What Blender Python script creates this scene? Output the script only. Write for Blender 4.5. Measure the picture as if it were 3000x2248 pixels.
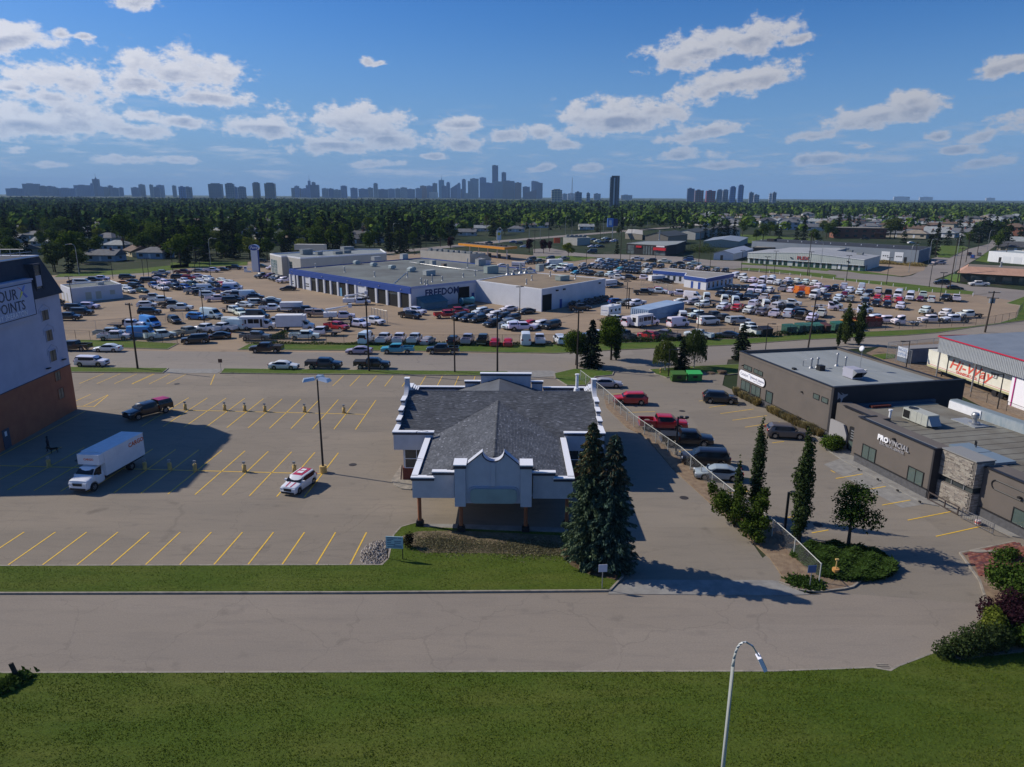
import bpy,math,random
import numpy as np
from mathutils import Vector,Matrix
random.seed(11)
for _o in list(bpy.data.objects):bpy.data.objects.remove(_o)
SC=bpy.context.scene
COL=SC.collection
R=math.radians

# ------------------------------------------------------------------ camera
CAM_H=28.0
PITCH,ROLL=R(14.76),R(0.36)
FPX,CXP,CYP=2079.1,1500.0,1124.0  # focal length and centre for a 3000 x 2248 survey frame
cam_data=bpy.data.cameras.new('camera')
cam_data.sensor_width=36.0
cam_data.lens=FPX/3000.0*36.0
cam_data.clip_start=0.5
cam_data.clip_end=60000.0
cam=bpy.data.objects.new('camera',cam_data)
COL.objects.link(cam)
_r=Vector((math.cos(ROLL),math.sin(ROLL)*math.sin(PITCH),math.sin(ROLL)*math.cos(PITCH)))
_u=Vector((-math.sin(ROLL),math.cos(ROLL)*math.sin(PITCH),math.cos(ROLL)*math.cos(PITCH)))
_b=Vector((0,-math.cos(PITCH),math.sin(PITCH)))
cam.matrix_world=Matrix(((_r.x,_u.x,_b.x,0),(_r.y,_u.y,_b.y,0),(_r.z,_u.z,_b.z,CAM_H),(0,0,0,1)))
SC.camera=cam

# ------------------------------------------------------------------ sun, sky, exposure
SUN_EL,SUN_AZ=37.0,161.0  # azimuth of the sun counter-clockwise from +X
sun_data=bpy.data.lights.new('sun','SUN')
sun_data.energy=4.6
sun_data.angle=R(0.53)
sun_data.color=(1.0,0.92,0.80)
sun=bpy.data.objects.new('sun',sun_data)
COL.objects.link(sun)
_sd=Vector((math.cos(R(SUN_AZ))*math.cos(R(SUN_EL)),math.sin(R(SUN_AZ))*math.cos(R(SUN_EL)),math.sin(R(SUN_EL))))
sun.rotation_euler=(-_sd).to_track_quat('-Z','Y').to_euler()
sun.location=(-60,40,120)

def ray(px,py):
    u=(px-CXP)/FPX;v=(CYP-py)/FPX
    u,v=u*math.cos(ROLL)-v*math.sin(ROLL),u*math.sin(ROLL)+v*math.cos(ROLL)
    return Vector((u,math.cos(PITCH)+v*math.sin(PITCH),-math.sin(PITCH)+v*math.cos(PITCH)))
def G(px,py,z=0.0):
    d=ray(px,py);t=(z-CAM_H)/d.z
    return Vector((d.x*t,d.y*t,z))
FR=dict(V=(0,0,.737333),L1=(150,740,4),L2=(680,700,4),L3=(1200,680,4),L4=(1650,680,4),L5=(2100,720,4),
          L6=(2447,640,3.9476),T1=(0,560,4),T2=(500,500,4),T3=(1050,460,4),T4=(1600,500,4),T5=(2100,500,4),
          T6=(2447,540,4),H1=(0,680,3.995),H2=(0,1000,4),R1=(2447,940,3.995),R2=(2447,1240,3.995),
          R3=(2263,1550,3.0014),R4=(2050,1380,3.995),B=(1050,1050,2.369),C1=(0,1050,1.9235),C3=(1700,1000,2.2112),
          C4=(2100,950,2.4578),K1=(0,0,2),K2=(947,0,2),K3=(1894,0,2),S1=(0,500,4),P=(0,0,1))
def W(k,x,y,z=0.0):
    """ground (or level z) position of a survey reading"""
    ox,oy,s=FR[k]
    return G(ox+x/s,oy+y/s,z)
def HT(k,b,t):
    """height of a point seen straight above a ground reading"""
    ox,oy,s=FR[k]
    g=W(k,*b);d=ray(ox+t[0]/s,oy+t[1]/s)
    return CAM_H+d.z*math.hypot(g.x,g.y)/math.hypot(d.x,d.y)

# ------------------------------------------------------------------ node helpers
def NT(tree):
    N,L=tree.nodes,tree.links
    def n(t,**kw):
        nd=N.new(t)
        ins=kw.pop('ins',{})
        for a,b in kw.items():setattr(nd,a,b)
        for a,b in ins.items():
            if isinstance(b,bpy.types.NodeSocket):L.new(b,nd.inputs[a])
            else:nd.inputs[a].default_value=b
        return nd
    return n
def math_n(n,op,a,b=0.0,c=None,clamp=False):
    ins={0:a,1:b}
    if c is not None:ins[2]=c
    return n('ShaderNodeMath',operation=op,use_clamp=clamp,ins=ins).outputs[0]
def vec_n(n,op,a,b=(0,0,0)):
    nd=n('ShaderNodeVectorMath',operation=op,ins={0:a,1:b})
    return nd.outputs['Value'] if op in('LENGTH','DOT_PRODUCT') else nd.outputs[0]
def mix_c(n,f,a,b,mode='MIX'):
    nd=n('ShaderNodeMix',data_type='RGBA',blend_type=mode)
    t=nd.id_data
    for i,v in((0,f),(6,a),(7,b)):
        if isinstance(v,bpy.types.NodeSocket):t.links.new(v,nd.inputs[i])
        elif i==0:nd.inputs[0].default_value=v
        else:nd.inputs[i].default_value=(*v[:3],1)
    return nd.outputs[2]
def ramp(n,f,stops):
    nd=n('ShaderNodeValToRGB',ins={0:f})
    cr=nd.color_ramp
    while len(cr.elements)<len(stops):cr.elements.new(0.5)
    for e,(p,c) in zip(cr.elements,stops):
        e.position=p;e.color=(c,c,c,1) if isinstance(c,(int,float)) else(*c[:3],1)
    return nd.outputs[0]

def make_world():
    w=bpy.data.worlds.new('World');SC.world=w;w.use_nodes=True
    w.node_tree.nodes.clear()
    n=NT(w.node_tree)
    sky=n('ShaderNodeTexSky',sky_type='NISHITA',sun_disc=False,sun_elevation=R(SUN_EL),sun_rotation=R(90-SUN_AZ),
            altitude=650.0,air_density=1.15,dust_density=0.9,ozone_density=3.2)
    tc=n('ShaderNodeTexCoord').outputs['Generated']
    el=math_n(n,'ARCSINE',n('ShaderNodeSeparateXYZ',ins={0:tc}).outputs[2])
    skyc=n('ShaderNodeHueSaturation',ins={'Saturation':1.35,'Value':1.0,'Color':sky.outputs[0]}).outputs[0]
    # the paler blue air towards the horizon
    lowf=n('ShaderNodeMapRange',interpolation_type='SMOOTHSTEP',ins={0:el,1:-.02,2:.24,3:.85,4:0.0}).outputs[0]
    skyc=mix_c(n,1.0,skyc,(.74,.98,1.38),'MULTIPLY')
    fin=mix_c(n,lowf,skyc,(2.2,4.3,8.2))
    bg=n('ShaderNodeBackground',ins={'Color':fin,'Strength':WORLD_STR})
    out=n('ShaderNodeOutputWorld',ins={0:bg.outputs[0]})
def make_clouds():
    """the cloud cover: a band of sky far outside everything, cloud where its field says so"""
    BK=[('K1',60,240,205,75,-.25),('K1',790,20,150,40,-.1),('K1',345,190,50,22,0),('K1',485,212,50,18,0),
          ('K1',400,470,250,100,0),('K1',330,580,180,55,0),('K1',100,515,80,22,0),('K1',1040,430,330,110,0),
          ('K1',820,490,160,50,0),('K1',1230,580,260,55,.05),('K1',130,730,260,100,0),('K1',480,720,200,100,0),
          ('K1',760,775,220,50,0),('K1',1080,720,140,38,0),('K1',860,685,130,34,0),
          ('K1',1560,760,250,60,0),('K1',2060,720,300,95,0),('K1',1980,860,280,55,0),
          ('K2',255,365,50,36,0),('K2',340,370,60,14,-.1),('K2',380,820,190,60,0),('K2',800,735,165,44,0),
          ('K2',790,845,190,52,0),('K2',1090,790,150,50,0),('K2',1300,785,110,44,0),('K2',1720,700,370,105,-.05),
          ('K2',1950,650,190,55,0),('K2',1390,850,125,34,0),
          ('K3',350,300,350,100,-.15),('K3',620,235,250,90,-.15),('K3',900,230,110,28,-.1),
          ('K3',500,500,390,85,-.18),('K3',300,790,260,48,-.15),('K3',200,915,230,32,-.05),
          ('K3',1370,690,300,70,-.15),('K3',1550,600,150,52,-.15),('K3',980,800,170,34,-.1),
          ('K3',2170,385,170,48,-.2),('K3',1720,805,75,30,-.15),('K3',1960,810,110,32,-.1),('K3',2190,730,120,60,0),
          ('K3',1830,885,120,26,0),('K3',1970,960,150,34,-.12),('K3',1275,860,60,20,0),('K3',1090,940,210,32,0),
          ('K3',920,940,60,46,-.4),('K3',430,970,210,24,0),('K1',750,935,160,34,0),('K1',330,965,110,22,0),
          ('K1',1060,940,120,26,0),('K2',300,965,190,30,0),('K2',1300,980,120,24,-.2),('K1',90,885,75,24,0),
          ('K2',1560,990,100,30,0),('K2',660,920,90,18,0)]
    rnd=random.Random(5)
    items=[]
    for k,x,y,a,b,t in BK:
        ox,oy,s=FR[k]
        d=ray(ox+x/s,oy+y/s).normalized()
        items.append((math.atan2(d.x,d.y),math.asin(d.z),a/s/FPX,b/s/FPX*1.15,t))
    for i in range(46):# the same sky goes on all round
        az=rnd.uniform(0.85,5.4);el=rnd.uniform(.03,.45)
        if az>math.pi:az-=2*math.pi
        items.append((az,el,rnd.uniform(.04,.09)*(1+el),rnd.uniform(.012,.03)*(1+el),rnd.uniform(-.1,.1)))
    A=np.concatenate([np.arange(-math.pi,-.85,.012),np.arange(-.85,.85,.0042),np.arange(.85,math.pi+.001,.012)])
    E=np.arange(-.002,.49,.0042)
    AZ,EL=np.meshgrid(A,E)
    def field(daz,del_):
        acc=np.full(AZ.shape,9.0)
        for az,el,ra,rb,t in items:
            dx,dy=AZ+daz-az,EL+del_-el
            x=dx*math.cos(t)-dy*math.sin(t);y=dx*math.sin(t)+dy*math.cos(t)
            y=np.where(y<0,y*1.35,y)  # flat bases
            d=np.sqrt((x/ra)**2+(y/rb)**2)
            k=.3;h=np.clip(.5+.5*(acc-d)/k,0,1)
            acc=acc*(1-h)+d*h-k*h*(1-h)
        return 1-acc
    f0,f1,fb=field(0,0),field(-.006,.011),field(0,-.012)
    RAD=42000.0
    V=np.stack([RAD*np.cos(EL)*np.sin(AZ),RAD*np.cos(EL)*np.cos(AZ),RAD*np.sin(EL)+CAM_H],-1).reshape(-1,3)
    nx=len(A);idx=np.arange(V.shape[0]).reshape(AZ.shape)
    q=np.stack([idx[:-1,:-1],idx[1:,:-1],idx[1:,1:],idx[:-1,1:]],-1).reshape(-1,4)
    keep=(np.maximum.reduce([f0.ravel()[q[:,i]] for i in range(4)])>-1.6) |(EL.ravel()[q[:,0]]<.13)
    q=q[keep]
    me=bpy.data.meshes.new('sky');me.from_pydata(V.tolist(),[],q.tolist())
    for nm,arr in(('f0',f0),('f1',f1),('fb',fb)):
        at=me.attributes.new(nm,'FLOAT','POINT');at.data.foreach_set('value',arr.ravel().astype(np.float32))
    m=bpy.data.materials.new('cloud_cover');m.use_nodes=True;m.node_tree.nodes.clear();n=NT(m.node_tree)
    at=lambda s_:n('ShaderNodeAttribute',attribute_name=s_).outputs['Fac']
    geo=n('ShaderNodeNewGeometry').outputs['Position']
    P=vec_n(n,'MULTIPLY',geo,(1/RAD,)*3)
    def fbm(off,sc,det,rough=.6):
        v=vec_n(n,'MULTIPLY',vec_n(n,'ADD',P,off),(1,1,1.7))
        return n('ShaderNodeTexNoise',ins={'Vector':v,'Scale':sc,'Detail':det,'Roughness':rough}).outputs['Fac']
    n1=fbm((0,0,0),30,9,.62);n2=fbm((-.005,0,.006),30,6,.62)
    dens0=math_n(n,'ADD',at('f0'),math_n(n,'MULTIPLY',math_n(n,'SUBTRACT',n1,.5),2.7))
    dens1=math_n(n,'ADD',at('f1'),math_n(n,'MULTIPLY',math_n(n,'SUBTRACT',n2,.5),2.7))
    cover=n('ShaderNodeMapRange',interpolation_type='SMOOTHSTEP',ins={0:dens0,1:-.06,2:.42,3:0.0,4:.96}).outputs[0]
    z=n('ShaderNodeSeparateXYZ',ins={0:P}).outputs[2]
    hz=n('ShaderNodeTexNoise',ins={'Vector':vec_n(n,'MULTIPLY',P,(12,12,80)),'Scale':1.0,'Detail':7.0,'Roughness':.62}).outputs['Fac']
    band=math_n(n,'MULTIPLY',n('ShaderNodeMapRange',ins={0:z,1:.005,2:.03,3:0.0,4:1.0}).outputs[0],
                  n('ShaderNodeMapRange',ins={0:z,1:.06,2:.125,3:1.0,4:0.0}).outputs[0])
    low=math_n(n,'MULTIPLY',band,n('ShaderNodeMapRange',interpolation_type='SMOOTHSTEP',ins={0:hz,1:.5,2:.7,3:0.0,4:.4}).outputs[0])
    lit=n('ShaderNodeMapRange',interpolation_type='SMOOTHSTEP',ins={0:math_n(n,'SUBTRACT',dens0,dens1),1:-.25,2:.55,3:0.0,4:1.0}).outputs[0]
    thick=n('ShaderNodeMapRange',ins={0:dens0,1:.25,2:1.1,3:0.0,4:1.0}).outputs[0]
    under=n('ShaderNodeMapRange',interpolation_type='SMOOTHSTEP',ins={0:math_n(n,'SUBTRACT',at('f0'),at('fb')),1:.02,2:.5,3:0.0,4:.85}).outputs[0]
    shade=math_n(n,'MULTIPLY',thick,math_n(n,'MAXIMUM',math_n(n,'SUBTRACT',1.0,lit),under))
    xx=n('ShaderNodeSeparateXYZ',ins={0:P}).outputs[0]
    dim=n('ShaderNodeMapRange',ins={0:xx,1:-.6,2:.6,3:1.0,4:.6}).outputs[0]  # clouds nearer the sun's side are brighter
    cc=mix_c(n,shade,(10.4,10.6,11.6),(3.9,4.7,6.9))
    cc=mix_c(n,1.0,cc,n('ShaderNodeCombineColor',ins={0:dim,1:dim,2:dim}).outputs[0],'MULTIPLY')
    cover=math_n(n,'MULTIPLY',cover,n('ShaderNodeMapRange',ins={0:z,1:.02,2:.12,3:.45,4:1.0}).outputs[0])
    alpha=math_n(n,'MAXIMUM',cover,low)
    em=n('ShaderNodeEmission',ins={0:cc,1:WORLD_STR}).outputs[0]
    tr=n('ShaderNodeBsdfTransparent').outputs[0]
    mx=n('ShaderNodeMixShader',ins={0:alpha,1:tr,2:em}).outputs[0]
    n('ShaderNodeOutputMaterial',ins={0:mx})
    m.cycles.emission_sampling='NONE'
    me.materials.append(m)
    o=bpy.data.objects.new('sky',me);COL.objects.link(o);o['kind']='structure'
WORLD_STR=0.074
make_world()
make_clouds()
SC.view_settings.view_transform='Standard'
SC.view_settings.look='None'
SC.view_settings.gamma=1.0
SC.view_settings.exposure=0.0
SC.view_settings.use_curve_mapping=False
SC.render.engine='CYCLES'
SC.cycles.volume_step_rate=1.0
SC.cycles.max_bounces=6
SC.cycles.transparent_max_bounces=12

# ------------------------------------------------------------------ materials
MT={}
def mat(name,color=(.5,.5,.5),rough=.75,metal=0.0,noise=0.0,scale=1.0,bump=0.0,bscale=20.0,color2=None,spec=.35,coords='Object',stretch=(1,1,1),detail=5.0,emit=None,coat=0.0,contrast=(.35,.65)):
    if name in MT:return MT[name]
    m=bpy.data.materials.new(name);m.use_nodes=True
    m.node_tree.nodes.clear()
    n=NT(m.node_tree)
    b=n('ShaderNodeBsdfPrincipled',ins={'Base Color':(*color,1),'Roughness':rough,'Metallic':metal,'Specular IOR Level':spec,'Coat Weight':coat})
    n('ShaderNodeOutputMaterial',ins={0:b.outputs[0]})
    if noise>0 or color2:
        tc=n('ShaderNodeTexCoord').outputs[coords]
        v=vec_n(n,'MULTIPLY',tc,stretch)
        t=n('ShaderNodeTexNoise',ins={'Vector':v,'Scale':scale,'Detail':detail,'Roughness':.6}).outputs['Fac']
        f=n('ShaderNodeMapRange',ins={0:t,1:contrast[0],2:contrast[1],3:0.0,4:1.0}).outputs[0]
        c2=color2 or tuple(c*(1-noise) for c in color)
        m.node_tree.links.new(mix_c(n,f,color,c2),b.inputs['Base Color'])
        if bump>0:
            t2=n('ShaderNodeTexNoise',ins={'Vector':tc,'Scale':bscale,'Detail':4.0}).outputs['Fac']
            bp=n('ShaderNodeBump',ins={'Strength':bump,'Distance':.05,'Height':t2})
            m.node_tree.links.new(bp.outputs[0],b.inputs['Normal'])
    if emit:
        b.inputs['Emission Color'].default_value=(*emit[:3],1);b.inputs['Emission Strength'].default_value=emit[3]
    MT[name]=m
    return m
def mat_objcolor(name,rough=.3,coat=.6,var=0.0,scale=3.0,metal=0.0,spec=.5,dirt=0.0):
    """takes its colour from the object it is on"""
    if name in MT:return MT[name]
    m=bpy.data.materials.new(name);m.use_nodes=True
    m.node_tree.nodes.clear()
    n=NT(m.node_tree)
    oi=n('ShaderNodeObjectInfo')
    c=oi.outputs['Color']
    if var>0:
        tc=n('ShaderNodeTexCoord').outputs['Object']
        t=n('ShaderNodeTexNoise',ins={'Vector':tc,'Scale':scale,'Detail':5.0}).outputs['Fac']
        k=n('ShaderNodeMapRange',ins={0:t,1:.3,2:.7,3:1-var,4:1+var*.5}).outputs[0]
        c=mix_c(n,1.0,c,n('ShaderNodeCombineColor',ins={0:k,1:k,2:k}).outputs[0],'MULTIPLY')
    if dirt>0:
        g=n('ShaderNodeSeparateXYZ',ins={0:n('ShaderNodeTexCoord').outputs['Object']}).outputs[2]
        f=n('ShaderNodeMapRange',ins={0:g,1:.25,2:.8,3:dirt,4:0.0}).outputs[0]
        c=mix_c(n,f,c,(.16,.13,.1))
    b=n('ShaderNodeBsdfPrincipled',ins={'Base Color':c,'Roughness':rough,'Metallic':metal,'Specular IOR Level':spec,'Coat Weight':coat,'Coat Roughness':.05})
    n('ShaderNodeOutputMaterial',ins={0:b.outputs[0]})
    MT[name]=m
    return m

# ------------------------------------------------------------------ mesh builder
class MB:
    def __init__(s):s.v=[];s.f=[];s.m=[]
    def add(s,vs,fs,mi=0):
        o=len(s.v);s.v.extend([tuple(v) for v in vs])
        for f in fs:s.f.append(tuple(i+o for i in f));s.m.append(mi)
    def quad(s,a,b,c,d,mi=0):s.add([a,b,c,d],[(0,1,2,3)],mi)
    def poly(s,pts,mi=0):s.add(pts,[tuple(range(len(pts)))],mi)
    def box(s,x0,x1,y0,y1,z0,z1,mi=0,top=None):
        v=[(x0,y0,z0),(x1,y0,z0),(x1,y1,z0),(x0,y1,z0),(x0,y0,z1),(x1,y0,z1),(x1,y1,z1),(x0,y1,z1)]
        s.add(v,[(0,3,2,1),(0,1,5,4),(1,2,6,5),(2,3,7,6),(3,0,4,7)],mi)
        s.add(v[4:],[(0,1,2,3)],mi if top is None else top)
    def obox(s,cx,cy,ang,lx,ly,z0,z1,mi=0):
        ca,sa=math.cos(ang),math.sin(ang)
        P=[(cx+x*ca-y*sa,cy+x*sa+y*ca) for x,y in((-lx/2,-ly/2),(lx/2,-ly/2),(lx/2,ly/2),(-lx/2,ly/2))]
        s.prism(P,z0,z1,mi)
    def prism(s,P,z0,z1,mi=0,top=None):
        n=len(P)
        a=sum(P[i][0]*P[(i+1)%n][1]-P[(i+1)%n][0]*P[i][1] for i in range(n))
        if a<0:P=P[::-1]
        zz0=z0 if hasattr(z0,'__len__') else[z0]*n
        zz1=z1 if hasattr(z1,'__len__') else[z1]*n
        v=[(p[0],p[1],zz0[i]) for i,p in enumerate(P)]+[(p[0],p[1],zz1[i]) for i,p in enumerate(P)]
        s.add(v,[tuple(range(n-1,-1,-1))]+[(i,(i+1)%n,n+(i+1)%n,n+i) for i in range(n)],mi)
        s.add(v[n:],[tuple(range(n))],mi if top is None else top)
    def xprism(s,P,axis,a0,a1,mi=0):
        """extrude polygon given in the plane perpendicular to axis (0: y,z  1: x,z)"""
        n=len(P)
        def mk(a):return[((a,p[0],p[1]) if axis==0 else(p[0],a,p[1])) for p in P]
        v=mk(a0)+mk(a1)
        s.add(v,[tuple(range(n-1,-1,-1)),tuple(range(n,2*n))]+[(i,(i+1)%n,n+(i+1)%n,n+i) for i in range(n)],mi)
    def tube(s,pts,r,n=6,mi=0,caps=True):
        pts=[Vector(p) for p in pts]
        rr=r if hasattr(r,'__len__') else[r]*len(pts)
        o=len(s.v);ref=None
        for i,p in enumerate(pts):
            t=(pts[min(i+1,len(pts)-1)]-pts[max(i-1,0)])
            t=t.normalized() if t.length>1e-9 else Vector((0,0,1))
            if ref is None:ref=Vector((1,0,0)) if abs(t.x)<.9 else Vector((0,1,0))
            a=t.cross(ref)
            if a.length<1e-6:a=t.cross(Vector((0,1,0)))
            a.normalize();b=t.cross(a);ref=b.cross(t)*1.0
            ref=a.cross(t) if False else ref
            for k in range(n):
                w=2*math.pi*k/n
                s.v.append(tuple(p+(a*math.cos(w)+b*math.sin(w))*rr[i]))
        for i in range(len(pts)-1):
            for k in range(n):
                k2=(k+1)%n
                s.f.append((o+i*n+k,o+i*n+k2,o+(i+1)*n+k2,o+(i+1)*n+k));s.m.append(mi)
        if caps:
            s.f.append(tuple(o+k for k in range(n-1,-1,-1)));s.m.append(mi)
            s.f.append(tuple(o+(len(pts)-1)*n+k for k in range(n)));s.m.append(mi)
    def cyl(s,x,y,z0,z1,r,n=12,mi=0,r2=None):
        r2=r if r2 is None else r2
        v=[(x+r*math.cos(2*math.pi*k/n),y+r*math.sin(2*math.pi*k/n),z0) for k in range(n)]
        v+=[(x+r2*math.cos(2*math.pi*k/n),y+r2*math.sin(2*math.pi*k/n),z1) for k in range(n)]
        s.add(v,[tuple(range(n-1,-1,-1)),tuple(range(n,2*n))]+[(k,(k+1)%n,n+(k+1)%n,n+k) for k in range(n)],mi)
    def ycyl(s,x,y0,y1,z,r,n=14,mi=0):
        v=[(x+r*math.cos(2*math.pi*k/n),y0,z+r*math.sin(2*math.pi*k/n)) for k in range(n)]
        v+=[(x+r*math.cos(2*math.pi*k/n),y1,z+r*math.sin(2*math.pi*k/n)) for k in range(n)]
        s.add(v,[tuple(range(n)),tuple(range(2*n-1,n-1,-1))]+[(k,n+k,n+(k+1)%n,(k+1)%n) for k in range(n)],mi)
    def mesh(s,name,mats,smooth=False):
        me=bpy.data.meshes.new(name)
        me.from_pydata(s.v,[],s.f)
        for m in(mats if isinstance(mats,(list,tuple)) else[mats]):me.materials.append(m)
        if any(s.m):me.polygons.foreach_set('material_index',s.m)
        if smooth:
            me.polygons.foreach_set('use_smooth',[True]*len(s.f))
            try:me.set_sharp_from_angle(angle=R(35))
            except Exception:pass
        me.update()
        return me
    def build(s,name,mats,parent=None,smooth=False,color=None):
        return link(name,s.mesh(name,mats,smooth),parent,color)

def link(name,me,parent=None,color=None):
    o=bpy.data.objects.new(name,me);COL.objects.link(o)
    if parent:o.parent=parent
    if color:o.color=(*color[:3],1)
    return o
def tag(o,label,cat,group=None):
    o['label']=label;o['category']=cat
    if group:o['group']=group
    return o
def thing(name,label,cat,loc=(0,0,0),rz=0.0,group=None):
    o=bpy.data.objects.new(name,None);COL.objects.link(o)
    o.location=loc;o.rotation_euler=(0,0,rz);o.empty_display_size=.5
    return tag(o,label,cat,group)
def struct(o,kind='structure'):
    o['kind']=kind;return o
def kids(o):return KIDS.get(o.name,[])
KIDS={}
def index_kids():
    KIDS.clear()
    for o in bpy.data.objects:
        if o.parent:KIDS.setdefault(o.parent.name,[]).append(o)
def copy_tree(src,loc,rz,label,group=None,color=None,scale=None,cat=None):
    r=src.copy();COL.objects.link(r)
    r.location=loc;r.rotation_euler=(0,0,rz);r['label']=label
    if group:r['group']=group
    if cat:r['category']=cat
    if scale:r.scale=scale if hasattr(scale,'__len__') else(scale,)*3
    def rec(a,b):
        for ch in kids(a):
            c=ch.copy();COL.objects.link(c);c.parent=b
            if color and ch.get('painted'):c.color=(*color[:3],1)
            rec(ch,c)
    rec(src,r)
    if color and src.type=='MESH':r.color=(*color[:3],1)
    return r
def text_obj(name,body,size,material,parent,matrix,extrude=.02,bold=0.0,align='LEFT',sx=1.0,shear=0.0):
    cu=bpy.data.curves.new(name,'FONT');cu.body=body;cu.size=size;cu.extrude=extrude
    cu.offset=bold;cu.align_x=align;cu.shear=shear;cu.resolution_u=2
    t=bpy.data.objects.new('tmp_text',cu);COL.objects.link(t)
    dg=bpy.context.evaluated_depsgraph_get()
    me=bpy.data.meshes.new_from_object(t.evaluated_get(dg));me.name=name
    bpy.data.objects.remove(t);bpy.data.curves.remove(cu)
    me.materials.clear();me.materials.append(material)
    if sx!=1.0:me.transform(Matrix.Diagonal((sx,1,1,1)))
    o=link(name,me,parent);o.matrix_local=matrix
    return o
def face_matrix(origin,right,up=(0,0,1)):
    r=Vector(right).normalized();u=Vector(up).normalized();nn=r.cross(u)
    o=Vector(origin)
    return Matrix(((r.x,u.x,nn.x,o.x),(r.y,u.y,nn.y,o.y),(r.z,u.z,nn.z,o.z),(0,0,0,1)))
def bezier(p0,p1,p2,n=8):
    p0,p1,p2=Vector(p0),Vector(p1),Vector(p2)
    return[p0*(1-t)**2+p1*2*t*(1-t)+p2*t*t for t in(i/n for i in range(n+1))]
# ================================================================== ground
def ordn(n):
    w=['','first','second','third','fourth','fifth','sixth','seventh','eighth','ninth','tenth','eleventh','twelfth']
    return w[n] if n<=12 else f"{n}{'th' if 10 <= n % 100 <= 20 else {1: 'st', 2: 'nd', 3: 'rd'}.get(n % 10, 'th')}"
def in_poly(x,y,P):
    c=False;j=len(P)-1
    for i in range(len(P)):
        if(P[i][1]>y)!=(P[j][1]>y) and x<(P[j][0]-P[i][0])*(y-P[i][1])/(P[j][1]-P[i][1])+P[i][0]:c=not c
        j=i
    return c
def on_wall(k,px,py,origin,ang,off=0.0):
    """(distance along, height) of a reading on the vertical plane through origin (+off inwards) running along ang"""
    ox,oy,s=FR[k]
    d=ray(ox+px/s,oy+py/s)
    u=Vector((math.cos(ang),math.sin(ang)));n=Vector((-u.y,u.x))
    o=Vector(origin[:2])+n*off
    t=o.dot(n)/Vector(d[:2]).dot(n)
    p=Vector((d.x*t,d.y*t))
    return((p-Vector(origin[:2])).dot(u),CAM_H+d.z*t)

def asphalt(name,base,dark,warm,crack=.5,sc=1.0):
    m=bpy.data.materials.new(name);m.use_nodes=True
    m.node_tree.nodes.clear();n=NT(m.node_tree)
    tc=n('ShaderNodeTexCoord').outputs['Object']
    big=n('ShaderNodeTexNoise',ins={'Vector':vec_n(n,'MULTIPLY',tc,(.5,1.3,1)),'Scale':.09*sc,'Detail':7.0,'Roughness':.62}).outputs['Fac']
    mid=n('ShaderNodeTexNoise',ins={'Vector':vec_n(n,'MULTIPLY',tc,(.35,2.2,1)),'Scale':.55*sc,'Detail':6.0,'Roughness':.7}).outputs['Fac']
    fine=n('ShaderNodeTexNoise',ins={'Vector':tc,'Scale':9.0,'Detail':4.0,'Roughness':.8}).outputs['Fac']
    c=mix_c(n,n('ShaderNodeMapRange',ins={0:big,1:.38,2:.66,3:0.0,4:1.0}).outputs[0],base,warm)
    c=mix_c(n,n('ShaderNodeMapRange',ins={0:mid,1:.5,2:.72,3:0.0,4:.5}).outputs[0],c,dark)
    st=n('ShaderNodeTexNoise',ins={'Vector':tc,'Scale':.33,'Detail':3.0}).outputs['Fac']
    c=mix_c(n,n('ShaderNodeMapRange',ins={0:st,1:.66,2:.78,3:0.0,4:.55}).outputs[0],c,tuple(x*.62 for x in dark))
    pv=n('ShaderNodeTexVoronoi',distance='CHEBYCHEV',ins={'Vector':vec_n(n,'MULTIPLY',tc,(.5,1,1)),'Scale':.085}).outputs['Color']
    pk=n('ShaderNodeMapRange',ins={0:n('ShaderNodeSeparateXYZ',ins={0:pv}).outputs[0],1:.0,2:1.0,3:.93,4:1.05}).outputs[0]
    c=mix_c(n,1.0,c,n('ShaderNodeCombineColor',ins={0:pk,1:pk,2:pk}).outputs[0],'MULTIPLY')
    oil=n('ShaderNodeTexVoronoi',ins={'Vector':tc,'Scale':.34}).outputs['Distance']
    c=mix_c(n,math_n(n,'MULTIPLY',n('ShaderNodeMapRange',ins={0:oil,1:.04,2:.14,3:.28,4:0.0}).outputs[0],n('ShaderNodeMapRange',ins={0:fine,1:.35,2:.6,3:0.0,4:1.0}).outputs[0]),c,(.05,.045,.04))
    # cracks: thin lines between cells, only in places
    vv=vec_n(n,'ADD',tc,vec_n(n,'MULTIPLY',n('ShaderNodeTexNoise',ins={'Vector':tc,'Scale':.6,'Detail':4.0}).outputs['Color'],(2.2,2.2,0)))
    vo=n('ShaderNodeTexVoronoi',feature='DISTANCE_TO_EDGE',ins={'Vector':vv,'Scale':.11}).outputs['Distance']
    ck=n('ShaderNodeMapRange',ins={0:vo,1:.0,2:.006,3:crack,4:0.0}).outputs[0]
    c=mix_c(n,ck,c,(.028,.026,.024))
    k=n('ShaderNodeMapRange',ins={0:fine,1:.3,2:.7,3:.86,4:1.12}).outputs[0]
    c=mix_c(n,1.0,c,n('ShaderNodeCombineColor',ins={0:k,1:k,2:k}).outputs[0],'MULTIPLY')
    bp=n('ShaderNodeBump',ins={'Strength':.25,'Distance':.02,'Height':fine})
    b=n('ShaderNodeBsdfPrincipled',ins={'Base Color':c,'Roughness':.88,'Specular IOR Level':.22,'Normal':bp.outputs[0]})
    n('ShaderNodeOutputMaterial',ins={0:b.outputs[0]})
    return m
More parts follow.
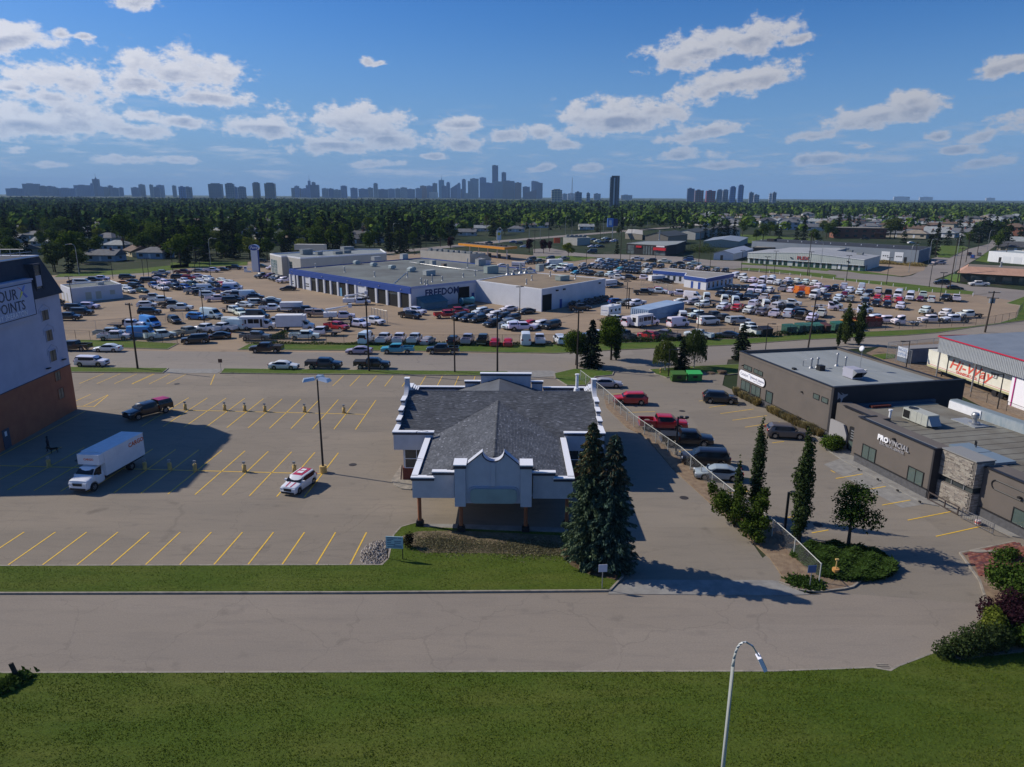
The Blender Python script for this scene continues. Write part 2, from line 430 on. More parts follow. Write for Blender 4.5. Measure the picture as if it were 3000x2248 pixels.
def grass_mat(name,a,b_,c_,sc=1.0,bump=.9):
    m=bpy.data.materials.new(name);m.use_nodes=True
    m.node_tree.nodes.clear();n=NT(m.node_tree)
    tc=n('ShaderNodeTexCoord').outputs['Object']
    t1=n('ShaderNodeTexNoise',ins={'Vector':vec_n(n,'MULTIPLY',tc,(.5,1.4,1)),'Scale':.16*sc,'Detail':6.0,'Roughness':.65}).outputs['Fac']
    t2=n('ShaderNodeTexNoise',ins={'Vector':vec_n(n,'MULTIPLY',tc,(.25,2.5,1)),'Scale':.5*sc,'Detail':5.0}).outputs['Fac']
    t3=n('ShaderNodeTexNoise',ins={'Vector':tc,'Scale':5.5,'Detail':8.0,'Roughness':.8}).outputs['Fac']
    c=mix_c(n,n('ShaderNodeMapRange',ins={0:t1,1:.4,2:.62,3:0.0,4:1.0}).outputs[0],a,b_)
    c=mix_c(n,n('ShaderNodeMapRange',ins={0:t2,1:.5,2:.75,3:0.0,4:.6}).outputs[0],c,c_)
    k=n('ShaderNodeMapRange',ins={0:t3,1:.3,2:.72,3:.6,4:1.4}).outputs[0]
    c=mix_c(n,1.0,c,n('ShaderNodeCombineColor',ins={0:k,1:k,2:k}).outputs[0],'MULTIPLY')
    bp=n('ShaderNodeBump',ins={'Strength':bump,'Distance':.12,'Height':t3})
    b=n('ShaderNodeBsdfPrincipled',ins={'Base Color':c,'Roughness':.95,'Specular IOR Level':.1,'Normal':bp.outputs[0]})
    n('ShaderNodeOutputMaterial',ins={0:b.outputs[0]})
    return m
M_road=asphalt('road_asphalt',(.235,.202,.166),(.18,.156,.134),(.262,.222,.178),.18)
M_lot=asphalt('lot_asphalt',(.215,.184,.145),(.145,.126,.104),(.25,.21,.162),.18,1.3)
M_lot2=asphalt('right_lot_asphalt',(.215,.187,.15),(.16,.14,.115),(.245,.21,.165),.12,1.2)
M_street=asphalt('street_asphalt',(.235,.206,.175),(.185,.163,.14),(.26,.225,.185),.25)
M_gravel=asphalt('yard_gravel',(.26,.197,.135),(.17,.133,.1),(.34,.25,.165),.0,.8)
M_grass=grass_mat('mown_grass',(.07,.108,.014),(.1,.125,.022),(.05,.09,.012))
M_grass2=grass_mat('verge_grass',(.07,.125,.02),(.12,.145,.035),(.05,.095,.018),1.5)
M_conc=mat('pale_concrete',(.33,.29,.23),.85,color2=(.2,.18,.15),scale=1.6,bump=.1)
M_conc2=mat('grey_concrete',(.27,.26,.235),.85,color2=(.2,.19,.175),scale=1.2,bump=.1)
M_yellow=mat('yellow_road_paint',(.78,.48,.04),.6,color2=(.5,.34,.07),scale=2.5,detail=8,contrast=(.45,.75))
M_soil=mat('dry_soil',(.17,.115,.075),.95,color2=(.26,.19,.12),scale=1.8,bump=.8,bscale=9)
M_soil_dark=mat('dark_soil',(.075,.05,.035),.95,color2=(.14,.1,.07),scale=2.5,bump=.8,bscale=9)

def sheet(name,pts,z,m,parent=None):
    b=MB();b.poly([(p[0],p[1],z) for p in pts])
    me=b.mesh(name,m)
    if me.polygons[0].normal.z<0:me.flip_normals()
    o=link(name,me,parent)
    return o if parent else struct(o)
def kerbed(name,pts,h,m,kerb=None,kw=.15,open_edges=()):
    """raised ground area: top surface inside a concrete kerb ring"""
    P=[Vector(p[:2]) for p in pts]
    n=len(P)
    a=sum(P[i].x*P[(i+1)%n].y-P[(i+1)%n].x*P[i].y for i in range(n))
    if a<0:P=P[::-1]
    b=MB();b.prism([(p.x,p.y) for p in P],-.02,h,0)
    o=struct(b.build(name,m))
    if kerb:
        Q=[]
        for i in range(n):
            d0=(P[i]-P[i-1]).normalized();d1=(P[(i+1)%n]-P[i]).normalized()
            nn=Vector((d0.y,-d0.x))+Vector((d1.y,-d1.x))
            nn=nn.normalized()/max(.4,abs(nn.normalized().dot(Vector((d1.y,-d1.x)))))
            Q.append(P[i]+nn*kw)
        k=MB()
        for i in range(n):
            if i in open_edges:continue
            j=(i+1)%n
            a0,a1,c1,c0=P[i],P[j],Q[j],Q[i]
            hh=h+.012
            v=[(a0.x,a0.y,hh),(a1.x,a1.y,hh),(c1.x,c1.y,hh),(c0.x,c0.y,hh),(c1.x,c1.y,0),(c0.x,c0.y,0),(a0.x,a0.y,h-.05),(a1.x,a1.y,h-.05)]
            k.add(v,[(3,2,1,0),(5,4,2,3),(6,0,1,7),(0,6,5,3),(7,1,2,4)])
        kb=k.build('kerb',kerb,o);kb['kind']='stuff'
    return o
def WP(k,pts,z=0.0):return[W(k,x,y,z) for x,y in pts]

# far terrain: a wide disc of suburb green, darker where it is wooded
m=bpy.data.materials.new('suburb_ground');m.use_nodes=True;m.node_tree.nodes.clear();n=NT(m.node_tree)
tc=n('ShaderNodeTexCoord').outputs['Object']
t1=n('ShaderNodeTexNoise',ins={'Vector':tc,'Scale':.012,'Detail':8.0,'Roughness':.7}).outputs['Fac']
t2=n('ShaderNodeTexNoise',ins={'Vector':tc,'Scale':.15,'Detail':4.0}).outputs['Fac']
c=mix_c(n,n('ShaderNodeMapRange',ins={0:t1,1:.4,2:.62,3:0.0,4:1.0}).outputs[0],(.022,.036,.014),(.04,.05,.024))
c=mix_c(n,n('ShaderNodeMapRange',ins={0:t2,1:.55,2:.75,3:0.0,4:.8}).outputs[0],c,(.1,.085,.065))
b=n('ShaderNodeBsdfPrincipled',ins={'Base Color':c,'Roughness':.95,'Specular IOR Level':.1})
n('ShaderNodeOutputMaterial',ins={0:b.outputs[0]})
M_terr=m
b=MB()
rings=[0,60,150,400,1000,3000,8000,15000]
NSEG=48
vs=[(0,0,-.05)]
for r in rings[1:]:
    for k in range(NSEG):vs.append((r*math.cos(2*math.pi*k/NSEG),r*math.sin(2*math.pi*k/NSEG),-.05))
fs=[(0,1+k,1+(k+1)%NSEG) for k in range(NSEG)]
for i in range(len(rings)-2):
    o0,o1=1+i*NSEG,1+(i+1)*NSEG
    for k in range(NSEG):fs.append((o0+k,o1+k,o1+(k+1)%NSEG,o0+(k+1)%NSEG))
b.add(vs,fs)
struct(b.build('ground',M_terr))

# paved areas (sheets, each a few mm above the last)
sheet('parking_lot',[(-140,45),(14,45.2),(14,118),(-140,120)],.0,M_lot)
LOT=bpy.data.objects['parking_lot']
sheet('driveway',WP('V',[(1310,1283),(1700,1283),(1500,990),(1340,880),(1300,830),(1225,830),(1225,1000),(1280,1200)]),.004,M_lot2)
sheet('office_parking_lot',[(12,118),(11,108),(14.5,98),(22.5,54),(14,45.2),(22,37.4),(28,39),(40,45),(46,54),(40,66),(37,92),(32.5,106),(40,128),(14,118)],.008,M_lot2)
sheet('frontage_road',[(-140,34.8),(-30.8,36.9),(23.3,37.4),(28,39.5),(34.5,45),(22,46.8),(6.6,46.1),(-36.8,45.5),(-140,44.5)],.012,M_road)
STREET_FAR=[(-220,131),(-120,129),(-53.5,128),(8,127.8)]+WP('V',[(1336,757.6),(1585,746.8),(1733,735.6),(1956,726),(2028,720),(2120,706)])+[(150,182),(200,214)]
STREET_NEAR=[(-220,119),(-120,117),(-47.5,114),(-3.5,112.3),(8,112.6),(19.2,117.4),(41.2,124.9),(61.6,132.5),(111,151.5),(160,177),(215,205)]
sheet('street',[(p[0],p[1]) for p in STREET_NEAR]+[(p[0],p[1]) for p in STREET_FAR[::-1]],.016,M_street)
# the dealer's gravel yard fills everything between the street and the two far roads
yard=[(-220,129)]+[(p[0],p[1]) for p in STREET_FAR[1:-2]]+[(140,176),(158,196),(152,216),(117.6,258),(89.5,287),(54,330),(22,345),(-20,380),(-100,330),(-150,262),(-220,214)]
sheet('dealer_yard',yard,.004,M_gravel)
sheet('yard_entrance',WP('L1',[(1480,1070),(2280,1210),(2240,1330),(1330,1140)]),.010,M_gravel)

# verges and islands
def V2(pts):return WP('V',pts)
kerbed('verge',WP('C1',[(-330,50),(390,52),(945,60),(915,84),(395,79),(-330,78)]),.12,M_grass2,M_conc)
kerbed('verge',WP('C1',[(1265,61),(1700,66),(2125,71)])+WP('V',[(1095,804),(1110,813)])+WP('C1',[(2125,93),(1700,90),(1245,86)]),.12,M_grass2,M_conc)
kerbed('verge',WP('B',[(1365,108),(1500,78),(1600,80),(1770,95),(1760,118),(1640,130),(1580,190),(1450,190),(1370,140)]),.12,M_grass2,M_conc)
kerbed('verge',WP('C3',[(452,186),(700,168),(1045,152),(1045,210),(960,218),(800,205),(560,238),(490,215)]),.12,M_grass2,M_conc)
far1=[(-220,131.2),(-120,129.2)]+WP('L1',[(330,1104),(1360,1136),(1485,1072),(900,1040),(380,1030)])+[(-120,134),(-220,138)]
kerbed('verge',far1,.1,M_grass2,M_conc)
far2=WP('L2',[(75,1302),(2212,1318)])+[(8,128.2)]+[(p[0],p[1]+.4) for p in STREET_FAR[4:]]+[(200,225),(170,228)]+\
    WP('L6',[(1980,985),(2140,1010),(2100,1150),(1900,1215),(1500,1262),(1000,1290),(400,1315),(0,1340)])+\
    WP('L5',[(1600,1012),(900,1050),(600,1075)])+WP('L4',[(2000,1262),(1800,1262),(650,1305)])+WP('L3',[(1900,1325),(0,1325)])+WP('L2',[(1400,1245),(200,1237)])
kerbed('verge',far2,.1,M_grass2,M_conc)
kerbed('verge',WP('L5',[(200,275),(800,325),(1400,400),(2212,500)])+WP('L6',[(700,830),(1580,885),(1600,850),(700,745),(0,690)])+WP('L5',[(1400,345),(700,280),(350,262)]),.1,M_grass2,M_conc)
kerbed('verge',[(9.2,345),(28,352)]+WP('L4',[(400,300),(130,345),(-40,345)]),.1,M_grass2,M_conc)

front=WP('V',[(-700,1224),(0,1226),(826,1224)])+WP('B',[(212,1400),(250,1235),(300,1180),(405,1150),(446,1178),(1000,1205),(1420,1218),(1762,1240),(1827,1520),(1740,1614),(0,1628)])+WP('V',[(-700,1284)])
kerbed('front_lawn',front,.13,M_grass,M_conc)
fg=[(-90,34.6),(-30.8,36.75),(16,37.35)]+WP('R3',[(880,1238),(1040,1266),(1110,1225),(1480,1085),(1640,1155),(2212,1085)])+[(60,40),(90,6),(-90,6)]
kerbed('foreground_lawn',fg,.12,M_grass,M_conc)
bed=WP('R3',[(1660,222),(2120,125),(2300,210),(2300,1075),(2212,1080),(1640,1150),(1480,1082),(1620,1000),(1850,850),(1886,745),(1890,640),(1850,520),(1830,460)])
kerbed('planting_bed',bed,.12,M_soil,M_conc)
isl=WP('R3',[(330,180),(560,160),(800,175),(836,330),(800,430),(700,510),(620,530),(440,551),(330,552),(240,540),(60,470),(170,290),(120,200),(0,30),(60,30),(200,120)])
kerbed('corner_island',isl,.12,M_soil,None)
kk=MB();arc=WP('R3',[(560,160),(800,175),(836,330),(800,430),(700,510),(620,530),(440,551),(330,552),(240,540),(60,470)])
for a_,b_ in zip(arc,arc[1:]):
    d_=(b_-a_).normalized();kk.prism([(a_.x,a_.y),(b_.x,b_.y),(b_.x+d_.y*.15,b_.y-d_.x*.15),(a_.x+d_.y*.15,a_.y-d_.x*.15)] if False else[(a_.x,a_.y),(b_.x,b_.y),(b_.x-d_.y*.15,b_.y+d_.x*.15),(a_.x-d_.y*.15,a_.y+d_.x*.15)],0,.135)
kk.build('kerb',M_conc,bpy.data.objects['corner_island'])['kind']='stuff'
kerbed('embankment',WP('C3',[(152,352),(170,430),(300,560),(420,620),(600,830),(950,1150),(1230,1410),(1310,1530),(1500,1600),(1500,1430),(1240,1220),(960,1030),(640,760)]),.10,M_soil,None)
for k,p in() and(('C3',[(1340,1530),(1420,1500),(1560,1560),(1548,1625),(1440,1605)]),('C3',[(420,545),(560,620),(640,800),(560,780),(440,640)])):
    sheet('weeds',WP(k,p),.118,M_grass2)
# concrete walks, apron, pads
kerbed('apron',WP('C3',[(190,1618),(300,1548),(1240,1552),(1330,1562),(1420,1620),(1500,1645),(1560,1640),(1330,1650),(180,1640)]),.05,M_conc2,None)
kerbed('apron',WP('C1',[(915,84),(948,60),(1262,61),(1225,85)]),.03,M_conc2,None)
sheet('yard_apron',WP('V',[(1095,801),(1190,801),(1225,812),(1150,816),(1108,814)]),.021,M_conc2)
walk=[(33.0,102.2),(34.55,95),(35.6,91.5),(37.2,80.5),(36.2,77.5),(36.6,73.6),(39.2,62.3),(40.3,61.7),(43.0,55.6),(44.5,55.0),(41.5,68),(38.4,80.2),(33.8,101.3)]
kerbed('office_walk',walk,.1,M_conc2,None)
for px in([(770,1010),(1000,930),(1140,1010),(905,1095)],[(905,1097),(1142,1012),(1300,1090),(1080,1190)],[(1082,1192),(1302,1092),(1550,1290),(1335,1325)]):
    sheet('concrete_pad',WP('C4',px),.016,M_conc2)
kerbed('step_walk',WP('B',[(300,742),(228,850),(250,885),(300,910),(362,916)])+[(-8.4,66.9),(-11.3,67.3)],.1,M_conc,None)
kerbed('canopy_walk',WP('B',[(446,1158),(700,1160),(1420,1186),(1760,1205),(1762,1238),(1420,1216),(1000,1203),(446,1176)]),.14,M_conc2,None)
# the paved corner with red pavers, and loose soil in the front lawn
beds=sheet('dead_flower_bed',WP('B',[(300,1235),(420,1200),(700,1195),(1400,1230),(1450,1330),(1390,1362),(860,1352),(440,1348),(370,1300)],.134),.134,mat('dry_mulch',(.2,.15,.095),.95,color2=(.09,.075,.04),scale=1.1,bump=1.0,bscale=8))
sheet('bare_soil_patch',WP('B',[(1400,1365),(1500,1340),(1600,1370),(1800,1500),(1800,1540),(1600,1500),(1480,1440)],.134),.136,mat('bare_red_soil',(.14,.075,.05),.95,color2=(.09,.07,.035),scale=1.5,bump=.6))

# far roads
AVE=64.0
def strip(name,a,b,w,z,m):
    a,b=Vector(a[:2]),Vector(b[:2]);d=(b-a).normalized();nn=Vector((-d.y,d.x))*w/2
    return sheet(name,[a+nn,b+nn,b-nn,a-nn],z,m)
M_far=asphalt('far_road_asphalt',(.235,.205,.18),(.2,.175,.155),(.25,.22,.19),.0)
sheet('avenue',WP('T6',[(-100,1010),(0,1035),(760,1095),(900,1070),(1010,1010),(1100,940),(1130,870),(1200,855),(1340,868),(1560,760),(1800,700),(1850,640),(1900,650),(1880,720),(1700,850),(1560,930),(1380,1040),(1160,1120),(1560,1180),(2212,1245),(2300,1320),(2300,1400),(1600,1290),(800,1205),(0,1105),(-100,1090)]),.02,M_far)
sheet('avenue',WP('L4',[(-350,330),(60,340),(420,300),(860,330),(1700,400),(2212,440),(2212,350),(1720,330),(1300,285),(700,262),(350,262),(120,240),(-150,190),(-350,200)]),.029,M_far)
sheet('avenue',WP('L5',[(0,262),(330,285),(1700,420),(2212,480),(2212,375),(1700,318),(300,215),(0,195)]),.034,M_far)
strip('highway',W('T1',560,1030),W('T2',1100,1120),11,.02,M_far)
strip('highway',W('T2',1000,1110),W('T3',1600,1000),12,.022,M_far)
strip('highway',W('T3',1400,1010),W('T4',2400,590),12,.024,M_far)
kerbed('verge',WP('T1',[(640,1010),(1000,1000),(1700,960),(2212,905),(2212,850),(1700,905),(1100,950),(700,975)]),.08,M_grass2,None)
kerbed('verge',WP('T2',[(0,1150),(900,1110),(900,1070),(0,1080)]),.08,M_grass2,None)
kerbed('green_lawn',WP('T6',[(1205,860),(1340,862),(1560,745),(1500,725),(1240,720),(1180,800)]),.08,M_grass2,M_conc)
kerbed('green_lawn',WP('T6',[(1280,1100),(1370,1055),(1460,1060),(1460,1140),(1420,1150)]),.1,mat('bright_grass',(.12,.2,.03),.9,color2=(.08,.13,.02),scale=.8),None)
kerbed('green_lawn',WP('T6',[(1640,895),(1790,790),(1860,800),(1800,920)]),.08,M_grass2,None)
kerbed('green_lawn',WP('L5',[(290,200),(540,222),(520,235),(280,222)]),.08,M_grass2,None)
kerbed('green_lawn',WP('L5',[(600,225),(860,240),(840,258),(540,238)]),.08,M_grass2,None)
kerbed('green_lawn',WP('L5',[(880,245),(1340,275),(1290,300),(860,262)]),.08,M_grass2,None)
kerbed('green_lawn',WP('L5',[(1450,290),(1760,305),(2150,360),(1700,330)]),.08,M_grass2,None)
kerbed('green_lawn',WP('T5',[(280,750),(1100,800),(1060,890),(850,880),(400,860),(280,800)]),.08,M_grass2,None)
sheet('gravel_yard',WP('T6',[(500,935),(1060,960),(1040,1010),(860,1070),(760,1080),(340,1020)]),.03,M_gravel)
sheet('dirt_yard',WP('R1',[(360,380),(620,260),(1240,230),(2250,300),(2250,1300),(1900,1100),(1100,690)]),.01,M_soil)
kerbed('verge',WP('R1',[(430,405),(590,388),(700,400),(690,440),(560,452)]),.1,M_grass2,None)

# painted stall lines, each a thin sheet of its own on the lot
LINE_N=[0]
def stripe(a,b,w=.12,z=.014,parent=None,m=None,name='parking_line'):
    a,b=Vector(a[:2]),Vector(b[:2]);L=(b-a).length
    mb=MB();mb.box(0,L,-w/2,w/2,z-.003,z)
    o=mb.build(name,m or M_yellow,parent or LOT)
    o.location=(a.x,a.y,0);o.rotation_euler=(0,0,math.atan2(b.y-a.y,b.x-a.x))
    return o
for k in range(12):stripe((-12.62-2.655*k,50.0-.03*k),(-12.43-2.655*k,55.7-.03*k))
for k in range(13):
    x=-19.6-2.665*k;y=75.15+.115*k
    stripe((x+.12,y),(x-.25,y-12.2))
for k in range(11):
    x=-19.25-2.68*k;y=96.5+.07*k
    stripe((x,y),(x-.08,y-13.1))
stripe((-56.4,70.75),(-19.55,68.9),.14);stripe((-47.9,91.35),(-19.3,89.75),.14)
for k in range(10):stripe((-3.3-2.64*k-0.0,110.6),(-3.5-2.64*k,104.1),.11)
for k in range(6):stripe((-52.5-2.66*k,110.9),(-52.7-2.66*k,104.6),.11)
stripe(W('C1',1210,92),W('C1',1187,150),.12);stripe(W('C1',870,90),W('C1',745,146),.12)
stripe(W('H2',1265,630),W('H2',970,765));stripe(W('H2',1268,632),W('H2',1100,770));stripe(W('H2',890,762),W('H2',1100,766));stripe(W('H2',890,700),W('H2',1060,625))
stripe(W('H2',0,1345),W('H2',1000,820),.14)
OL=bpy.data.objects['office_parking_lot']
for a,b in(((770,388),(840,382)),((835,430),(1048,400)),((908,470),(1125,440)),((985,513),(1208,483)),((1068,558),(1292,524)),((1150,608),(1225,598)),((1243,660),(1320,650)),
             ((165,345),(290,340)),((310,462),(485,457)),((640,712),(680,738)),((905,905),(1115,886)),((960,985),(1222,960)),((1165,1062),(1225,1052)),((1345,1143),(1405,1132)),((1500,1243),(1607,1224)),((1655,890),(1770,872)),((1623,838),(1650,852))):
    stripe(W('C3',*a),W('C3',*b),.12,.022,OL)
for a,b in(((860,1113),(1050,1080)),((1040,1200),(1215,1170)),((1190,1305),(1393,1268)),((1375,1413),(1682,1352)),((1578,1530),(1900,1458))):
    stripe(W('C4',*a),W('C4',*b),.12,.026,OL)
# ================================================================== buildings near the camera
def wb(mb,name,mats,parent,smooth=False,color=None):
    """a part whose mesh is written in world coordinates"""
    o=mb.build(name,mats,parent,smooth,color)
    p=parent;m=Matrix.Identity(4);chain=[]
    while p is not None:chain.append(p);p=p.parent
    for q in reversed(chain):m=m @ q.matrix_parent_inverse @ Matrix.Translation(q.location) @ q.rotation_euler.to_matrix().to_4x4()
    o.matrix_parent_inverse=m.inverted()
    return o
M_stucco=mat('white_stucco',(.50,.51,.55),.9,color2=(.43,.44,.48),scale=.9,bump=.12,bscale=30)
M_cap=mat('white_cap_flashing',(.78,.79,.82),.5)
M_trim=mat('dark_blue_trim',(.035,.04,.06),.6)
M_glass=mat('dark_window_glass',(.03,.038,.042),.08,spec=.7,color2=(.05,.06,.06),scale=.8)
M_glassg=mat('green_window_glass',(.055,.085,.08),.08,spec=.8,color2=(.09,.12,.11),scale=.5)
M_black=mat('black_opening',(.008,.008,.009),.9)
M_blackm=mat('black_metal',(.018,.018,.02),.5)
M_steel=mat('galvanised_steel',(.42,.43,.44),.45,metal=.6,noise=.25,scale=3)
M_white=mat('white_paint',(.74,.75,.77),.6,color2=(.66,.67,.69),scale=2)
M_brickred=mat('red_brick_face',(.2,.055,.035),.85,color2=(.14,.045,.03),scale=6)
M_ochre=mat('bollard_yellow',(.62,.42,.12),.6,color2=(.5,.36,.16),scale=6)
M_wood=mat('pole_wood',(.06,.045,.036),.85,color2=(.035,.027,.022),scale=4,stretch=(1,1,.1))
def island_mat(name,stops,rough=.85,bump=0):
    m=bpy.data.materials.new(name);m.use_nodes=True;m.node_tree.nodes.clear();n=NT(m.node_tree)
    rv=n('ShaderNodeNewGeometry').outputs['Random Per Island']
    c=ramp(n,rv,stops)
    t=n('ShaderNodeTexNoise',ins={'Vector':n('ShaderNodeTexCoord').outputs['Object'],'Scale':.5,'Detail':5.0}).outputs['Fac']
    k=n('ShaderNodeMapRange',ins={0:t,1:.35,2:.65,3:.82,4:1.15}).outputs[0]
    c=mix_c(n,1.0,c,n('ShaderNodeCombineColor',ins={0:k,1:k,2:k}).outputs[0],'MULTIPLY')
    b=n('ShaderNodeBsdfPrincipled',ins={'Base Color':c,'Roughness':rough,'Specular IOR Level':.25})
    n('ShaderNodeOutputMaterial',ins={0:b.outputs[0]})
    return m
M_shingle=island_mat('slate_grey_shingle',[(0,(.075,.08,.09)),(.5,(.1,.107,.118)),(.85,(.125,.132,.145)),(.97,(.15,.158,.175)),(1,(.24,.25,.28))],.8)
M_brick=mat('brick_mortar',(.2,.15,.12),.9)

def shingle(mb,poly,tw=.33,ex=.15):
    """shingle tabs over a planar 3-D polygon; first edge is the eave"""
    P=[Vector(p) for p in poly]
    u=(P[1]-P[0]).normalized()
    nn=(P[1]-P[0]).cross(P[2]-P[1]).normalized()
    if nn.z<0:nn=-nn
    v=nn.cross(u)
    if v.z<0:v=-v
    Q=[((p-P[0]).dot(u),(p-P[0]).dot(v)) for p in P]
    def inside(x,y):
        c=False;j=len(Q)-1
        for i in range(len(Q)):
            if(Q[i][1]>y)!=(Q[j][1]>y) and x<(Q[j][0]-Q[i][0])*(y-Q[i][1])/(Q[j][1]-Q[i][1])+Q[i][0]:c=not c
            j=i
        return c
    x0,x1=min(q[0] for q in Q),max(q[0] for q in Q);y1=max(q[1] for q in Q)
    r=0;y=0.0
    while y<y1:
        x=x0-(tw/2 if r%2 else 0)-random.random()*.05
        while x<x1:
            if inside(x+tw/2,y+ex/2):
                g=.006;h=.028+random.random()*.012
                a=P[0]+u*(x+g)+v*(y-.02)+nn*h;b_=P[0]+u*(x+tw-g)+v*(y-.02)+nn*h
                c=P[0]+u*(x+tw-g)+v*(y+ex)+nn*.008;d=P[0]+u*(x+g)+v*(y+ex)+nn*.008
                mb.add([a,b_,c,d,a-nn*h,b_-nn*h],[(0,1,2,3),(4,5,1,0)])
            x+=tw
        y+=ex;r+=1

def central_building():
    T=thing('restaurant','single-storey pale building with a grey shingled cross roof and stepped parapets','building',(-1.3,72,0))
    XL,XR,YF,YB=-11.3,8.7,67.6,84.2
    b=MB();b.box(XL+.35,XR-.35,YF,YB,1.27,3.4);wb(b,'wall',M_stucco,T)
    b=MB();b.box(XL+.25,XR-.25,YF-.08,YB,0.0,1.27);wb(b,'brick_base',M_brickred,T)
    # windows of the front left wing, front and side
    def win(x0,x1,z0,z1,y,cols=2):
        f=MB();w=.07
        f.box(x0-w,x1+w,y-.09,y-.01,z1,z1+w);f.box(x0-w,x1+w,y-.09,y-.01,z0-w,z0)
        f.box(x0-w,x0,y-.09,y-.01,z0,z1);f.box(x1,x1+w,y-.09,y-.01,z0,z1)
        for i in range(1,cols):xx=x0+(x1-x0)*i/cols;f.box(xx-w/2,xx+w/2,y-.09,y-.01,z0,z1)
        zz=(z0+z1)/2;f.box(x0,x1,y-.085,y-.015,zz-w/2,zz+w/2)
        o=wb(f,'window',M_white,T)
        g=MB();g.box(x0+.001,x1-.001,y-.05,y-.02,z0+.001,z1-.001);wb(g,'pane',M_glass,o)
    win(-10.75,-8.45,1.33,3.22,YF)
    win(5.6,8.0,1.33,3.22,YF)
    win(-6.8,-4.4,.4,3.0,YF);win(1.6,4.2,.4,3.0,YF)
    g=MB();g.box(-2.6,-.2,YF-.13,YF-.02,0.05,2.7);wb(g,'door',M_glass,T)
    g=MB()
    for y in(70,73.5,77,80.5):g.box(XL+.18,XL+.34,y,y+2.4,1.33,3.2);g.box(XR-.34,XR-.18,y,y+2.4,1.33,3.2)
    wb(g,'side_windows',M_glass,T)['kind']='stuff'
    # fascia walls above (parapets) with a dark cornice and pale cap
    wall,trim,cap=MB(),MB(),MB()
    def par(x0,x1,y0,y1,zb,zt,tr=.26,o=.09):
        wall.box(x0,x1,y0,y1,zb,zt-tr)
        trim.box(x0-o+.003*zt,x1+o-.003*zt,y0-o,y1+o,zt-tr,zt-.03)
        cap.box(x0-o-.02,x1+o+.02,y0-o-.02,y1+o+.02,zt-.03,zt+.06)
    t=.34
    par(-11.8,-7.85,YF-.5,YF-.5+t,3.38,5.25)  # front of the left wing
    par(5.3,9.25,YF-.5,YF-.5+t,3.38,5.25)
    for sx,sgn in((-11.8,1),(9.25,-1)):# stepped side walls
        x0,x1=(sx,sx+t) if sgn>0 else(sx-t,sx)
        yf=YF-.5+t
        segs=[(yf+.1,69.4,5.25),(69.4,71.0,5.75),(71.0,72.6,6.3),(72.6,74.3,6.9)]
        ym=76.2
        for y0,y1,z in segs:
            par(x0,x1,y0+.11,y1-.0,3.38,z,.22,.07)
            par(x0,x1,2*ym-y1+0,2*ym-y0-.11,3.38,z,.22,.07)
        prof=[(74.35,3.4),(78.05,3.4),(78.05,6.9)]
        for i in range(9):
            a=math.pi/2*i/8;prof.append((78.05-1.55*math.sin(a),8.35-1.45*math.cos(a)))
        prof+=[(76.2,8.45),(75.9,8.35)]
        for i in range(9):
            a=math.pi/2*i/8;prof.append((75.9-1.55*(1-math.cos(a)),8.35-1.45*math.sin(a)))
        wall.xprism(prof,0,x0-.06,x1+.06)
        cap.box(x0-.12,x1+.12,75.85,76.55,8.45,8.53)
    # back wall, stepped up to its middle
    yb=84.3
    par(-11.46,-5.9,yb,yb+t,3.38,5.3);par(3.9,8.9,yb,yb+t,3.38,5.3)
    par(-5.75,-3.95,yb,yb+t,3.38,6.05);par(2.45,3.75,yb,yb+t,3.38,6.05)
    par(-3.8,2.3,yb-.1,yb+t,3.38,7.05)
    # canopy fascia
    CY=56.6
    par(-8.5,-6.68,CY,CY+t,2.85,4.72);par(-6.68,-4.9,CY,CY+t+.001,2.85,5.25)
    par(3.68,5.3,CY,CY+t,2.85,4.72);par(1.85,3.68,CY,CY+t+.001,2.85,5.25)
    par(-8.5,-8.5+t,CY+t+.1,YF-.6,2.85,4.72);par(5.3-t,5.3,CY+t+.1,YF-.6,2.85,4.72)
    wb(wall,'parapet_wall',M_stucco,T);[o_.__setitem__('kind','stuff') for o_ in(wb(trim,'cornice',M_trim,T),wb(cap,'cap',M_cap,T))]
    # sign tower
    tw,tt,tc=MB(),MB(),MB()
    FY=55.5
    for x0,x1 in((-4.78,-3.86),(.78,1.72)):
        tw.box(x0,x1,FY,CY+.3,2.55,6.0)
        tt.box(x0-.07,x1+.07,FY-.07,CY+.37,6.0,6.27);tc.box(x0-.09,x1+.09,FY-.09,CY+.39,6.27,6.36)
    cx=-1.53
    prof=[(-3.86,2.78),(.78,2.78),(.78,6.15),(-.62,7.35)]
    for i in range(13):
        a=math.pi*i/12;prof.append((cx+.91*math.cos(a)*.98,7.3-.78*math.sin(a)))
    prof+=[(-2.44,7.35),(-3.86,6.15)]
    tw.xprism(prof,1,FY+.22,CY+.1)
    e=MB();pts=[(-3.86,FY+.2,6.15),(-2.44,FY+.2,7.35)]+[(cx-.91*math.cos(math.pi*i/12),FY+.2,7.3-.78*math.sin(math.pi*i/12)) for i in range(1,12)]+[(-.62,FY+.2,7.35),(.78,FY+.2,6.15)]
    e.tube([(p[0],p[1],p[2]+.03) for p in pts],.055,6);wb(e,'edge_trim',M_trim,T)
    tw.box(-1.72,-1.36,FY+.13,FY+.218,4.35,6.5)
    wb(tw,'sign_tower',mat('tower_stucco',(.47,.49,.55),.9,color2=(.42,.44,.5),scale=1.2),T);wb(tt,'tower_cornice',M_trim,T).__setitem__('kind','stuff');wb(tc,'tower_cap',M_cap,T)['kind']='stuff'
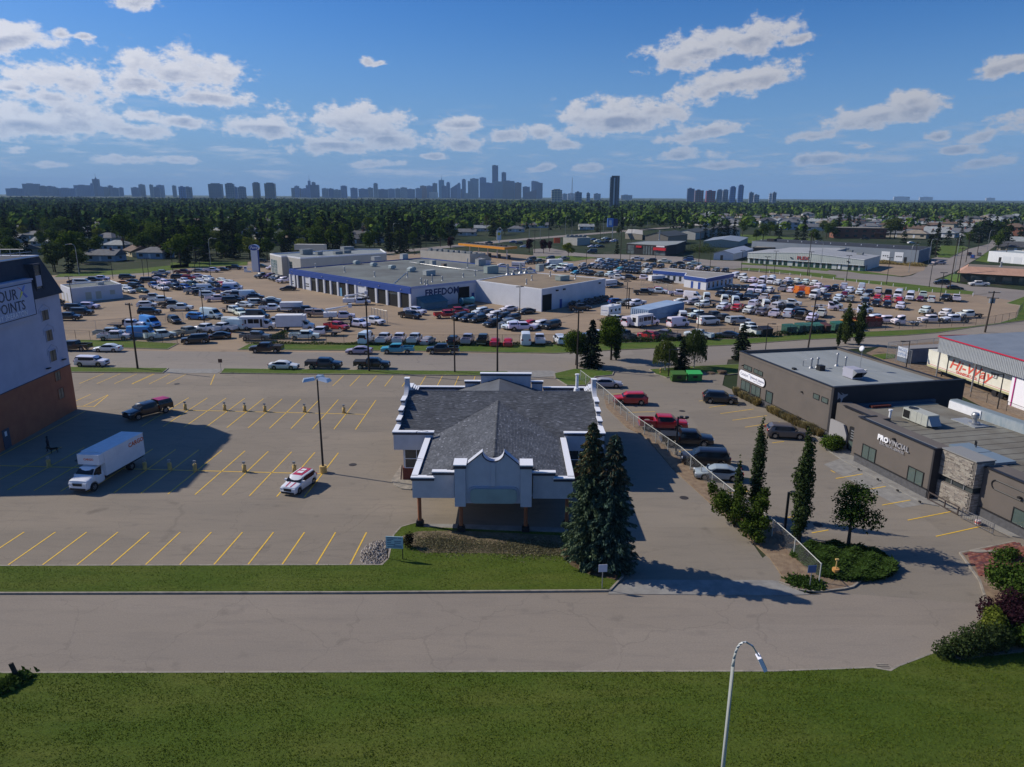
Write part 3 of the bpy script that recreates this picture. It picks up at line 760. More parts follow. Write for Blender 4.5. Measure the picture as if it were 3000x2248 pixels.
    def rrect(x0,x1,z0,z1,r,seg=6):
        P=[]
        for(cx_,cz_,a0) in((x1-r,z0+r,-90),(x1-r,z1-r,0),(x0+r,z1-r,90),(x0+r,z0+r,180)):
            for i in range(seg+1):a=R(a0+90*i/seg);P.append((cx_+r*math.cos(a),cz_+r*math.sin(a)))
        return P
    fr=MB();fr.xprism(rrect(-3.62,.62,2.82,4.3,.45),1,FY+.10,FY+.218);o=wb(fr,'sign_surround',mat('sign_surround_grey',(.34,.37,.44),.8),T)
    fr=MB();fr.xprism(rrect(-3.45,.45,2.86,4.18,.38),1,FY-.02,FY+.098);wb(fr,'sign_panel',mat('blank_sign_green',(.27,.36,.36),.5,color2=(.23,.31,.31),scale=.7),o)
    # canopy ceiling and columns
    c=MB();c.box(-8.16,4.96,CY+t+.01,YF-.01,2.88,3.1);wb(c,'canopy_ceiling',M_white,T)
    for x,y,s in((-7.98,56.95,1),(-4.3,55.95,.9),(1.25,55.95,.9),(4.85,56.95,1)):
        k=MB();k.cyl(0,0,.45,2.9,.17,14);o=k.build('column',mat('orange_brown_column',(.34,.11,.04),.5,color2=(.25,.09,.05),scale=2),T)
        o.location=(x+1.3,y-72,0)
        k=MB();k.box(-.33,.33,-.33,.33,0.0,.45);k.box(-.26,.26,-.26,.26,.45,.62);k.build('column_base',M_blackm,o)
    # roof planes
    ze,zr=4.5,7.05
    xl,xr,yf,yr,yk=-11.4,8.85,67.5,76.1,84.2
    m_=-1.5;cxl,cxr=-8.1,4.9
    rz_=6.5  # cross ridge
    yv=yf+(rz_-ze)/((zr-ze)/(yr-yf))
    yv2=2*yr-yv
    base=MB();sh=MB()
    planes=[[(xl,yf,ze),(cxl,yf,ze),(m_,yv,rz_),(cxr,yf,ze),(xr,yf,ze),(xr,yr,zr),(xl,yr,zr)],
              [(cxl,56.95,ze-.0),(cxl,yf,ze),(m_,yv,rz_),(m_,56.95,rz_)],
              [(cxr,yf,ze),(cxr,56.95,ze),(m_,56.95,rz_),(m_,yv,rz_)],
              [(xr,yk,ze),(cxr,yk,ze),(m_,yv2,rz_),(cxl,yk,ze),(xl,yk,ze),(xl,yr,zr),(xr,yr,zr)],
              [(cxl,yk,ze),(cxl,yk+.02,ze),(m_,yk,rz_),(m_,yv2,rz_)],
              [(cxr,yk+.02,ze),(cxr,yk,ze),(m_,yv2,rz_),(m_,yk,rz_)]]
    for i,p in enumerate(planes):
        if i in(0,3):
            q=[p[0],p[1],p[2],p[6]] if True else p
            base.poly([p[0],p[1],p[2],p[6]]);base.poly([p[2],p[3],p[4],p[5]]);base.poly([p[6],p[2],p[5]])
        elif i in(1,2):base.poly(p)
        else:base.poly([p[0],p[2],p[3]]) if False else base.poly([(p[0][0],p[0][1],p[0][2]),p[2],p[3]] if i==4 else[(p[1][0],p[1][1],p[1][2]),p[2],p[3]])
        if i<4 and i!=3:shingle(sh,p)
    wb(base,'roof',M_shingle,T)
    o=wb(sh,'shingles',M_shingle,T);o['kind']='stuff'
    rd=MB()
    for a,b_ in(((m_,57.0,rz_+.02),(m_,yv,rz_+.02)),((xl,yr,zr+.02),(xr,yr,zr+.02))):
        a,b_=Vector(a),Vector(b_);L=(b_-a).length;d=(b_-a)/L;s_=Vector((-d.y,d.x,0))
        x=0
        while x<L:
            p0,p1=a+d*x,a+d*min(L,x+.27)
            rd.add([p0-s_*.15+Vector((0,0,-.01)),p1-s_*.15+Vector((0,0,-.03)),p1+Vector((0,0,.03)),p0+Vector((0,0,.055)),p0+s_*.15+Vector((0,0,-.01)),p1+s_*.15+Vector((0,0,-.03))],[(0,1,2,3),(3,2,5,4)])
            x+=.27
    o=wb(rd,'ridge_caps',M_shingle,T);o['kind']='stuff'
    # vent pipe on the right side of the roof and gooseneck lamps
    v=MB();v.cyl(7.35,77.6,6.6,7.1,.38,14,r2=.3);v.cyl(7.35,77.6,7.1,8.6,.17,12);v.cyl(7.35,77.6,8.6,8.72,.25,12);wb(v,'vent_pipe',M_white,T,True)
    for x,y,z,dx in((-9.2,67.05,5.3,-1.4),(-8.5,60.5,4.8,-.7)):
        l=MB();l.tube([(x+.9,y,z+.05),(x,y,z+.18),(x+dx*.2,y,z)],.025,5);l.cyl(x+dx*.2,y,z-.12,z+.02,.1,8,r2=.05);wb(l,'sign_lamp',M_blackm,T)
    return T
central_building()

# ------------------------------------------------------------------ hotel at the left edge
def hotel():
    c0=W('H2',905,795);ang=R(-85.4)
    T=thing('hotel','tall hotel with red brick base, pale upper walls, dark mansard and big blue sign','hotel',(c0.x,c0.y,0),ang)
    # local x runs along the facade towards the camera, local y goes out to the right; building lies at y<0
    L,D=19.6,46.0
    M_hw=mat('hotel_stucco',(.43,.45,.56),.9,color2=(.36,.38,.49),scale=.35,bump=.05)
    M_hb=mat('hotel_brick',(.36,.135,.07),.9,color2=(.29,.105,.058),scale=.7)
    M_ma=mat('mansard_slate',(.045,.052,.068),.85,color2=(.035,.04,.055),scale=1.5)
    brick=MB();brick.box(0,L,-D,0,0,6.2);brick.build('brick_base',M_hb,T)
    up=MB();up.box(.02,L-.02,-D,-.03,6.2,15.6);up.build('upper_wall',M_hw,T)
    # gable piece of pale wall carrying the sign
    sp=MB();sp.box(6.3,17.2,-.6,.42,13.5,18.0);sp.box(6.1,17.4,-.6,.5,18.0,18.2);sp.build('sign_wall',M_hw,T)
    ma=MB()
    def lean(x0,x1,y,z0,z1,inset):
        pass
    zb,zt,ins=15.62,20.4,1.5
    outer=[(-.35,.35),(L+.35,.35),(L+.35,-D),(-.35,-D)]
    inner=[(-.35+ins,.35-ins),(L+.35-ins,.35-ins),(L+.35-ins,-D+ins),(-.35+ins,-D+ins)]
    v=[(x,y,zb) for x,y in outer]+[(x,y,zt) for x,y in inner]
    ma.add(v,[(0,3,2,1)[::-1]]+[(i,(i+1)%4,4+(i+1)%4,4+i) for i in range(4)][::1])
    ma.add(v[4:],[(0,1,2,3)])
    me=ma.build('mansard_roof',M_ma,T)
    cp=MB()
    for a,b_ in(((inner[0]),(inner[1])),((inner[3]),(inner[0])),((inner[1]),(inner[2]))):
        cp.tube([(a[0],a[1],zt+.05),(b_[0],b_[1],zt+.05)],.1,4)
    cp.build('roof_edge',M_cap,T)
    # roof-top plant
    p=MB();p.box(9.5,16,-9,-4,zt,zt+2.9);p.build('plant_room',mat('plant_grey',(.2,.24,.27),.7),T)
    rr=MB()
    for i in range(4):rr.tube([(3.5,-2-i*1.1,zt+.15),(3.5,-2-i*1.1,zt+1.0)],.04,4)
    rr.tube([(3.5,-1.5,zt+1.0),(3.5,-6.2,zt+1.0)],.05,4);rr.tube([(2.0,-1.5,zt+.6),(9,-1.8,zt+.75)],.05,4)
    rr.build('roof_railing',M_steel,T)
    # windows: dark panes in a raised surround
    def hwin(x0,x1,z0,z1,brickw=False):
        f=MB();w=.09
        f.box(x0-w,x1+w,.0,.06,z1,z1+w);f.box(x0-w,x1+w,.0,.06,z0-w,z0);f.box(x0-w,x0,.0,.06,z0,z1);f.box(x1,x1+w,.0,.06,z0,z1)
        if not brickw:
            f.tube([(x0-.45,.01,z0+.9),(x0-.4,.01,z1+.25),(x0-.15,.01,z1+.3),((x0+x1)/2,.01,z1+.75),(x1+.15,.01,z1+.3),(x1+.4,.01,z1+.25),(x1+.45,.01,z0+.9)],.025,4)
        o=f.build('window',M_hw if not brickw else M_hb,T)
        g=MB();g.box(x0+.001,x1-.001,-.0,.025,z0+.001,z1-.001);g.build('pane',mat('hotel_window_glass',(.07,.075,.07),.15,color2=(.14,.14,.12),scale=.9),o)
        g=MB();g.box((x0+x1)/2-.03,(x0+x1)/2+.03,.026,.05,z0+.002,z1-.002);g.build('mullion',M_blackm,o)
    for x0,x1,z0,z1 in((3.2,4.65,12.75,14.0),(3.05,4.4,10.1,11.45),(2.9,4.3,7.45,8.85)):hwin(x0,x1,z0,z1)
    for x0,x1,z0,z1 in((2.75,3.9,4.85,6.0),(2.6,3.75,2.4,3.7)):hwin(x0,x1,z0,z1,True)
    # tall dormer strip through the mansard
    d=MB();d.box(3.3,3.5,-1.2,.1,15.7,19.55);d.box(4.75,4.95,-1.2,.1,15.7,19.55);d.box(3.25,5.0,-1.4,.13,19.55,19.75)
    o=d.build('dormer',M_ma,T);g=MB();g.box(3.501,4.749,-1.2,.04,17.0,18.3);g.build('spandrel',M_hw,o)
    g=MB();g.box(3.505,4.745,-1.1,.0,18.31,19.54);g.build('pane',M_glass,o);g=MB();g.box(3.505,4.745,-1.1,.0,15.71,16.99);g.build('pane',M_glass,o)
    b=MB();b.tube([(-.1,.02,6.2),(L,.02,6.2)],.05,4);b.build('belt_course',M_trim,T)
    # door near the camera end
    g=MB();g.box(14.7,15.95,.0,.07,.02,2.25);o=g.build('door',mat('grey_blue_door',(.06,.07,.1),.5),T)
    g=MB();g.box(15.2,15.6,.071,.085,1.45,2.0);g.build('door_notice',M_white,o)
    # eyebrow lights
    for x,z in((1.6,7.15),(5.3,6.85)):
        g=MB();g.box(x-.3,x+.3,.02,.35,z,z+.12);g.build('wall_light',M_blackm,T)
    # sign: pale panel with lettering
    s=MB();s.box(6.55,16.6,.43,.52,13.95,17.75);sg=s.build('hotel_sign',mat('sign_pale_blue',(.36,.42,.58),.55,color2=(.33,.38,.54),scale=.5),T)
    e=MB()
    for a,b_ in(((6.55,13.95),(16.6,13.95)),((6.55,17.75),(16.6,17.75)),((6.55,13.95),(6.55,17.75)),((16.6,13.95),(16.6,17.75))):e.tube([(a[0],.53,a[1]),(b_[0],.53,b_[1])],.04,4)
    e.build('sign_edge',M_trim,sg)
    M_let=mat('sign_letter_dark',(.02,.035,.07),.5);M_let2=mat('sign_letter_white',(.75,.78,.85),.5)
    # the reader stands to the right (+y) looking at -y, so text runs towards -x
    def tx(body,xr,z,size,m_,nm,sx=1.0):
        o_=text_obj(nm,body,size,m_,sg,face_matrix((xr,.545,z),(-1,0,0)),extrude=.01,bold=.0,align='RIGHT',sx=sx)
        return o_
    tx('FOUR',9.7,16.2,1.75,M_let,'letters',1.0)
    tx('POINTS',8.5,14.85,1.6,M_let,'letters',1.0)
    tx('BY SHERATON',8.3,14.15,.85,M_let2,'letters',1.0)
    EX=.75
    for pts,colr,nm in(([(8.75,17.55),(8.1,17.15),(7.75,16.85),(8.3,17.3)],(.75,.12,.05),'red'),([(7.75,16.85),(7.2,17.6),(7.55,17.5),(8.05,16.95)],(.1,.2,.6),'blue'),
                          ([(7.75,16.85),(7.0,16.2),(7.35,16.15),(8.0,16.75)],(.1,.15,.5),'navy'),([(7.8,16.85),(8.65,16.1),(8.4,16.5),(8.1,17.0)],(.6,.6,.1),'gold')):
        q=MB();q.xprism([(x_+EX,z_) for x_,z_ in pts],1,.521,.56);q.build('emblem_leaf',mat('emblem_'+nm,colr,.5),sg)
hotel()
# ------------------------------------------------------------------ grey office buildings on the right
RA=R(-76.8)
M_taupe=mat('taupe_render',(.135,.115,.10),.9,color2=(.115,.10,.088),scale=.4,bump=.05)
M_dark=mat('charcoal_render',(.035,.033,.036),.9,color2=(.028,.027,.03),scale=.5)
M_skirt=mat('grey_stone_skirt',(.1,.1,.105),.9,color2=(.07,.07,.075),scale=3,bump=.3)
M_roofg=mat('grey_membrane_roof',(.27,.29,.29),.9,color2=(.23,.25,.25),scale=.35,stretch=(.3,1,1),detail=3)
M_roofo=mat('old_gravel_roof',(.2,.195,.165),.95,color2=(.13,.115,.09),scale=.28,bump=.2,detail=7)
M_wframe=M_blackm
def frame_win(T,x0,x1,z0,z1,y,cols=2,w=.06,glass=None,name='window',frame=None):
    f=MB()
    f.box(x0-w,x1+w,y-.07,y-.003,z1,z1+w);f.box(x0-w,x1+w,y-.07,y-.003,z0-w,z0)
    f.box(x0-w,x0,y-.07,y-.003,z0,z1);f.box(x1,x1+w,y-.07,y-.003,z0,z1)
    for i in range(1,cols):xx=x0+(x1-x0)*i/cols;f.box(xx-w/2,xx+w/2,y-.065,y-.006,z0+.001,z1-.001)
    o=f.build(name,frame or M_wframe,T)
    for i in range(cols):
        a,b_=x0+(x1-x0)*i/cols,x0+(x1-x0)*(i+1)/cols
        g=MB();g.box(a+w/2+.002,b_-w/2-.002,y-.04,y-.009,z0+.002,z1-.002);g.build('pane',glass or M_glassg,o)
    return o
def catalyst():
    T=thing('office_building','taupe office block with a pale membrane roof and rounded white sign','building',(33.2,101.3,0),RA)
    L,D,H=21.0,16.2,6.0
    b=MB();b.box(0,L,0,D,0,H);b.build('wall',M_taupe,T)
    b=MB();b.box(-.06,L-.02,-.07,-.003,0,.95);b.build('skirting',M_skirt,T)
    b=MB();b.box(-.08,L-.02,-.1,-.003,.95,1.02);b.build('sill_band',M_blackm,T)
    # parapets: front, left, back dark; tall dark end wall towards the neighbour
    b=MB();b.box(-.05,L-.3,-.05,.25,H,H+.38);b.box(-.05,.25,.25,D+.05,H,H+.38);b.box(.25,L-.3,D-.25,D+.05,H,H+.38);b.build('parapet',M_taupe,T)
    c=MB();c.box(-.1,L-.3,-.1,.3,H+.38,H+.44);c.box(-.1,.3,.3,D+.1,H+.38,H+.44);c.box(.3,L-.3,D-.3,D+.1,H+.38,H+.44);c.build('cap',M_blackm,T)
    e=MB();e.box(L-.3,L+.12,-.06,D+2.3,0,6.45);e.build('end_wall',M_dark,T)
    e=MB();e.box(L-.34,L+.16,-.1,D+2.35,6.45,6.52);e.build('end_cap',M_blackm,T)
    r=MB();r.box(.26,L-.31,.26,D-.26,H,H+.06);ro=r.build('roof',M_roofg,T)
    for i in range(1,9):
        s_=MB();s_.box(.3,L-.35,0,.035,H+.06,H+.075);s_.build('roof_seam',M_roofg,ro).location=(0,i*1.75,0)
    for x0,x1,z0,z1,cc in((1.45,3.5,4.22,4.75,2),(4.1,6.25,4.22,4.75,2),(1.2,3.45,1.12,2.42,2),(3.9,6.1,1.12,2.42,2),(17.5,18.55,4.25,4.8,1),(19.1,20.2,4.25,4.8,1)):frame_win(T,x0,x1,z0,z1,0,cc)
    frame_win(T,7.6,9.0,.1,2.45,0,1,.12,name='door')
    # sign
    P=[]
    for cx_,a0 in((6.6,-90),(1.15,90)):
        for i in range(11):a=R(a0+18*i);P.append((cx_+.55*math.cos(a),3.35+.55*math.sin(a)))
    s_=MB();s_.xprism([(3.87+(p[0]-3.87)*1.03,3.35+(p[1]-3.35)*1.1) for p in P],1,-.12,-.004);so=s_.build('sign_edge',M_blackm,T)
    s_=MB();s_.xprism(P,1,-.17,-.121);s2=s_.build('sign_panel',mat('sign_white',(.82,.82,.86),.4),so)
    ink=mat('sign_ink_navy',(.03,.04,.12),.5)
    text_obj('letters','Catalyst',.62,ink,so,face_matrix((.95,-.172,3.2),(1,0,0)),.004)
    text_obj('letters','Network Solutions',.5,ink,so,face_matrix((3.7,-.172,3.27),(1,0,0)),.004,bold=.008,sx=.86)
    text_obj('letters','Your IT Department',.24,ink,so,face_matrix((4.4,-.172,2.98),(1,0,0)),.004)
    a=MB();a.tube([(3.1,-.175,3.62),(3.3,-.175,3.75),(3.55,-.175,3.6),(3.62,-.175,3.3),(3.85,-.175,3.05)],.035,4);a.build('sign_swoosh',mat('swoosh_blue',(.1,.2,.5),.5),so)
    # roof gear
    for x,y,h,r_ in((10.3,4.5,1.3,.13),(10.1,5.6,1.3,.13),(9.9,8.7,1.7,.12),(11.6,8.7,1.6,.11)):
        v=MB();v.cyl(x,y,H+.06,H+.3,.3,12,r2=.2);v.cyl(x,y,H+.3,H+h,r_,10);v.cyl(x,y,H+h,H+h+.18,r_*1.8,10,r2=r_*.6);v.build('vent_pipe',M_steel,T,True)
    v=MB();v.box(11.2,12.0,4.6,5.4,H+.06,H+.75);v.build('roof_fan',M_blackm,T)
    v=MB();v.box(10.3,10.8,1.6,2.0,H+.06,H+.3);v.build('roof_box',M_blackm,T)
    v=MB();v.tube([(9.0,4.2,H+.06),(9.0,4.2,H+.8),(9.2,4.5,H+.95)],.07,6);v.build('gooseneck',M_steel,T)
    v=MB();v.tube([(12.4,9.6,H+.1),(12.0,9.9,H+.12),(12.0,10.6,H+.12),(13.2,10.8,H+.12),(13.2,9.6,H+.12)],.06,5);v.tube([(12.6,10.2,H+.1),(12.6,10.2,H+2.8)],.035,5)
    o=v.build('aerial_mast',M_steel,T)
    v=MB();v.cyl(0,0,-.04,.04,.38,16,r2=.3);d=v.build('dish',M_white,o);d.location=(12.6,10.05,H+3.0);d.rotation_euler=(R(70),0,R(10))
    # roof-top unit with an open hood
    v=MB();v.box(15.0,16.9,5.7,7.2,H+.15,H+1.35);v.box(15.15,15.3,5.8,7.1,H+.06,H+.15);v.box(16.6,16.75,5.8,7.1,H+.06,H+.15)
    o=v.build('roof_unit',mat('unit_lavender',(.36,.36,.42),.6),T)  # shade of the unit put into its colour as lavender-grey
    v=MB();v.add([(16.9,5.7,H+1.35),(16.9,7.2,H+1.35),(17.6,7.2,H+1.1),(17.6,5.7,H+1.1),(16.9,5.7,H+.35),(16.9,7.2,H+.35)],[(0,1,2,3),(0,3,4),(1,5,2)]);v.build('unit_hood',M_steel,o)
    g=MB();g.box(16.901,16.93,5.8,7.1,H+.3,H+1.2);g.build('unit_grille',M_black,o)
    v=MB();v.box(1.2,1.35,-.3,-.02,4.5,4.62);v.box(15.2,15.35,-.25,-.02,4.3,4.45);v.build('wall_light',M_blackm,T)['kind']='stuff'
    # emblem at the corner of the end wall
    em=MB()
    for pts in([(.5,5.9),(.55,5.0),(1.05,5.45)],[(.5,5.55),(1.0,5.0),(1.0,4.6),(.75,4.2),(1.1,4.5),(1.25,5.1),(1.9,5.5)],[(.9,5.85),(1.4,5.35),(1.9,5.6),(1.45,5.55)]):
        em.xprism(pts,0,L+.121,L+.17)
    em.build('wall_emblem',mat('emblem_grey',(.32,.32,.34),.5),T)
    return T
catalyst()

def provincial():
    T=thing('office_building','low taupe office with a rough stone-clad entrance and flat gravel roof','building',W('R2',220,450)[:2]+(0,) if False else(33.2,101.3,0),RA)
    F=-1.95;H=4.75
    b=MB();b.box(28.15,38.3,F,F+2.0,0,H+.35);b.box(21.6,28.15,.2,2.0,0,4.75);b.box(26.4,28.15,-1.0,.2,0,4.75);b.build('wall',M_taupe,T)
    b=MB();b.box(22.9,58,2.0,13.2,0,4.1);b.build('main_block',M_taupe,T)
    b=MB();b.box(42.4,58,-.25,2.0,0,4.7);b.build('wall',M_taupe,T)
    b=MB();b.box(28.1,38.33,F-.07,F-.004,0,.9);b.box(42.6,58,-.33,-.254,0,.9);b.build('skirting',M_skirt,T)['kind']='stuff'
    b=MB();b.box(28.05,38.36,F-.12,F-.004,.9,1.0);b.build('sill_band',M_blackm,T)
    b=MB();b.box(42.6,58,-.38,-.254,.9,1.0);b.build('sill_band',M_blackm,T)
    b=MB();b.box(28.0,38.45,F-.14,F+.3,H+.35,H+.43);b.box(28.0,28.3,F+.3,F+2.1,H+.35,H+.43);b.box(22.9,28.0,-.02,.4,4.75,4.82);b.box(42.4,58,-.35,.05,4.7,4.8);b.build('cap',M_blackm,T)['kind']='stuff'
    b=MB();b.box(38.3,38.5,F-.02,.1,0,H+.42);b.build('return_wall',M_dark,T)
    # sloped flashing behind the front parapet
    b=MB();b.add([(28.3,F+.3,H+.36),(38.4,F+.3,H+.36),(38.4,F+2.0,H+.3),(28.3,F+2.0,H+.3)],[(0,1,2,3)]);b.build('front_flashing',M_roofg,T)
    # roof and the long low back parapet
    b=MB();b.box(23.0,58,2.01,13.1,4.1,4.16);ro=b.build('roof',M_roofo,T)
    for i in range(20):
        s_=MB();s_.box(-.025,.025,2.1,13.0,4.16,4.175);s_.build('roof_seam',M_dark,ro).location=(29.5+i*1.35,0,0)
    b=MB();b.box(24.6,58,13.1,13.3,4.0,5.15);b.build('back_parapet',mat('galvanised_sheet',(.26,.33,.38),.45,metal=.3,color2=(.4,.44,.46),scale=.6,stretch=(3,1,1)),T)
    b=MB();b.box(24.4,58,13.3,14.3,4.0,5.2);b.build('back_coping',mat('coping_blue_grey',(.2,.24,.25),.6),T)
    b=MB();b.box(24.6,29.0,13.0,13.09,4.2,5.1);b.build('white_flashing',M_white,T)
    b=MB();b.box(21.13,21.5,1.2,14.2,3.6,4.3);b.box(21.5,22.99,1.2,13.2,4.0,4.2);b.build('valley_flashing',mat('valley_blue',(.06,.1,.13),.6),T)
    b=MB();b.box(22.35,22.9,4.0,6.6,4.201,4.45);b.build('red_hatch',mat('rust_red',(.09,.018,.012),.8),T)
    # stone entrance tower and its stones
    st=MB();st.box(38.52,42.3,-1.12,.9,2.65,5.15);st.box(38.52,42.3,-1.12,.9,0,2.08);o=st.build('stone_tower',mat('stone_bed',(.14,.125,.11),.95),T)
    g=MB();g.box(38.6,42.2,-.9,.8,2.08,2.65);g.build('clerestory',M_glass,T)
    for x in(39.9,41.3):
        g=MB();g.box(x-.04,x+.04,-.98,-.9,2.08,2.65);g.build('mullion',M_steel,T)
    c=MB();c.box(38.45,42.36,-1.2,.95,5.15,5.24);c.build('tower_cap',mat('tower_cap_grey',(.24,.24,.23),.7),T)
    M_stone=island_mat('ledge_stone',[(0,(.2,.175,.15)),(.4,(.3,.265,.23)),(.75,(.37,.335,.29)),(1,(.44,.41,.37))],.9)
    protos=[]
    for i in range(6):
        q=MB();l,h=(.3,.42,.55,.36,.48,.62)[i],.125
        q.box(0,l-.02,-.05-.012*(i%3),0,.008,h-.008)
        protos.append((q.mesh('stone',mat('ledge_stone_%d'%i,((.2,.175,.15),(.3,.26,.225),(.36,.32,.27),(.26,.235,.21),(.4,.365,.31),(.33,.29,.25))[i],.92,noise=.25,scale=6)),l,h))
    cnt=0;rest=MB();rr=random.Random(3)
    for z0,z1,n_rows in((2.66,5.13,0),(.02,2.06,0)):
        z=z0
        while z<z1-.1:
            x=38.54
            while x<42.28:
                i=rr.randrange(6);me,l,h=protos[i]
                if x+l>42.3:x=42.3;continue
                if cnt<296:
                    s_=link('stone',me,o);s_.location=(x,-1.122,z);cnt+=1
                else:rest.box(x,x+l-.02,-1.175,-1.122,z+.008,z+.117)
                x+=l
            z+=.125
        z=z0
        while z<z1-.1:# the shaded side towards the camera
            y=-1.1
            while y<.6:
                l=rr.uniform(.25,.6);rest.box(42.302,42.34+rr.random()*.03,y,min(.88,y+l-.02),z+.008,z+.117);y+=l
            z+=.125
    if rest.v:
        q=rest.build('side_stones',M_stone,o);q['kind']='stuff'
    # windows
    frame_win(T,29.2,31.1,.98,2.4,F,2,.08);frame_win(T,35.75,37.6,.96,2.36,F,2,.08);frame_win(T,45.9,48.6,.98,2.3,-.25,2,.08);frame_win(T,51,53.5,.98,2.3,-.25,2,.08)
    # recessed entrance screens on the left
    b=MB();b.box(24.6,26.2,-.15,.1,0,2.8);o2=b.build('entrance_door',M_blackm,T)
    for i in range(4):
        q=MB();q.box(25.0,26.1,-.2,-.16,1.5+i*.3,1.62+i*.3);q.build('door_bar',M_steel,o2)
    q=MB();q.box(24.8,26.1,-.19,-.155,.2,1.2);q.build('door_panel',M_glassg,o2)
    q=MB();q.add([(21.3,-.2,0),(24.3,-.2,0),(24.3,-.2,1.6),(23.6,-.2,2.7),(21.3,-.2,2.7),(21.3,.05,0),(24.3,.05,0),(24.3,.05,1.6),(23.6,.05,2.7),(21.3,.05,2.7)],[(0,1,2,3,4),(4,3,8,9),(3,2,7,8),(2,1,6,7)]);q.build('screen_wall',mat('screen_grey',(.3,.29,.29),.8),T)
    # rounded blank sign frame on the right wall
    e=MB();P=[]
    for cx_,a0 in((54,-90),(43.8,90)):
        for i in range(9):a=R(a0+22.5*i);P.append((cx_+.42*math.cos(a),3.55+.42*math.sin(a)))
    P.append(P[0]);e.tube([(p[0],-.28,p[1]) for p in P],.06,5);e.build('sign_frame',M_blackm,T)
    # lettering
    wh=mat('letter_white',(.9,.9,.92),.35,emit=None);gy=mat('letter_grey',(.42,.41,.42),.45)
    text_obj('letters','PRO',.78,wh,T,face_matrix((31.2,F-.1,3.7),(1,0,0)),.05,bold=.03)
    text_obj('letters','VINCIAL',.78,gy,T,face_matrix((32.75,F-.1,3.7),(1,0,0)),.05,sx=.94)
    text_obj('letters','ELECTRICAL SERVICES',.36,gy,T,face_matrix((31.55,F-.1,3.3),(1,0,0)),.03,sx=.95)
    for x,z,y in((33.4,4.35,F),(46.3,3.35,-.3)):
        l=MB();l.box(x-.12,x+.12,y-.28,y-.02,z,z+.16);l.build('wall_light',M_blackm,T)
    # roof gear
    z=4.16
    v=MB();v.box(26.9,30.4,4.6,6.1,z+.12,z+1.35);ac=v.build('roof_unit',mat('unit_cream',(.42,.43,.38),.6,noise=.12,scale=2),T)
    v=MB();v.add([(30.4,4.7,z+1.2),(30.4,6.0,z+1.2),(31.0,6.0,z+.3),(31.0,4.7,z+.3),(30.4,4.7,z+.3),(30.4,6.0,z+.3)],[(0,3,2,1),(0,4,3),(1,2,5)]);v.build('unit_hood',mat('hood_grey',(.28,.31,.33),.5),ac)
    v=MB();v.box(27.0,27.9,4.56,4.599,z+.3,z+1.15);v.build('unit_grille',M_black,ac);v=MB();v.cyl(27.6,5.3,z+1.35,z+1.42,.5,16);v.build('fan_grille',M_blackm,ac)
    for x in(28.0,28.9,29.6):
        v=MB();v.box(x,x+.03,4.585,4.599,z+.15,z+1.32);v.build('unit_seam',M_steel,ac)
    v=MB();v.cyl(27.3,2.6,z,z+1.15,.13,12);v.cyl(27.3,2.6,z+1.15,z+1.3,.22,12);v.build('vent_pipe',M_white,T,True)
    v=MB();v.box(28.4,31.6,9.7,11.7,z,z+.12);v.build('kerb_sheet',mat('roof_sheet_grey',(.3,.32,.33),.5,metal=.2),T)
    v=MB();v.cyl(30.6,10.6,z+.12,z+.35,.55,14);v.cyl(30.6,10.6,z+.35,z+.85,.24,14);v.cyl(30.6,10.6,z+.85,z+1.15,.4,14);v.cyl(30.6,10.6,z+1.2,z+1.4,.4,14,r2=.3);v.build('turbine_vent',M_steel,T,True)
    for x0,x1,y0 in((36.0,38.6,1.9),(38.7,41.3,1.9)):
        v=MB();v.box(x0,x1,y0+.2,y0+2.6,z+.05,z+.3);v.build('skylight',mat('skylight_blue',(.17,.22,.26),.45,spec=.4),T)
    v=MB();v.tube([(37.3,4.0,z),(37.3,4.0,z+.9)],.06,6);v.tube([(36.8,4.4,z),(36.8,4.4,z+.8)],.06,6);v.build('vent_pair',M_blackm,T)['kind']='stuff'
    # access ramp with handrail and low wall
    r_=MB();r_.box(38.6,42.2,-2.0,-1.95,.75,.87);r_.box(38.6,42.2,-2.1,-2.0,.1,.2)
    for x in(38.7,40.6,42.1):r_.box(x-.05,x+.05,-2.06,-1.96,.1,.8)
    r_.build('timber_rail',mat('rail_brown',(.07,.055,.05),.7),T)
    h=MB()
    for i in range(15):x=42.9+i*.22;h.tube([(x,-2.3,.12),(x,-2.3,1.0)],.015,4)
    h.tube([(42.8,-2.3,1.0),(46.1,-2.3,1.0)],.03,5);h.tube([(42.8,-2.3,.2),(46.1,-2.3,.2)],.025,5)
    for x in(42.8,44.4,46.1):h.tube([(x,-2.3,.1),(x,-2.3,1.1)],.035,5)
    h.build('handrail',mat('rail_grey',(.12,.12,.13),.6),T)
    return T
provincial()

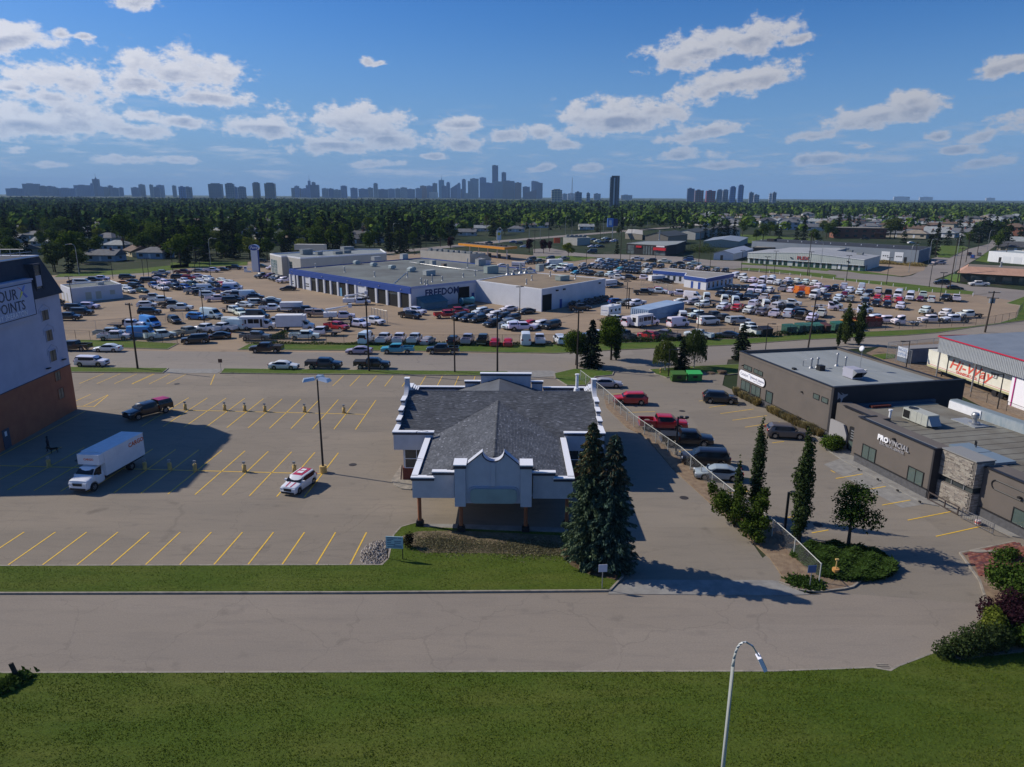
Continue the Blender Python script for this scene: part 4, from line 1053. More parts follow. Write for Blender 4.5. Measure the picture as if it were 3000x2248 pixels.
# ------------------------------------------------------------------ transport depot at the right edge
def corrugated(mb,a,b,z0,z1,pitch=.3,depth=.05,mi=0):
    a,b=Vector(a[:2]),Vector(b[:2]);L=(b-a).length;d=(b-a)/L;nn=Vector((d.y,-d.x))
    n_=max(1,int(L/pitch));pts=[]
    for i in range(n_):
        for t,o in((0,0),(.3,0),(.5,depth),(.8,depth)):pts.append(a+d*(L*(i+t)/n_)+nn*o)
    pts.append(b)
    vs=[(p.x,p.y,z0) for p in pts]+[(p.x,p.y,z1) for p in pts];m_=len(pts)
    mb.add(vs,[(i,i+1,m_+i+1,m_+i) for i in range(m_-1)],mi)
def depot():
    T=thing('canopy_building','corrugated metal depot canopy with a thin red roof edge on slim posts','building',(68.3,111.6,0),R(-85))
    M_cor=mat('pale_corrugated',(.42,.44,.46),.5,metal=.2,color2=(.36,.38,.4),scale=1.5)
    M_red=mat('red_edge',(.5,.02,.05),.5)
    L,D=34,30
    n_=34
    for i in range(n_):# each fascia sheet on its own
        f=MB();f.box(0,.92,-.03,0,4.35,6.75)
        for k in range(3):f.box(.06+k*.3,.16+k*.3,-.08,-.031,4.36,6.74)
        o=f.build('fascia_sheet',M_cor,T);o.location=(i*.94,0,0)
    for i in range(n_ if False else 12):
        pass
    s_=MB();corrugated(s_,(0,D),(0,0),4.35,6.75,.3,.04);s_.build('side_fascia',M_cor,T)
    r=MB();r.add([(-.2,-.15,6.8),(L,-.15,6.8),(L,D,8.0),(-.2,D,8.0)],[(0,1,2,3)])
    for i in range(60):
        x=i*.56;r.add([(x,-.15,6.8),(x+.08,-.15,6.85),(x+.16,-.15,6.8),(x,D,8.0),(x+.08,D,8.05),(x+.16,D,8.0)],[(0,1,4,3),(1,2,5,4)])
    ro=r.build('roof',mat('metal_roof_grey',(.33,.36,.38),.45,metal=.25,color2=(.28,.31,.33),scale=.5),T)
    e=MB();e.box(-.25,L,-.2,-.05,6.74,6.9);e.box(-.25,-.15,-.05,D,6.9,7.0);e.build('red_trim',M_red,T)
    for x,y in((.2,.3),(8.4,.15),(-.1,12)):
        p=MB();p.cyl(x,y,0,4.4,.13,10);p.build('post',M_steel,T)
    p=MB();p.box(15.3,L,.4,D,0,4.35);p.build('wall',mat('bright_white_wall',(.78,.77,.82),.7),T)
    p=MB();p.box(15.9,16.05,.3,.399,0,4.3);p.build('magenta_downpipe',mat('magenta_paint',(.45,.02,.2),.5),T)
    p=MB();p.box(.2,L,8,8.2,3.9,4.34);p.box(.1,15.2,20,20.3,0,4.34);p.build('inner_wall',M_dark,T)['kind']='stuff'
    p=MB();p.box(4.6,7.4,.5,1.2,4.0,4.34);p.build('ceiling_light',M_white,T)
    # trailer parked half under the canopy
    S=thing('semi_trailer','long white box trailer with big red lettering under the depot canopy','trailer',(69.5,116.0,0),R(-85.5))
    b=MB();b.box(0,19,0,2.6,1.0,3.75,0);b.box(-.02,19.02,-.02,2.62,3.75,3.82);S1=b.build('box',mat('trailer_cream',(.74,.72,.62),.5,color2=(.64,.62,.53),scale=.7),S)
    for x in(5.0,12.2):
        q=MB();q.box(x,x+.12,-.04,-.003,.7,3.7);q.build('panel_joint',M_blackm,S1)
    q=MB();q.box(.1,19,-.015,-.003,1.45,1.5);q.build('stripe',M_red,S1)
    q=MB();q.box(0,19,-.012,-.003,1.02,1.3);q.build('side_skirt',mat('skirt_yellowish',(.42,.4,.22),.6),S1)
    for x in(15.5,16.8):
        for y in(.05,2.25):
            w=MB();w.ycyl(x,y,y+.3,.5,.5);w.build('wheel',M_blackm,S)
    for x in(3.4,):
        w=MB();w.box(x,x+.15,.3,.45,0,1.0);w.box(x,x+.15,2.1,2.25,0,1.0);w.build('landing_leg',M_blackm,S)['kind']='stuff'
    w=MB();w.box(.4,18.6,.5,2.1,.75,.999);w.build('chassis',M_blackm,S)
    redl=mat('faded_red_letter',(.6,.1,.07),.6)
    text_obj('letters','Hi-Way',2.15,redl,S1,face_matrix((5.4,-.03,2.0),(1,0,0)),.006,bold=.03,sx=1.35,shear=.3)
    text_obj('letters','TRANSPORT LTD',.52,redl,S1,face_matrix((7.1,-.03,1.52),(1,0,0)),.006,bold=.015,sx=1.15,shear=.2)
    q=MB();q.xprism([(14.3,3.45),(16.0,3.45),(15.7,2.65),(14.6,2.65)],1,-.03,-.005);q.build('route_shield',mat('shield_grey',(.16,.17,.16),.6),S1)
    text_obj('letters','13',.75,M_white,S1,face_matrix((14.72,-.045,2.78),(1,0,0)),.006,bold=.02,sx=1.2)
    # blue steel container with a banner, and its wire gate
    K=thing('storage_container','blue-grey storage container with a printed banner on its end','container',(69.4,121.6,0),R(14))
    b=MB();b.box(0,12,0,2.5,.1,2.6);kb=b.build('box',mat('container_bluegrey',(.12,.15,.2),.6,color2=(.16,.2,.26),scale=.8),K)
    b=MB();b.box(-.02,12.02,-.02,2.52,2.601,2.68);b.build('container_roof',mat('container_top',(.24,.23,.22),.7),K)
    b=MB();corrugated(b,(.02,-.012),(11.98,-.012),.15,2.55,.28,.04);b.build('corrugation',mat('container_bluegrey',()),K)
    b=MB();b.box(-.09,-.03,-.1,2.4,.9,2.7);kk=b.build('banner',mat('banner_white',(.62,.66,.74),.6),K)
    text_obj('letters','NOW',.75,mat('banner_blue',(.12,.22,.45),.6),kk,face_matrix((-.1,2.25,2.0),(0,-1,0)),.004)
    text_obj('letters','OPEN',.7,mat('banner_blue',()),kk,face_matrix((-.1,2.3,1.2),(0,-1,0)),.004)
    D_=thing('metal_container','dark green waste skip lying behind the grey office','skip',(57.6,84.0,0),R(-78))
    b=MB();b.prism([(0,0),(4.2,0),(4.2,1.8),(0,1.8)],0,1.1);b.build('bin_body',mat('skip_green',(.03,.06,.06),.6),D_)
    b=MB();b.box(-.05,2.05,-.05,1.85,1.1,1.2);b.box(2.15,4.25,-.05,1.85,1.1,1.2);b.build('bin_lid',mat('skip_lid',(.06,.09,.1),.6),D_)['kind']='stuff'
depot()
# ================================================================== dealership and the blocks beyond
def wp(k,pts,z):return[tuple(W(k,x,y,z)[:2]) for x,y in pts]
def flat_building(name,label,cat,poly,h,mw,mr,par=.4,pt=.3,mcap=None,parname='parapet'):
    cx,cy=sum(p[0] for p in poly)/len(poly),sum(p[1] for p in poly)/len(poly)
    T=thing(name,label,cat,(cx,cy,0))
    a=sum(poly[i][0]*poly[(i+1)%len(poly)][1]-poly[(i+1)%len(poly)][0]*poly[i][1] for i in range(len(poly)))
    if a<0:poly=poly[::-1]
    b=MB();b.prism(poly,0,h-par);wb(b,'wall',mw,T)
    b=MB();b.poly([(p[0],p[1],h-par+.02) for p in poly]);wb(b,'roof',mr,T)
    if par>0:
        P=[Vector(p) for p in poly];n=len(P);Q=[]
        for i in range(n):
            d0=(P[i]-P[i-1]).normalized();d1=(P[(i+1)%n]-P[i]).normalized()
            nn=(Vector((-d0.y,d0.x))+Vector((-d1.y,d1.x)))
            nn=nn.normalized();nn /= max(.4,nn.dot(Vector((-d1.y,d1.x))));Q.append(P[i]+nn*pt)
        k=MB()
        for i in range(n):
            j=(i+1)%n
            k.add([(P[i].x,P[i].y,h-par),(P[j].x,P[j].y,h-par),(P[j].x,P[j].y,h),(P[i].x,P[i].y,h),(Q[j].x,Q[j].y,h),(Q[i].x,Q[i].y,h),(Q[j].x,Q[j].y,h-par),(Q[i].x,Q[i].y,h-par)],
                  [(0,1,2,3),(3,2,4,5),(5,4,6,7)])
        wb(k,parname,[mcap or mw],T)
    return T
def panel(T,a,b,s0,s1,z0,z1,m,name,proud=.04,thick=None,sub=None):
    """a flat piece on the wall running a->b (outside on the right hand of a->b)"""
    a,b=Vector(a[:2]),Vector(b[:2]);d=(b-a).normalized();nn=Vector((d.y,-d.x))
    th=thick if thick is not None else proud+.06
    p=[a+d*s0+nn*proud,a+d*s1+nn*proud,a+d*s1+nn*(proud-th),a+d*s0+nn*(proud-th)]
    q=MB();q.prism([tuple(v) for v in p],z0,z1)
    return wb(q,name,m,sub or T)
def wtext(T,body,a,b,s0,z,size,m,extrude=.02,bold=0,sx=1.0,proud=.06):
    a,b=Vector(a[:2]),Vector(b[:2]);d=(b-a).normalized();nn=Vector((d.y,-d.x));p=a+d*s0+nn*proud
    o=text_obj('letters',body,size,m,T,Matrix.Identity(4),extrude,bold,sx=sx)
    o.matrix_local=Matrix.Translation(Vector(T.location)).inverted() @ face_matrix((p.x,p.y,z),(d.x,d.y,0))
    return o
M_dwhite=mat('dealer_white_wall',(.56,.58,.63),.85,color2=(.5,.52,.57),scale=.35,bump=.04)
M_dblue=mat('dealer_blue_band',(.02,.06,.26),.5)
M_tar=mat('tar_gravel_roof',(.17,.19,.18),.95,color2=(.1,.105,.1),scale=.09,bump=.1,detail=8)
M_tanroof=mat('tan_gravel_roof',(.26,.20,.13),.95,color2=(.2,.155,.105),scale=.2,bump=.1,detail=8)
M_beige=mat('beige_siding',(.42,.41,.37),.85,color2=(.38,.37,.33),scale=.5)
M_garage=mat('garage_door_white',(.6,.62,.65),.6)
rb=random.Random(21)

def roof_unit(T,x,y,z,ang,lx,ly,h,m,name='roof_unit',legs=True):
    q=MB();q.obox(x,y,ang,lx,ly,z+.15,z+h);q.obox(x,y,ang,lx*.9,ly*.9,z,z+.15)
    q.obox(x,y,ang,lx+.1,ly+.1,z+h,z+h+.05)
    return wb(q,name,m,T)
def exhaust_hood(T,x,y,z,ang):
    """low fan hood with a curved top"""
    q=MB();n=8;u=Vector((math.cos(ang),math.sin(ang)));v=Vector((-u.y,u.x));prof=[(0,0),(2.0,0),(2.0,.5)]+[(1.2+.8*math.cos(R(a)),.5+.45*math.sin(R(a))) for a in(20,45,70,90)]+[(.5,.95),(0,.7)]
    P0=[(x+u.x*(a-1)-v.x*.8,y+u.y*(a-1)-v.y*.8,z+.35+b_) for a,b_ in prof];P1=[(x+u.x*(a-1)+v.x*.8,y+u.y*(a-1)+v.y*.8,z+.35+b_) for a,b_ in prof]
    m_=len(prof);q.add(P0+P1,[tuple(range(m_))[::-1],tuple(range(m_,2*m_))]+[(i,(i+1)%m_,m_+(i+1)%m_,m_+i) for i in range(m_)])
    q.obox(x,y,ang,1.2,1.2,z,z+.35)
    return wb(q,'exhaust_hood',mat('hood_pale',(.36,.42,.42),.6,noise=.2,scale=2),T)
def stack(T,x,y,z,h,r=.16):
    q=MB();q.cyl(x,y,z,z+.25,r*2,10,r2=r*1.2);q.cyl(x,y,z+.2,z+h,r,8);q.cyl(x,y,z+h,z+h+.15,r*1.7,8,r2=r)
    return wb(q,'vent_pipe',M_steel,T,True)

def dealership():
    A,B,C=(-70.2,225.1),(-25.8,179.8),(-10.05,195.6)
    E_,Fp,Gb,Hb=(-2.9,208.4),(6.3,217.3),(7.3,226.5),(-34.2,268.9)
    T=flat_building('dealership_workshop','long white workshop with a blue fascia, open service bays and FREEDOM on its end wall','building',[A,B,C,E_,Fp,Gb,Hb],5.7,M_dwhite,M_tar,.3,.3,M_dblue)
    # blue fascia over the bays
    panel(T,A,B,-.1,63.6,3.95,5.45,M_dblue,'blue_fascia',.25,.3)
    panel(T,B,C,0,22.4,5.15,5.66,mat('end_band',(.36,.4,.55),.8),'end_band',.03,.06)
    s_=[0.2,3.06,4.98,8.64,12.69,16.79,21.03,24.68,28.7,33.53,37.98,43.15,48.13,53.14,58.53,63.4]
    shut={0:1,3:1,10:.45 and 1,8:0}
    # floor plan of bays: dark openings recessed between white piers
    for i in range(len(s_)-1):
        a0,a1=s_[i]+.55,s_[i+1]-.55
        if i==1:a0,a1=s_[i]+.4,s_[i+1]-.3
        if i in(0,3,10):
            o=panel(T,A,B,a0,a1,0.02,3.9,M_garage,'garage_door',.02,.1)
            for k in range(2):panel(T,A,B,a0+.4,a1-.4,.9+k*.7,1.25+k*.7,M_glass,'door_light',.035,.03,o)
        else:
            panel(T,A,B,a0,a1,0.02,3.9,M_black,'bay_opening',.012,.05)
            if i%3==1:panel(T,A,B,a0+.3,a1-.3,3.1,3.85,M_glass,'rolled_door',.05,.03)
            if i==8:panel(T,A,B,a0,a0+1.2,.02,2.4,mat('pale_blue_door',(.16,.36,.55),.5),'blue_door',.07,.05)
    for i,s0 in enumerate(s_):panel(T,A,B,s0-.45,s0+.4,0,3.95,M_dwhite,'pier',.32,.3)
    for s0 in(1.5,20,34,40.2,49.5,59.5):panel(T,A,B,s0,s0+.3,4.7,4.9,M_steel,'wall_light',.45,.2)
    ink=mat('mural_navy',(.02,.04,.12),.7)
    wtext(T,'FREEDOM',B,C,4.5,2.85,2.5,ink,.01,bold=.085,sx=1.05,proud=.04)
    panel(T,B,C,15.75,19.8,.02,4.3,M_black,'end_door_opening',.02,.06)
    panel(T,B,C,20.6,21.6,.02,2.4,M_dblue,'side_door',.03,.06)
    for k,(fx,fy) in(('L3',(30,455)),):exhaust_hood(T,*W(k,fx,fy,5.5)[:2],5.4,R(44))
    for fx,fy in((1460,290),(1660,315),(1875,345),(2095,378)):exhaust_hood(T,*W('L2',fx,fy,5.7)[:2],5.4,R(44))
    for k,fx,fy,h in(('L2',980,335,1.2),('L2',1320,390,1.6),('L2',1672,445,1.5),('L2',2055,450,1.4),('L3',135,600,1.3),('L3',180,610,1.0),('L3',210,622,1.3),('L3',265,585,1.9),('L3',385,570,1.2),('L3',630,530,1.1),('L3',768,512,1.5),('L3',680,420,3.0),('L3',950,390,1.2)):
        stack(T,*W(k,fx,fy,5.45)[:2],5.4,h)
    for k,fx,fy,lx,ly,h,c in(('L3',230,505,3.4,1.7,1.5,(.4,.43,.42)),('L3',130,375,2.2,1.6,1.1,(.3,.33,.32)),('L3',272,390,1.7,1.6,1.7,(.42,.43,.4)),('L3',405,412,1.3,1.2,1.2,(.2,.15,.11)),('L3',830,392,3.2,1.8,2.2,(.38,.38,.36)),('L3',955,480,4.6,1.7,2.2,(.34,.4,.36)),('L3',1525,460,2.2,1.6,2.2,(.4,.42,.37)),
                                  ('L2',2015,240,2.4,1.9,2.0,(.42,.44,.45)),('L2',1690,255,3.0,2.2,1.5,(.3,.32,.33)),('L2',1630,215,3.0,2.0,1.2,(.4,.42,.43))):
        p=W(k,fx,fy,5.5);roof_unit(T,p.x,p.y,5.42,R(44),lx,ly,h,mat('unit_%d'%int(fx),c,.6,noise=.15,scale=2))
    g=MB();p0,p1=W('L2',1880,540,5.5),W('L2',2130,320,5.5)
    for i in range(14):
        a=p0.lerp(p1,i/14);q_=p0.lerp(p1,(i+.55)/14);g.tube([(a.x,a.y,5.5),(q_.x,q_.y,5.5)],.14,4)
    o=wb(g,'gas_line',M_white,T)
    g=MB();pts=[W('L3',0,355,5.7),W('L3',350,405,5.7),W('L3',800,455,5.7),W('L3',1480,470,5.7)]
    g.tube([(p.x,p.y,5.75) for p in pts],.12,5);wb(g,'roof_pipe',M_steel,T)
    # tan-roofed wing
    D=(7.25,177.2);E2=(26.4,202.2)
    T2=flat_building('workshop_wing','windowless white wing with a tan gravel roof beside the workshop','building',[C,D,E2,Fp,E_],5.75,M_dwhite,M_tanroof,.22,.28,M_white)
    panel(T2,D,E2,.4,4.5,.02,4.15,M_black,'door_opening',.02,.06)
    panel(T2,D,E2,8.2,9.3,.02,2.3,M_dblue,'side_door',.03,.06)
    for s0 in(6.2,9.5,27.5):panel(T2,D,E2,s0,s0+.7,4.6,4.95,M_blackm,'floodlight',.5,.4)
    for x,y in((1150,500),(1300,480)):
        p=W('L3',x,y,5.7);
        q=MB();q.cyl(p.x,p.y,5.55,6.1,.75,12,r2=.45);q.cyl(p.x,p.y,6.1,8.2,.42,12);q.cyl(p.x,p.y,8.2,8.8,.3,10);wb(q,'exhaust_stack',M_steel,T2,True)
        q=MB();q.cyl(p.x+1.6,p.y+.6,5.55,6.0,.8,12,r2=.5);q.tube([(p.x+1.6,p.y+.6,6.0),(p.x+1.7,p.y+.7,6.7),(p.x+2.6,p.y+1.0,7.1),(p.x+3.4,p.y+1.2,6.8)],.4,8);wb(q,'fan_duct',M_steel,T2,True)
    for x,y in((1370,610),(1432,565),(1648,518),(1943,550)):stack(T2,*W('L3',x,y,5.6)[:2],5.55,1.3)
    p=W('L3',1790,565,5.6);q=roof_unit(T2,p.x,p.y,5.55,R(48),4.2,1.8,1.3,mat('unit_greenish',(.33,.38,.34),.6,noise=.1,scale=2))
    # junk heap along the wing: an uncountable pile
    hp=MB();pr=random.Random(4)
    for i in range(240):
        f=pr.random();p=Vector(D).lerp(Vector(E2),.33+f*.62);nn=Vector((.8,-.6));off=.8+pr.random()*3.2
        hh=pr.random()*1.6*max(.15,1-abs(off-2)/2.6);q_=p+nn*off
        if i%3==0:hp.cyl(q_.x,q_.y,hh,hh+.2,pr.uniform(.3,.5),10)
        else:hp.obox(q_.x,q_.y,pr.random()*3,pr.uniform(.3,1.6),pr.uniform(.15,.6),hh,hh+pr.uniform(.1,.5))
    o=hp.build('scrap_heap',mat('scrap_dark',(.05,.055,.06),.7,color2=(.12,.11,.1),scale=2));tag(o,'dark heap of tyres and scrap car parts along the white wing','scrap heap');o['kind']='stuff'
    # showroom
    sp=[(-88.7,262.3),(-81.0,251.3),(-79.4,252.5),(-72.6,245.2),(-63.8,254.2),(-47.5,270.5),(-53,289),(-64.7,289)]
    T3=flat_building('dealership_showroom','pale showroom with a tall glass corner behind the blue-trimmed workshop','building',sp,7.4,M_beige,mat('showroom_roof',(.24,.27,.27),.9,color2=(.2,.22,.22),scale=.3),.45,.3,M_white)
    a,b_=sp[0],sp[1];L=(Vector(b_)-Vector(a)).length
    gl=MB()
    for i in range(4):
        for j in range(5):
            o=panel(T3,a,b_,1.0+i*1.75,1.0+i*1.75+1.62,.3+j*1.05,.3+j*1.05+.95,mat('showroom_glass',(.05,.11,.12),.1,color2=(.2,.26,.27),scale=.4,spec=.7),'window',.03,.05)
    for i in range(5):panel(T3,a,b_,.86+i*1.75,.99+i*1.75,.2,5.6,M_white,'mullion',.08,.1)
    a,b_=sp[2],sp[3]
    for i in range(2):
        for j in range(3):panel(T3,a,b_,1.6+i*1.1,2.6+i*1.1,2.8+j*.95,3.65+j*.95,M_glassg,'window',.03,.05)
    for k,x,y,lx,ly,h in(('L2',870,180,4,2.5,1.9),('L2',1020,185,2,1.8,1.1),('L2',1240,175,3,2,1.0),('L2',1340,165,3,2,1.1),('L2',1350,130,4.5,3,1.4)):
        p=W(k,x,y,7.1);roof_unit(T3,p.x,p.y,6.98,R(42),lx,ly,h,mat('unit_grey_b',(.25,.27,.27),.6,noise=.2,scale=1.5))
    p=W('L2',920,115,7.5);q=MB();q.obox(p.x,p.y,R(-6),12,3.5,7.0,9.2);wb(q,'roof_screen',M_beige,T3)
    # oval pylon sign
    p=W('L2',283,388)
    T4=thing('pylon_sign','tall white pylon with a blue oval badge at the dealership entrance','sign',(p.x,p.y,0),R(-12))
    q=MB();q.prism([(-1.35,-.45),(1.35,-.45),(1.35,.45),(-1.35,.45)],.0,8.2);q.build('pylon',mat('pylon_white',(.6,.63,.68),.4),T4)
    q=MB();q.box(1.36,1.5,-.4,.4,0,8.1);q.build('pylon_edge',M_dblue,T4)
    def oval(rx,rz,y0,y1,cz):
        q=MB();P=[(rx*math.cos(R(a)),cz+rz*math.sin(R(a))) for a in range(0,360,15)];q.xprism(P,1,y0,y1);return q
    o=oval(2.0,1.15,-.5,.5,9.0).build('badge',mat('badge_rim',(.5,.55,.65),.3,metal=.5),T4)
    oval(1.85,1.0,-.56,-.501,9.0).build('badge_face',mat('badge_blue',(.02,.07,.28),.3),o)
    text_obj('letters','Ford',1.5,M_white,o,face_matrix((-1.4,-.58,8.6),(1,0,0)),.01,bold=.02,sx=1.0,shear=.35)
    q=MB();q.box(-3.9,-2.6,-.2,.2,0,1.9);
    S5=thing('low_sign','small white entrance sign beside the tall pylon','sign',(p.x-3.2,p.y-1.2,0),R(-12))
    q=MB();q.box(-.9,.3,-.2,.2,0,2.0);q.box(.3,2.0,-.2,.2,0,.6);q.build('sign_body',M_white,S5);q=MB();q.box(-.8,.2,-.23,-.201,1.4,1.9);q.build('sign_face',M_dblue,S5)
    # kiosk / wash bay on the left
    K=[(-116.5,186.7),(-108.5,197.2),(-116.1,205.7),(-123.9,194.6)]
    T5=flat_building('utility_building','small white flat-roofed block with boarded doors at the left of the yard','building',K,3.95,M_dwhite,M_tar,.25,.25,M_white)
    a,b_=K[0],K[1];L=(Vector(b_)-Vector(a)).length
    a,b_=(-116.5,186.7),(-108.5,197.2)
    for s0,s1 in((3.6,5.1),(6.2,7.6),(9.9,11.2)):panel(T5,a,b_,s0,s1,.5 if s0<9 else 1.3,2.5,mat('shutter_beige',(.4,.4,.34),.7),'shutter',.03,.06)
    c_,d_=K[3],K[0]
    for s0 in(2.2,6.0):panel(T5,c_,d_,s0,s0+1.1,.05,2.3,mat('shutter_beige',()),'door',.03,.06)
    q=MB();q.obox(-114.2,196.8,R(52),1.6,1.4,3.7,4.5);wb(q,'roof_unit',M_steel,T5)
    # used-car office, blue and white
    U=[(48.7,247.9),(57.9,238.9),(55.6,231.0),(60.4,222.1),(73.5,237.9),(62.5,247.0),(55.5,255.9)]
    T6=flat_building('sales_office','low white sales office with a deep blue fascia among the parked vans','building',U,3.7,M_dwhite,mat('office_roof',(.3,.28,.25),.9,color2=(.24,.22,.2),scale=.3),.1,.3,M_white)
    for i in(0,1,2,3):panel(T6,U[i],U[i+1],-.05,(Vector(U[i+1])-Vector(U[i])).length+.05,2.55,3.62,M_dblue,'blue_fascia',.22,.25)
    for i in range(5):panel(T6,U[0],U[1],1.2+i*2.3,2.1+i*2.3,.7,2.3,M_glass,'window',.03,.05)
    for i in range(6):panel(T6,U[3],U[4],1.5+i*3.2,2.6+i*3.2,.5,2.3,M_glass,'window',.03,.05)
    for s0 in(3.2,6.5):panel(T6,U[2],U[3],s0,s0+1.1,.03,2.2,M_dblue,'door',.03,.05)
    # lean-to shed and tank at the FREEDOM wall
    sh=thing('lean_to_shed','blue-green lean-to shed against the FREEDOM wall','shed',(-22.5,178.6,0),R(41))
    q=MB();q.add([(0,0,0),(7.5,0,0),(7.5,4,0),(0,4,0),(0,0,1.8),(7.5,0,1.8),(7.5,4,3.2),(0,4,3.2)],[(0,1,5,4),(1,2,6,5),(3,0,4,7),(2,3,7,6)]);q.build('shed_wall',mat('shed_blue',(.06,.15,.22),.7,color2=(.09,.2,.27),scale=2),sh)
    q=MB();q.add([(-.2,-.4,1.75),(7.7,-.4,1.75),(7.7,4,3.3),(-.2,4,3.3)],[(0,1,2,3)]);q.build('shed_roof',mat('shed_roof_teal',(.05,.13,.16),.6,color2=(.08,.18,.2),scale=1),sh)
    tk=thing('storage_tank','horizontal teal fuel tank beside the lean-to shed','tank',(-13.8,186.2,0),R(41))
    q=MB();v=[]
    q.tube([(0,0,1.2),(.4,0,1.2),(4.2,0,1.2),(4.6,0,1.2)],[.5,1.0,1.0,.5],14);q.build('tank_shell',mat('tank_teal',(.05,.2,.27),.5),tk,True)
    q=MB();q.box(.8,1.1,-.7,.7,0,.5);q.box(3.5,3.8,-.7,.7,0,.5);q.build('saddle',M_blackm,tk)['kind']='stuff'
dealership()

def container_big():
    p=W('L4',1000,1060)
    T=thing('shipping_container','pair of joined pale blue corrugated containers standing in the yard','container',(p.x,p.y,0),R(50))
    Mc=mat('container_pale_blue',(.15,.26,.42),.6,color2=(.2,.32,.47),scale=.4);Mt=mat('container_top_blue',(.25,.35,.5),.6,color2=(.32,.42,.55),scale=.3)
    for j in(0,):
        b=MB();b.box(0,17.5,0.05,4.9,.15,2.8);b.build('box',Mc,T)
        b=MB();corrugated(b,(0,-.01+.05),(17.5,.04),.2,2.75,.35,.06);b.build('side_corrugation',Mc,T)
        b=MB();b.box(-.02,17.52,0,4.95,2.8,2.9);b.build('container_roof',Mt,T)
        for i in range(9):
            e=MB();e.box(-.1,-.02,.2+i*.53,.42+i*.53,.3,2.7);e.build('end_rib',mat('rib_white_blue',(.45,.55,.66),.6),T)
container_big()

def simple_hall(name,label,poly,h,mw,mr,ridge=None,cat='building',overhang=.3):
    """gabled hall on a four-corner plan; ridge height over the middle of the first and third edges"""
    P=[Vector((p[0],p[1])) for p in poly]
    a=sum(P[i].x*P[(i+1)%4].y-P[(i+1)%4].x*P[i].y for i in range(4))
    cx,cy=sum(p.x for p in P)/4,sum(p.y for p in P)/4
    T=thing(name,label,cat,(cx,cy,0))
    m0,m1=(P[0]+P[1])/2,(P[2]+P[3])/2
    rz=ridge or h
    b=MB();b.add([(P[0].x,P[0].y,0),(P[1].x,P[1].y,0),(P[1].x,P[1].y,h),(m0.x,m0.y,rz),(P[0].x,P[0].y,h),(P[2].x,P[2].y,0),(P[3].x,P[3].y,0),(P[3].x,P[3].y,h),(m1.x,m1.y,rz),(P[2].x,P[2].y,h)],
                    [(0,1,2,3,4),(5,6,7,8,9),(1,5,9,2),(6,0,4,7)])
    wb(b,'wall',mw,T)
    r=MB();d=(m1-m0).normalized()*overhang;e0,e1=(P[1]-P[0]).normalized()*overhang,(P[2]-P[3]).normalized()*overhang
    dz=(rz-h)/max(.1,(P[1]-P[0]).length/2)*overhang
    def v(p,z):return(p.x,p.y,z)
    A0,B0,R0,A1,B1,R1_=P[0]-d-e0,P[1]-d+e0,m0-d,P[3]+d-e1,P[2]+d+e1,m1+d
    for q in([v(A0,h-dz),v(R0,rz),v(R1_,rz),v(A1,h-dz)],[v(R0,rz),v(B0,h-dz),v(B1,h-dz),v(R1_,rz)]):
        top=[(x,y,z+.18) for x,y,z in q];bot=[(x,y,z+.02) for x,y,z in q]
        r.add(bot+top,[(3,2,1,0),(4,5,6,7)]+[(i,(i+1)%4,4+(i+1)%4,4+i) for i in range(4)])
    wb(r,'roof',mr,T)
    return T,P
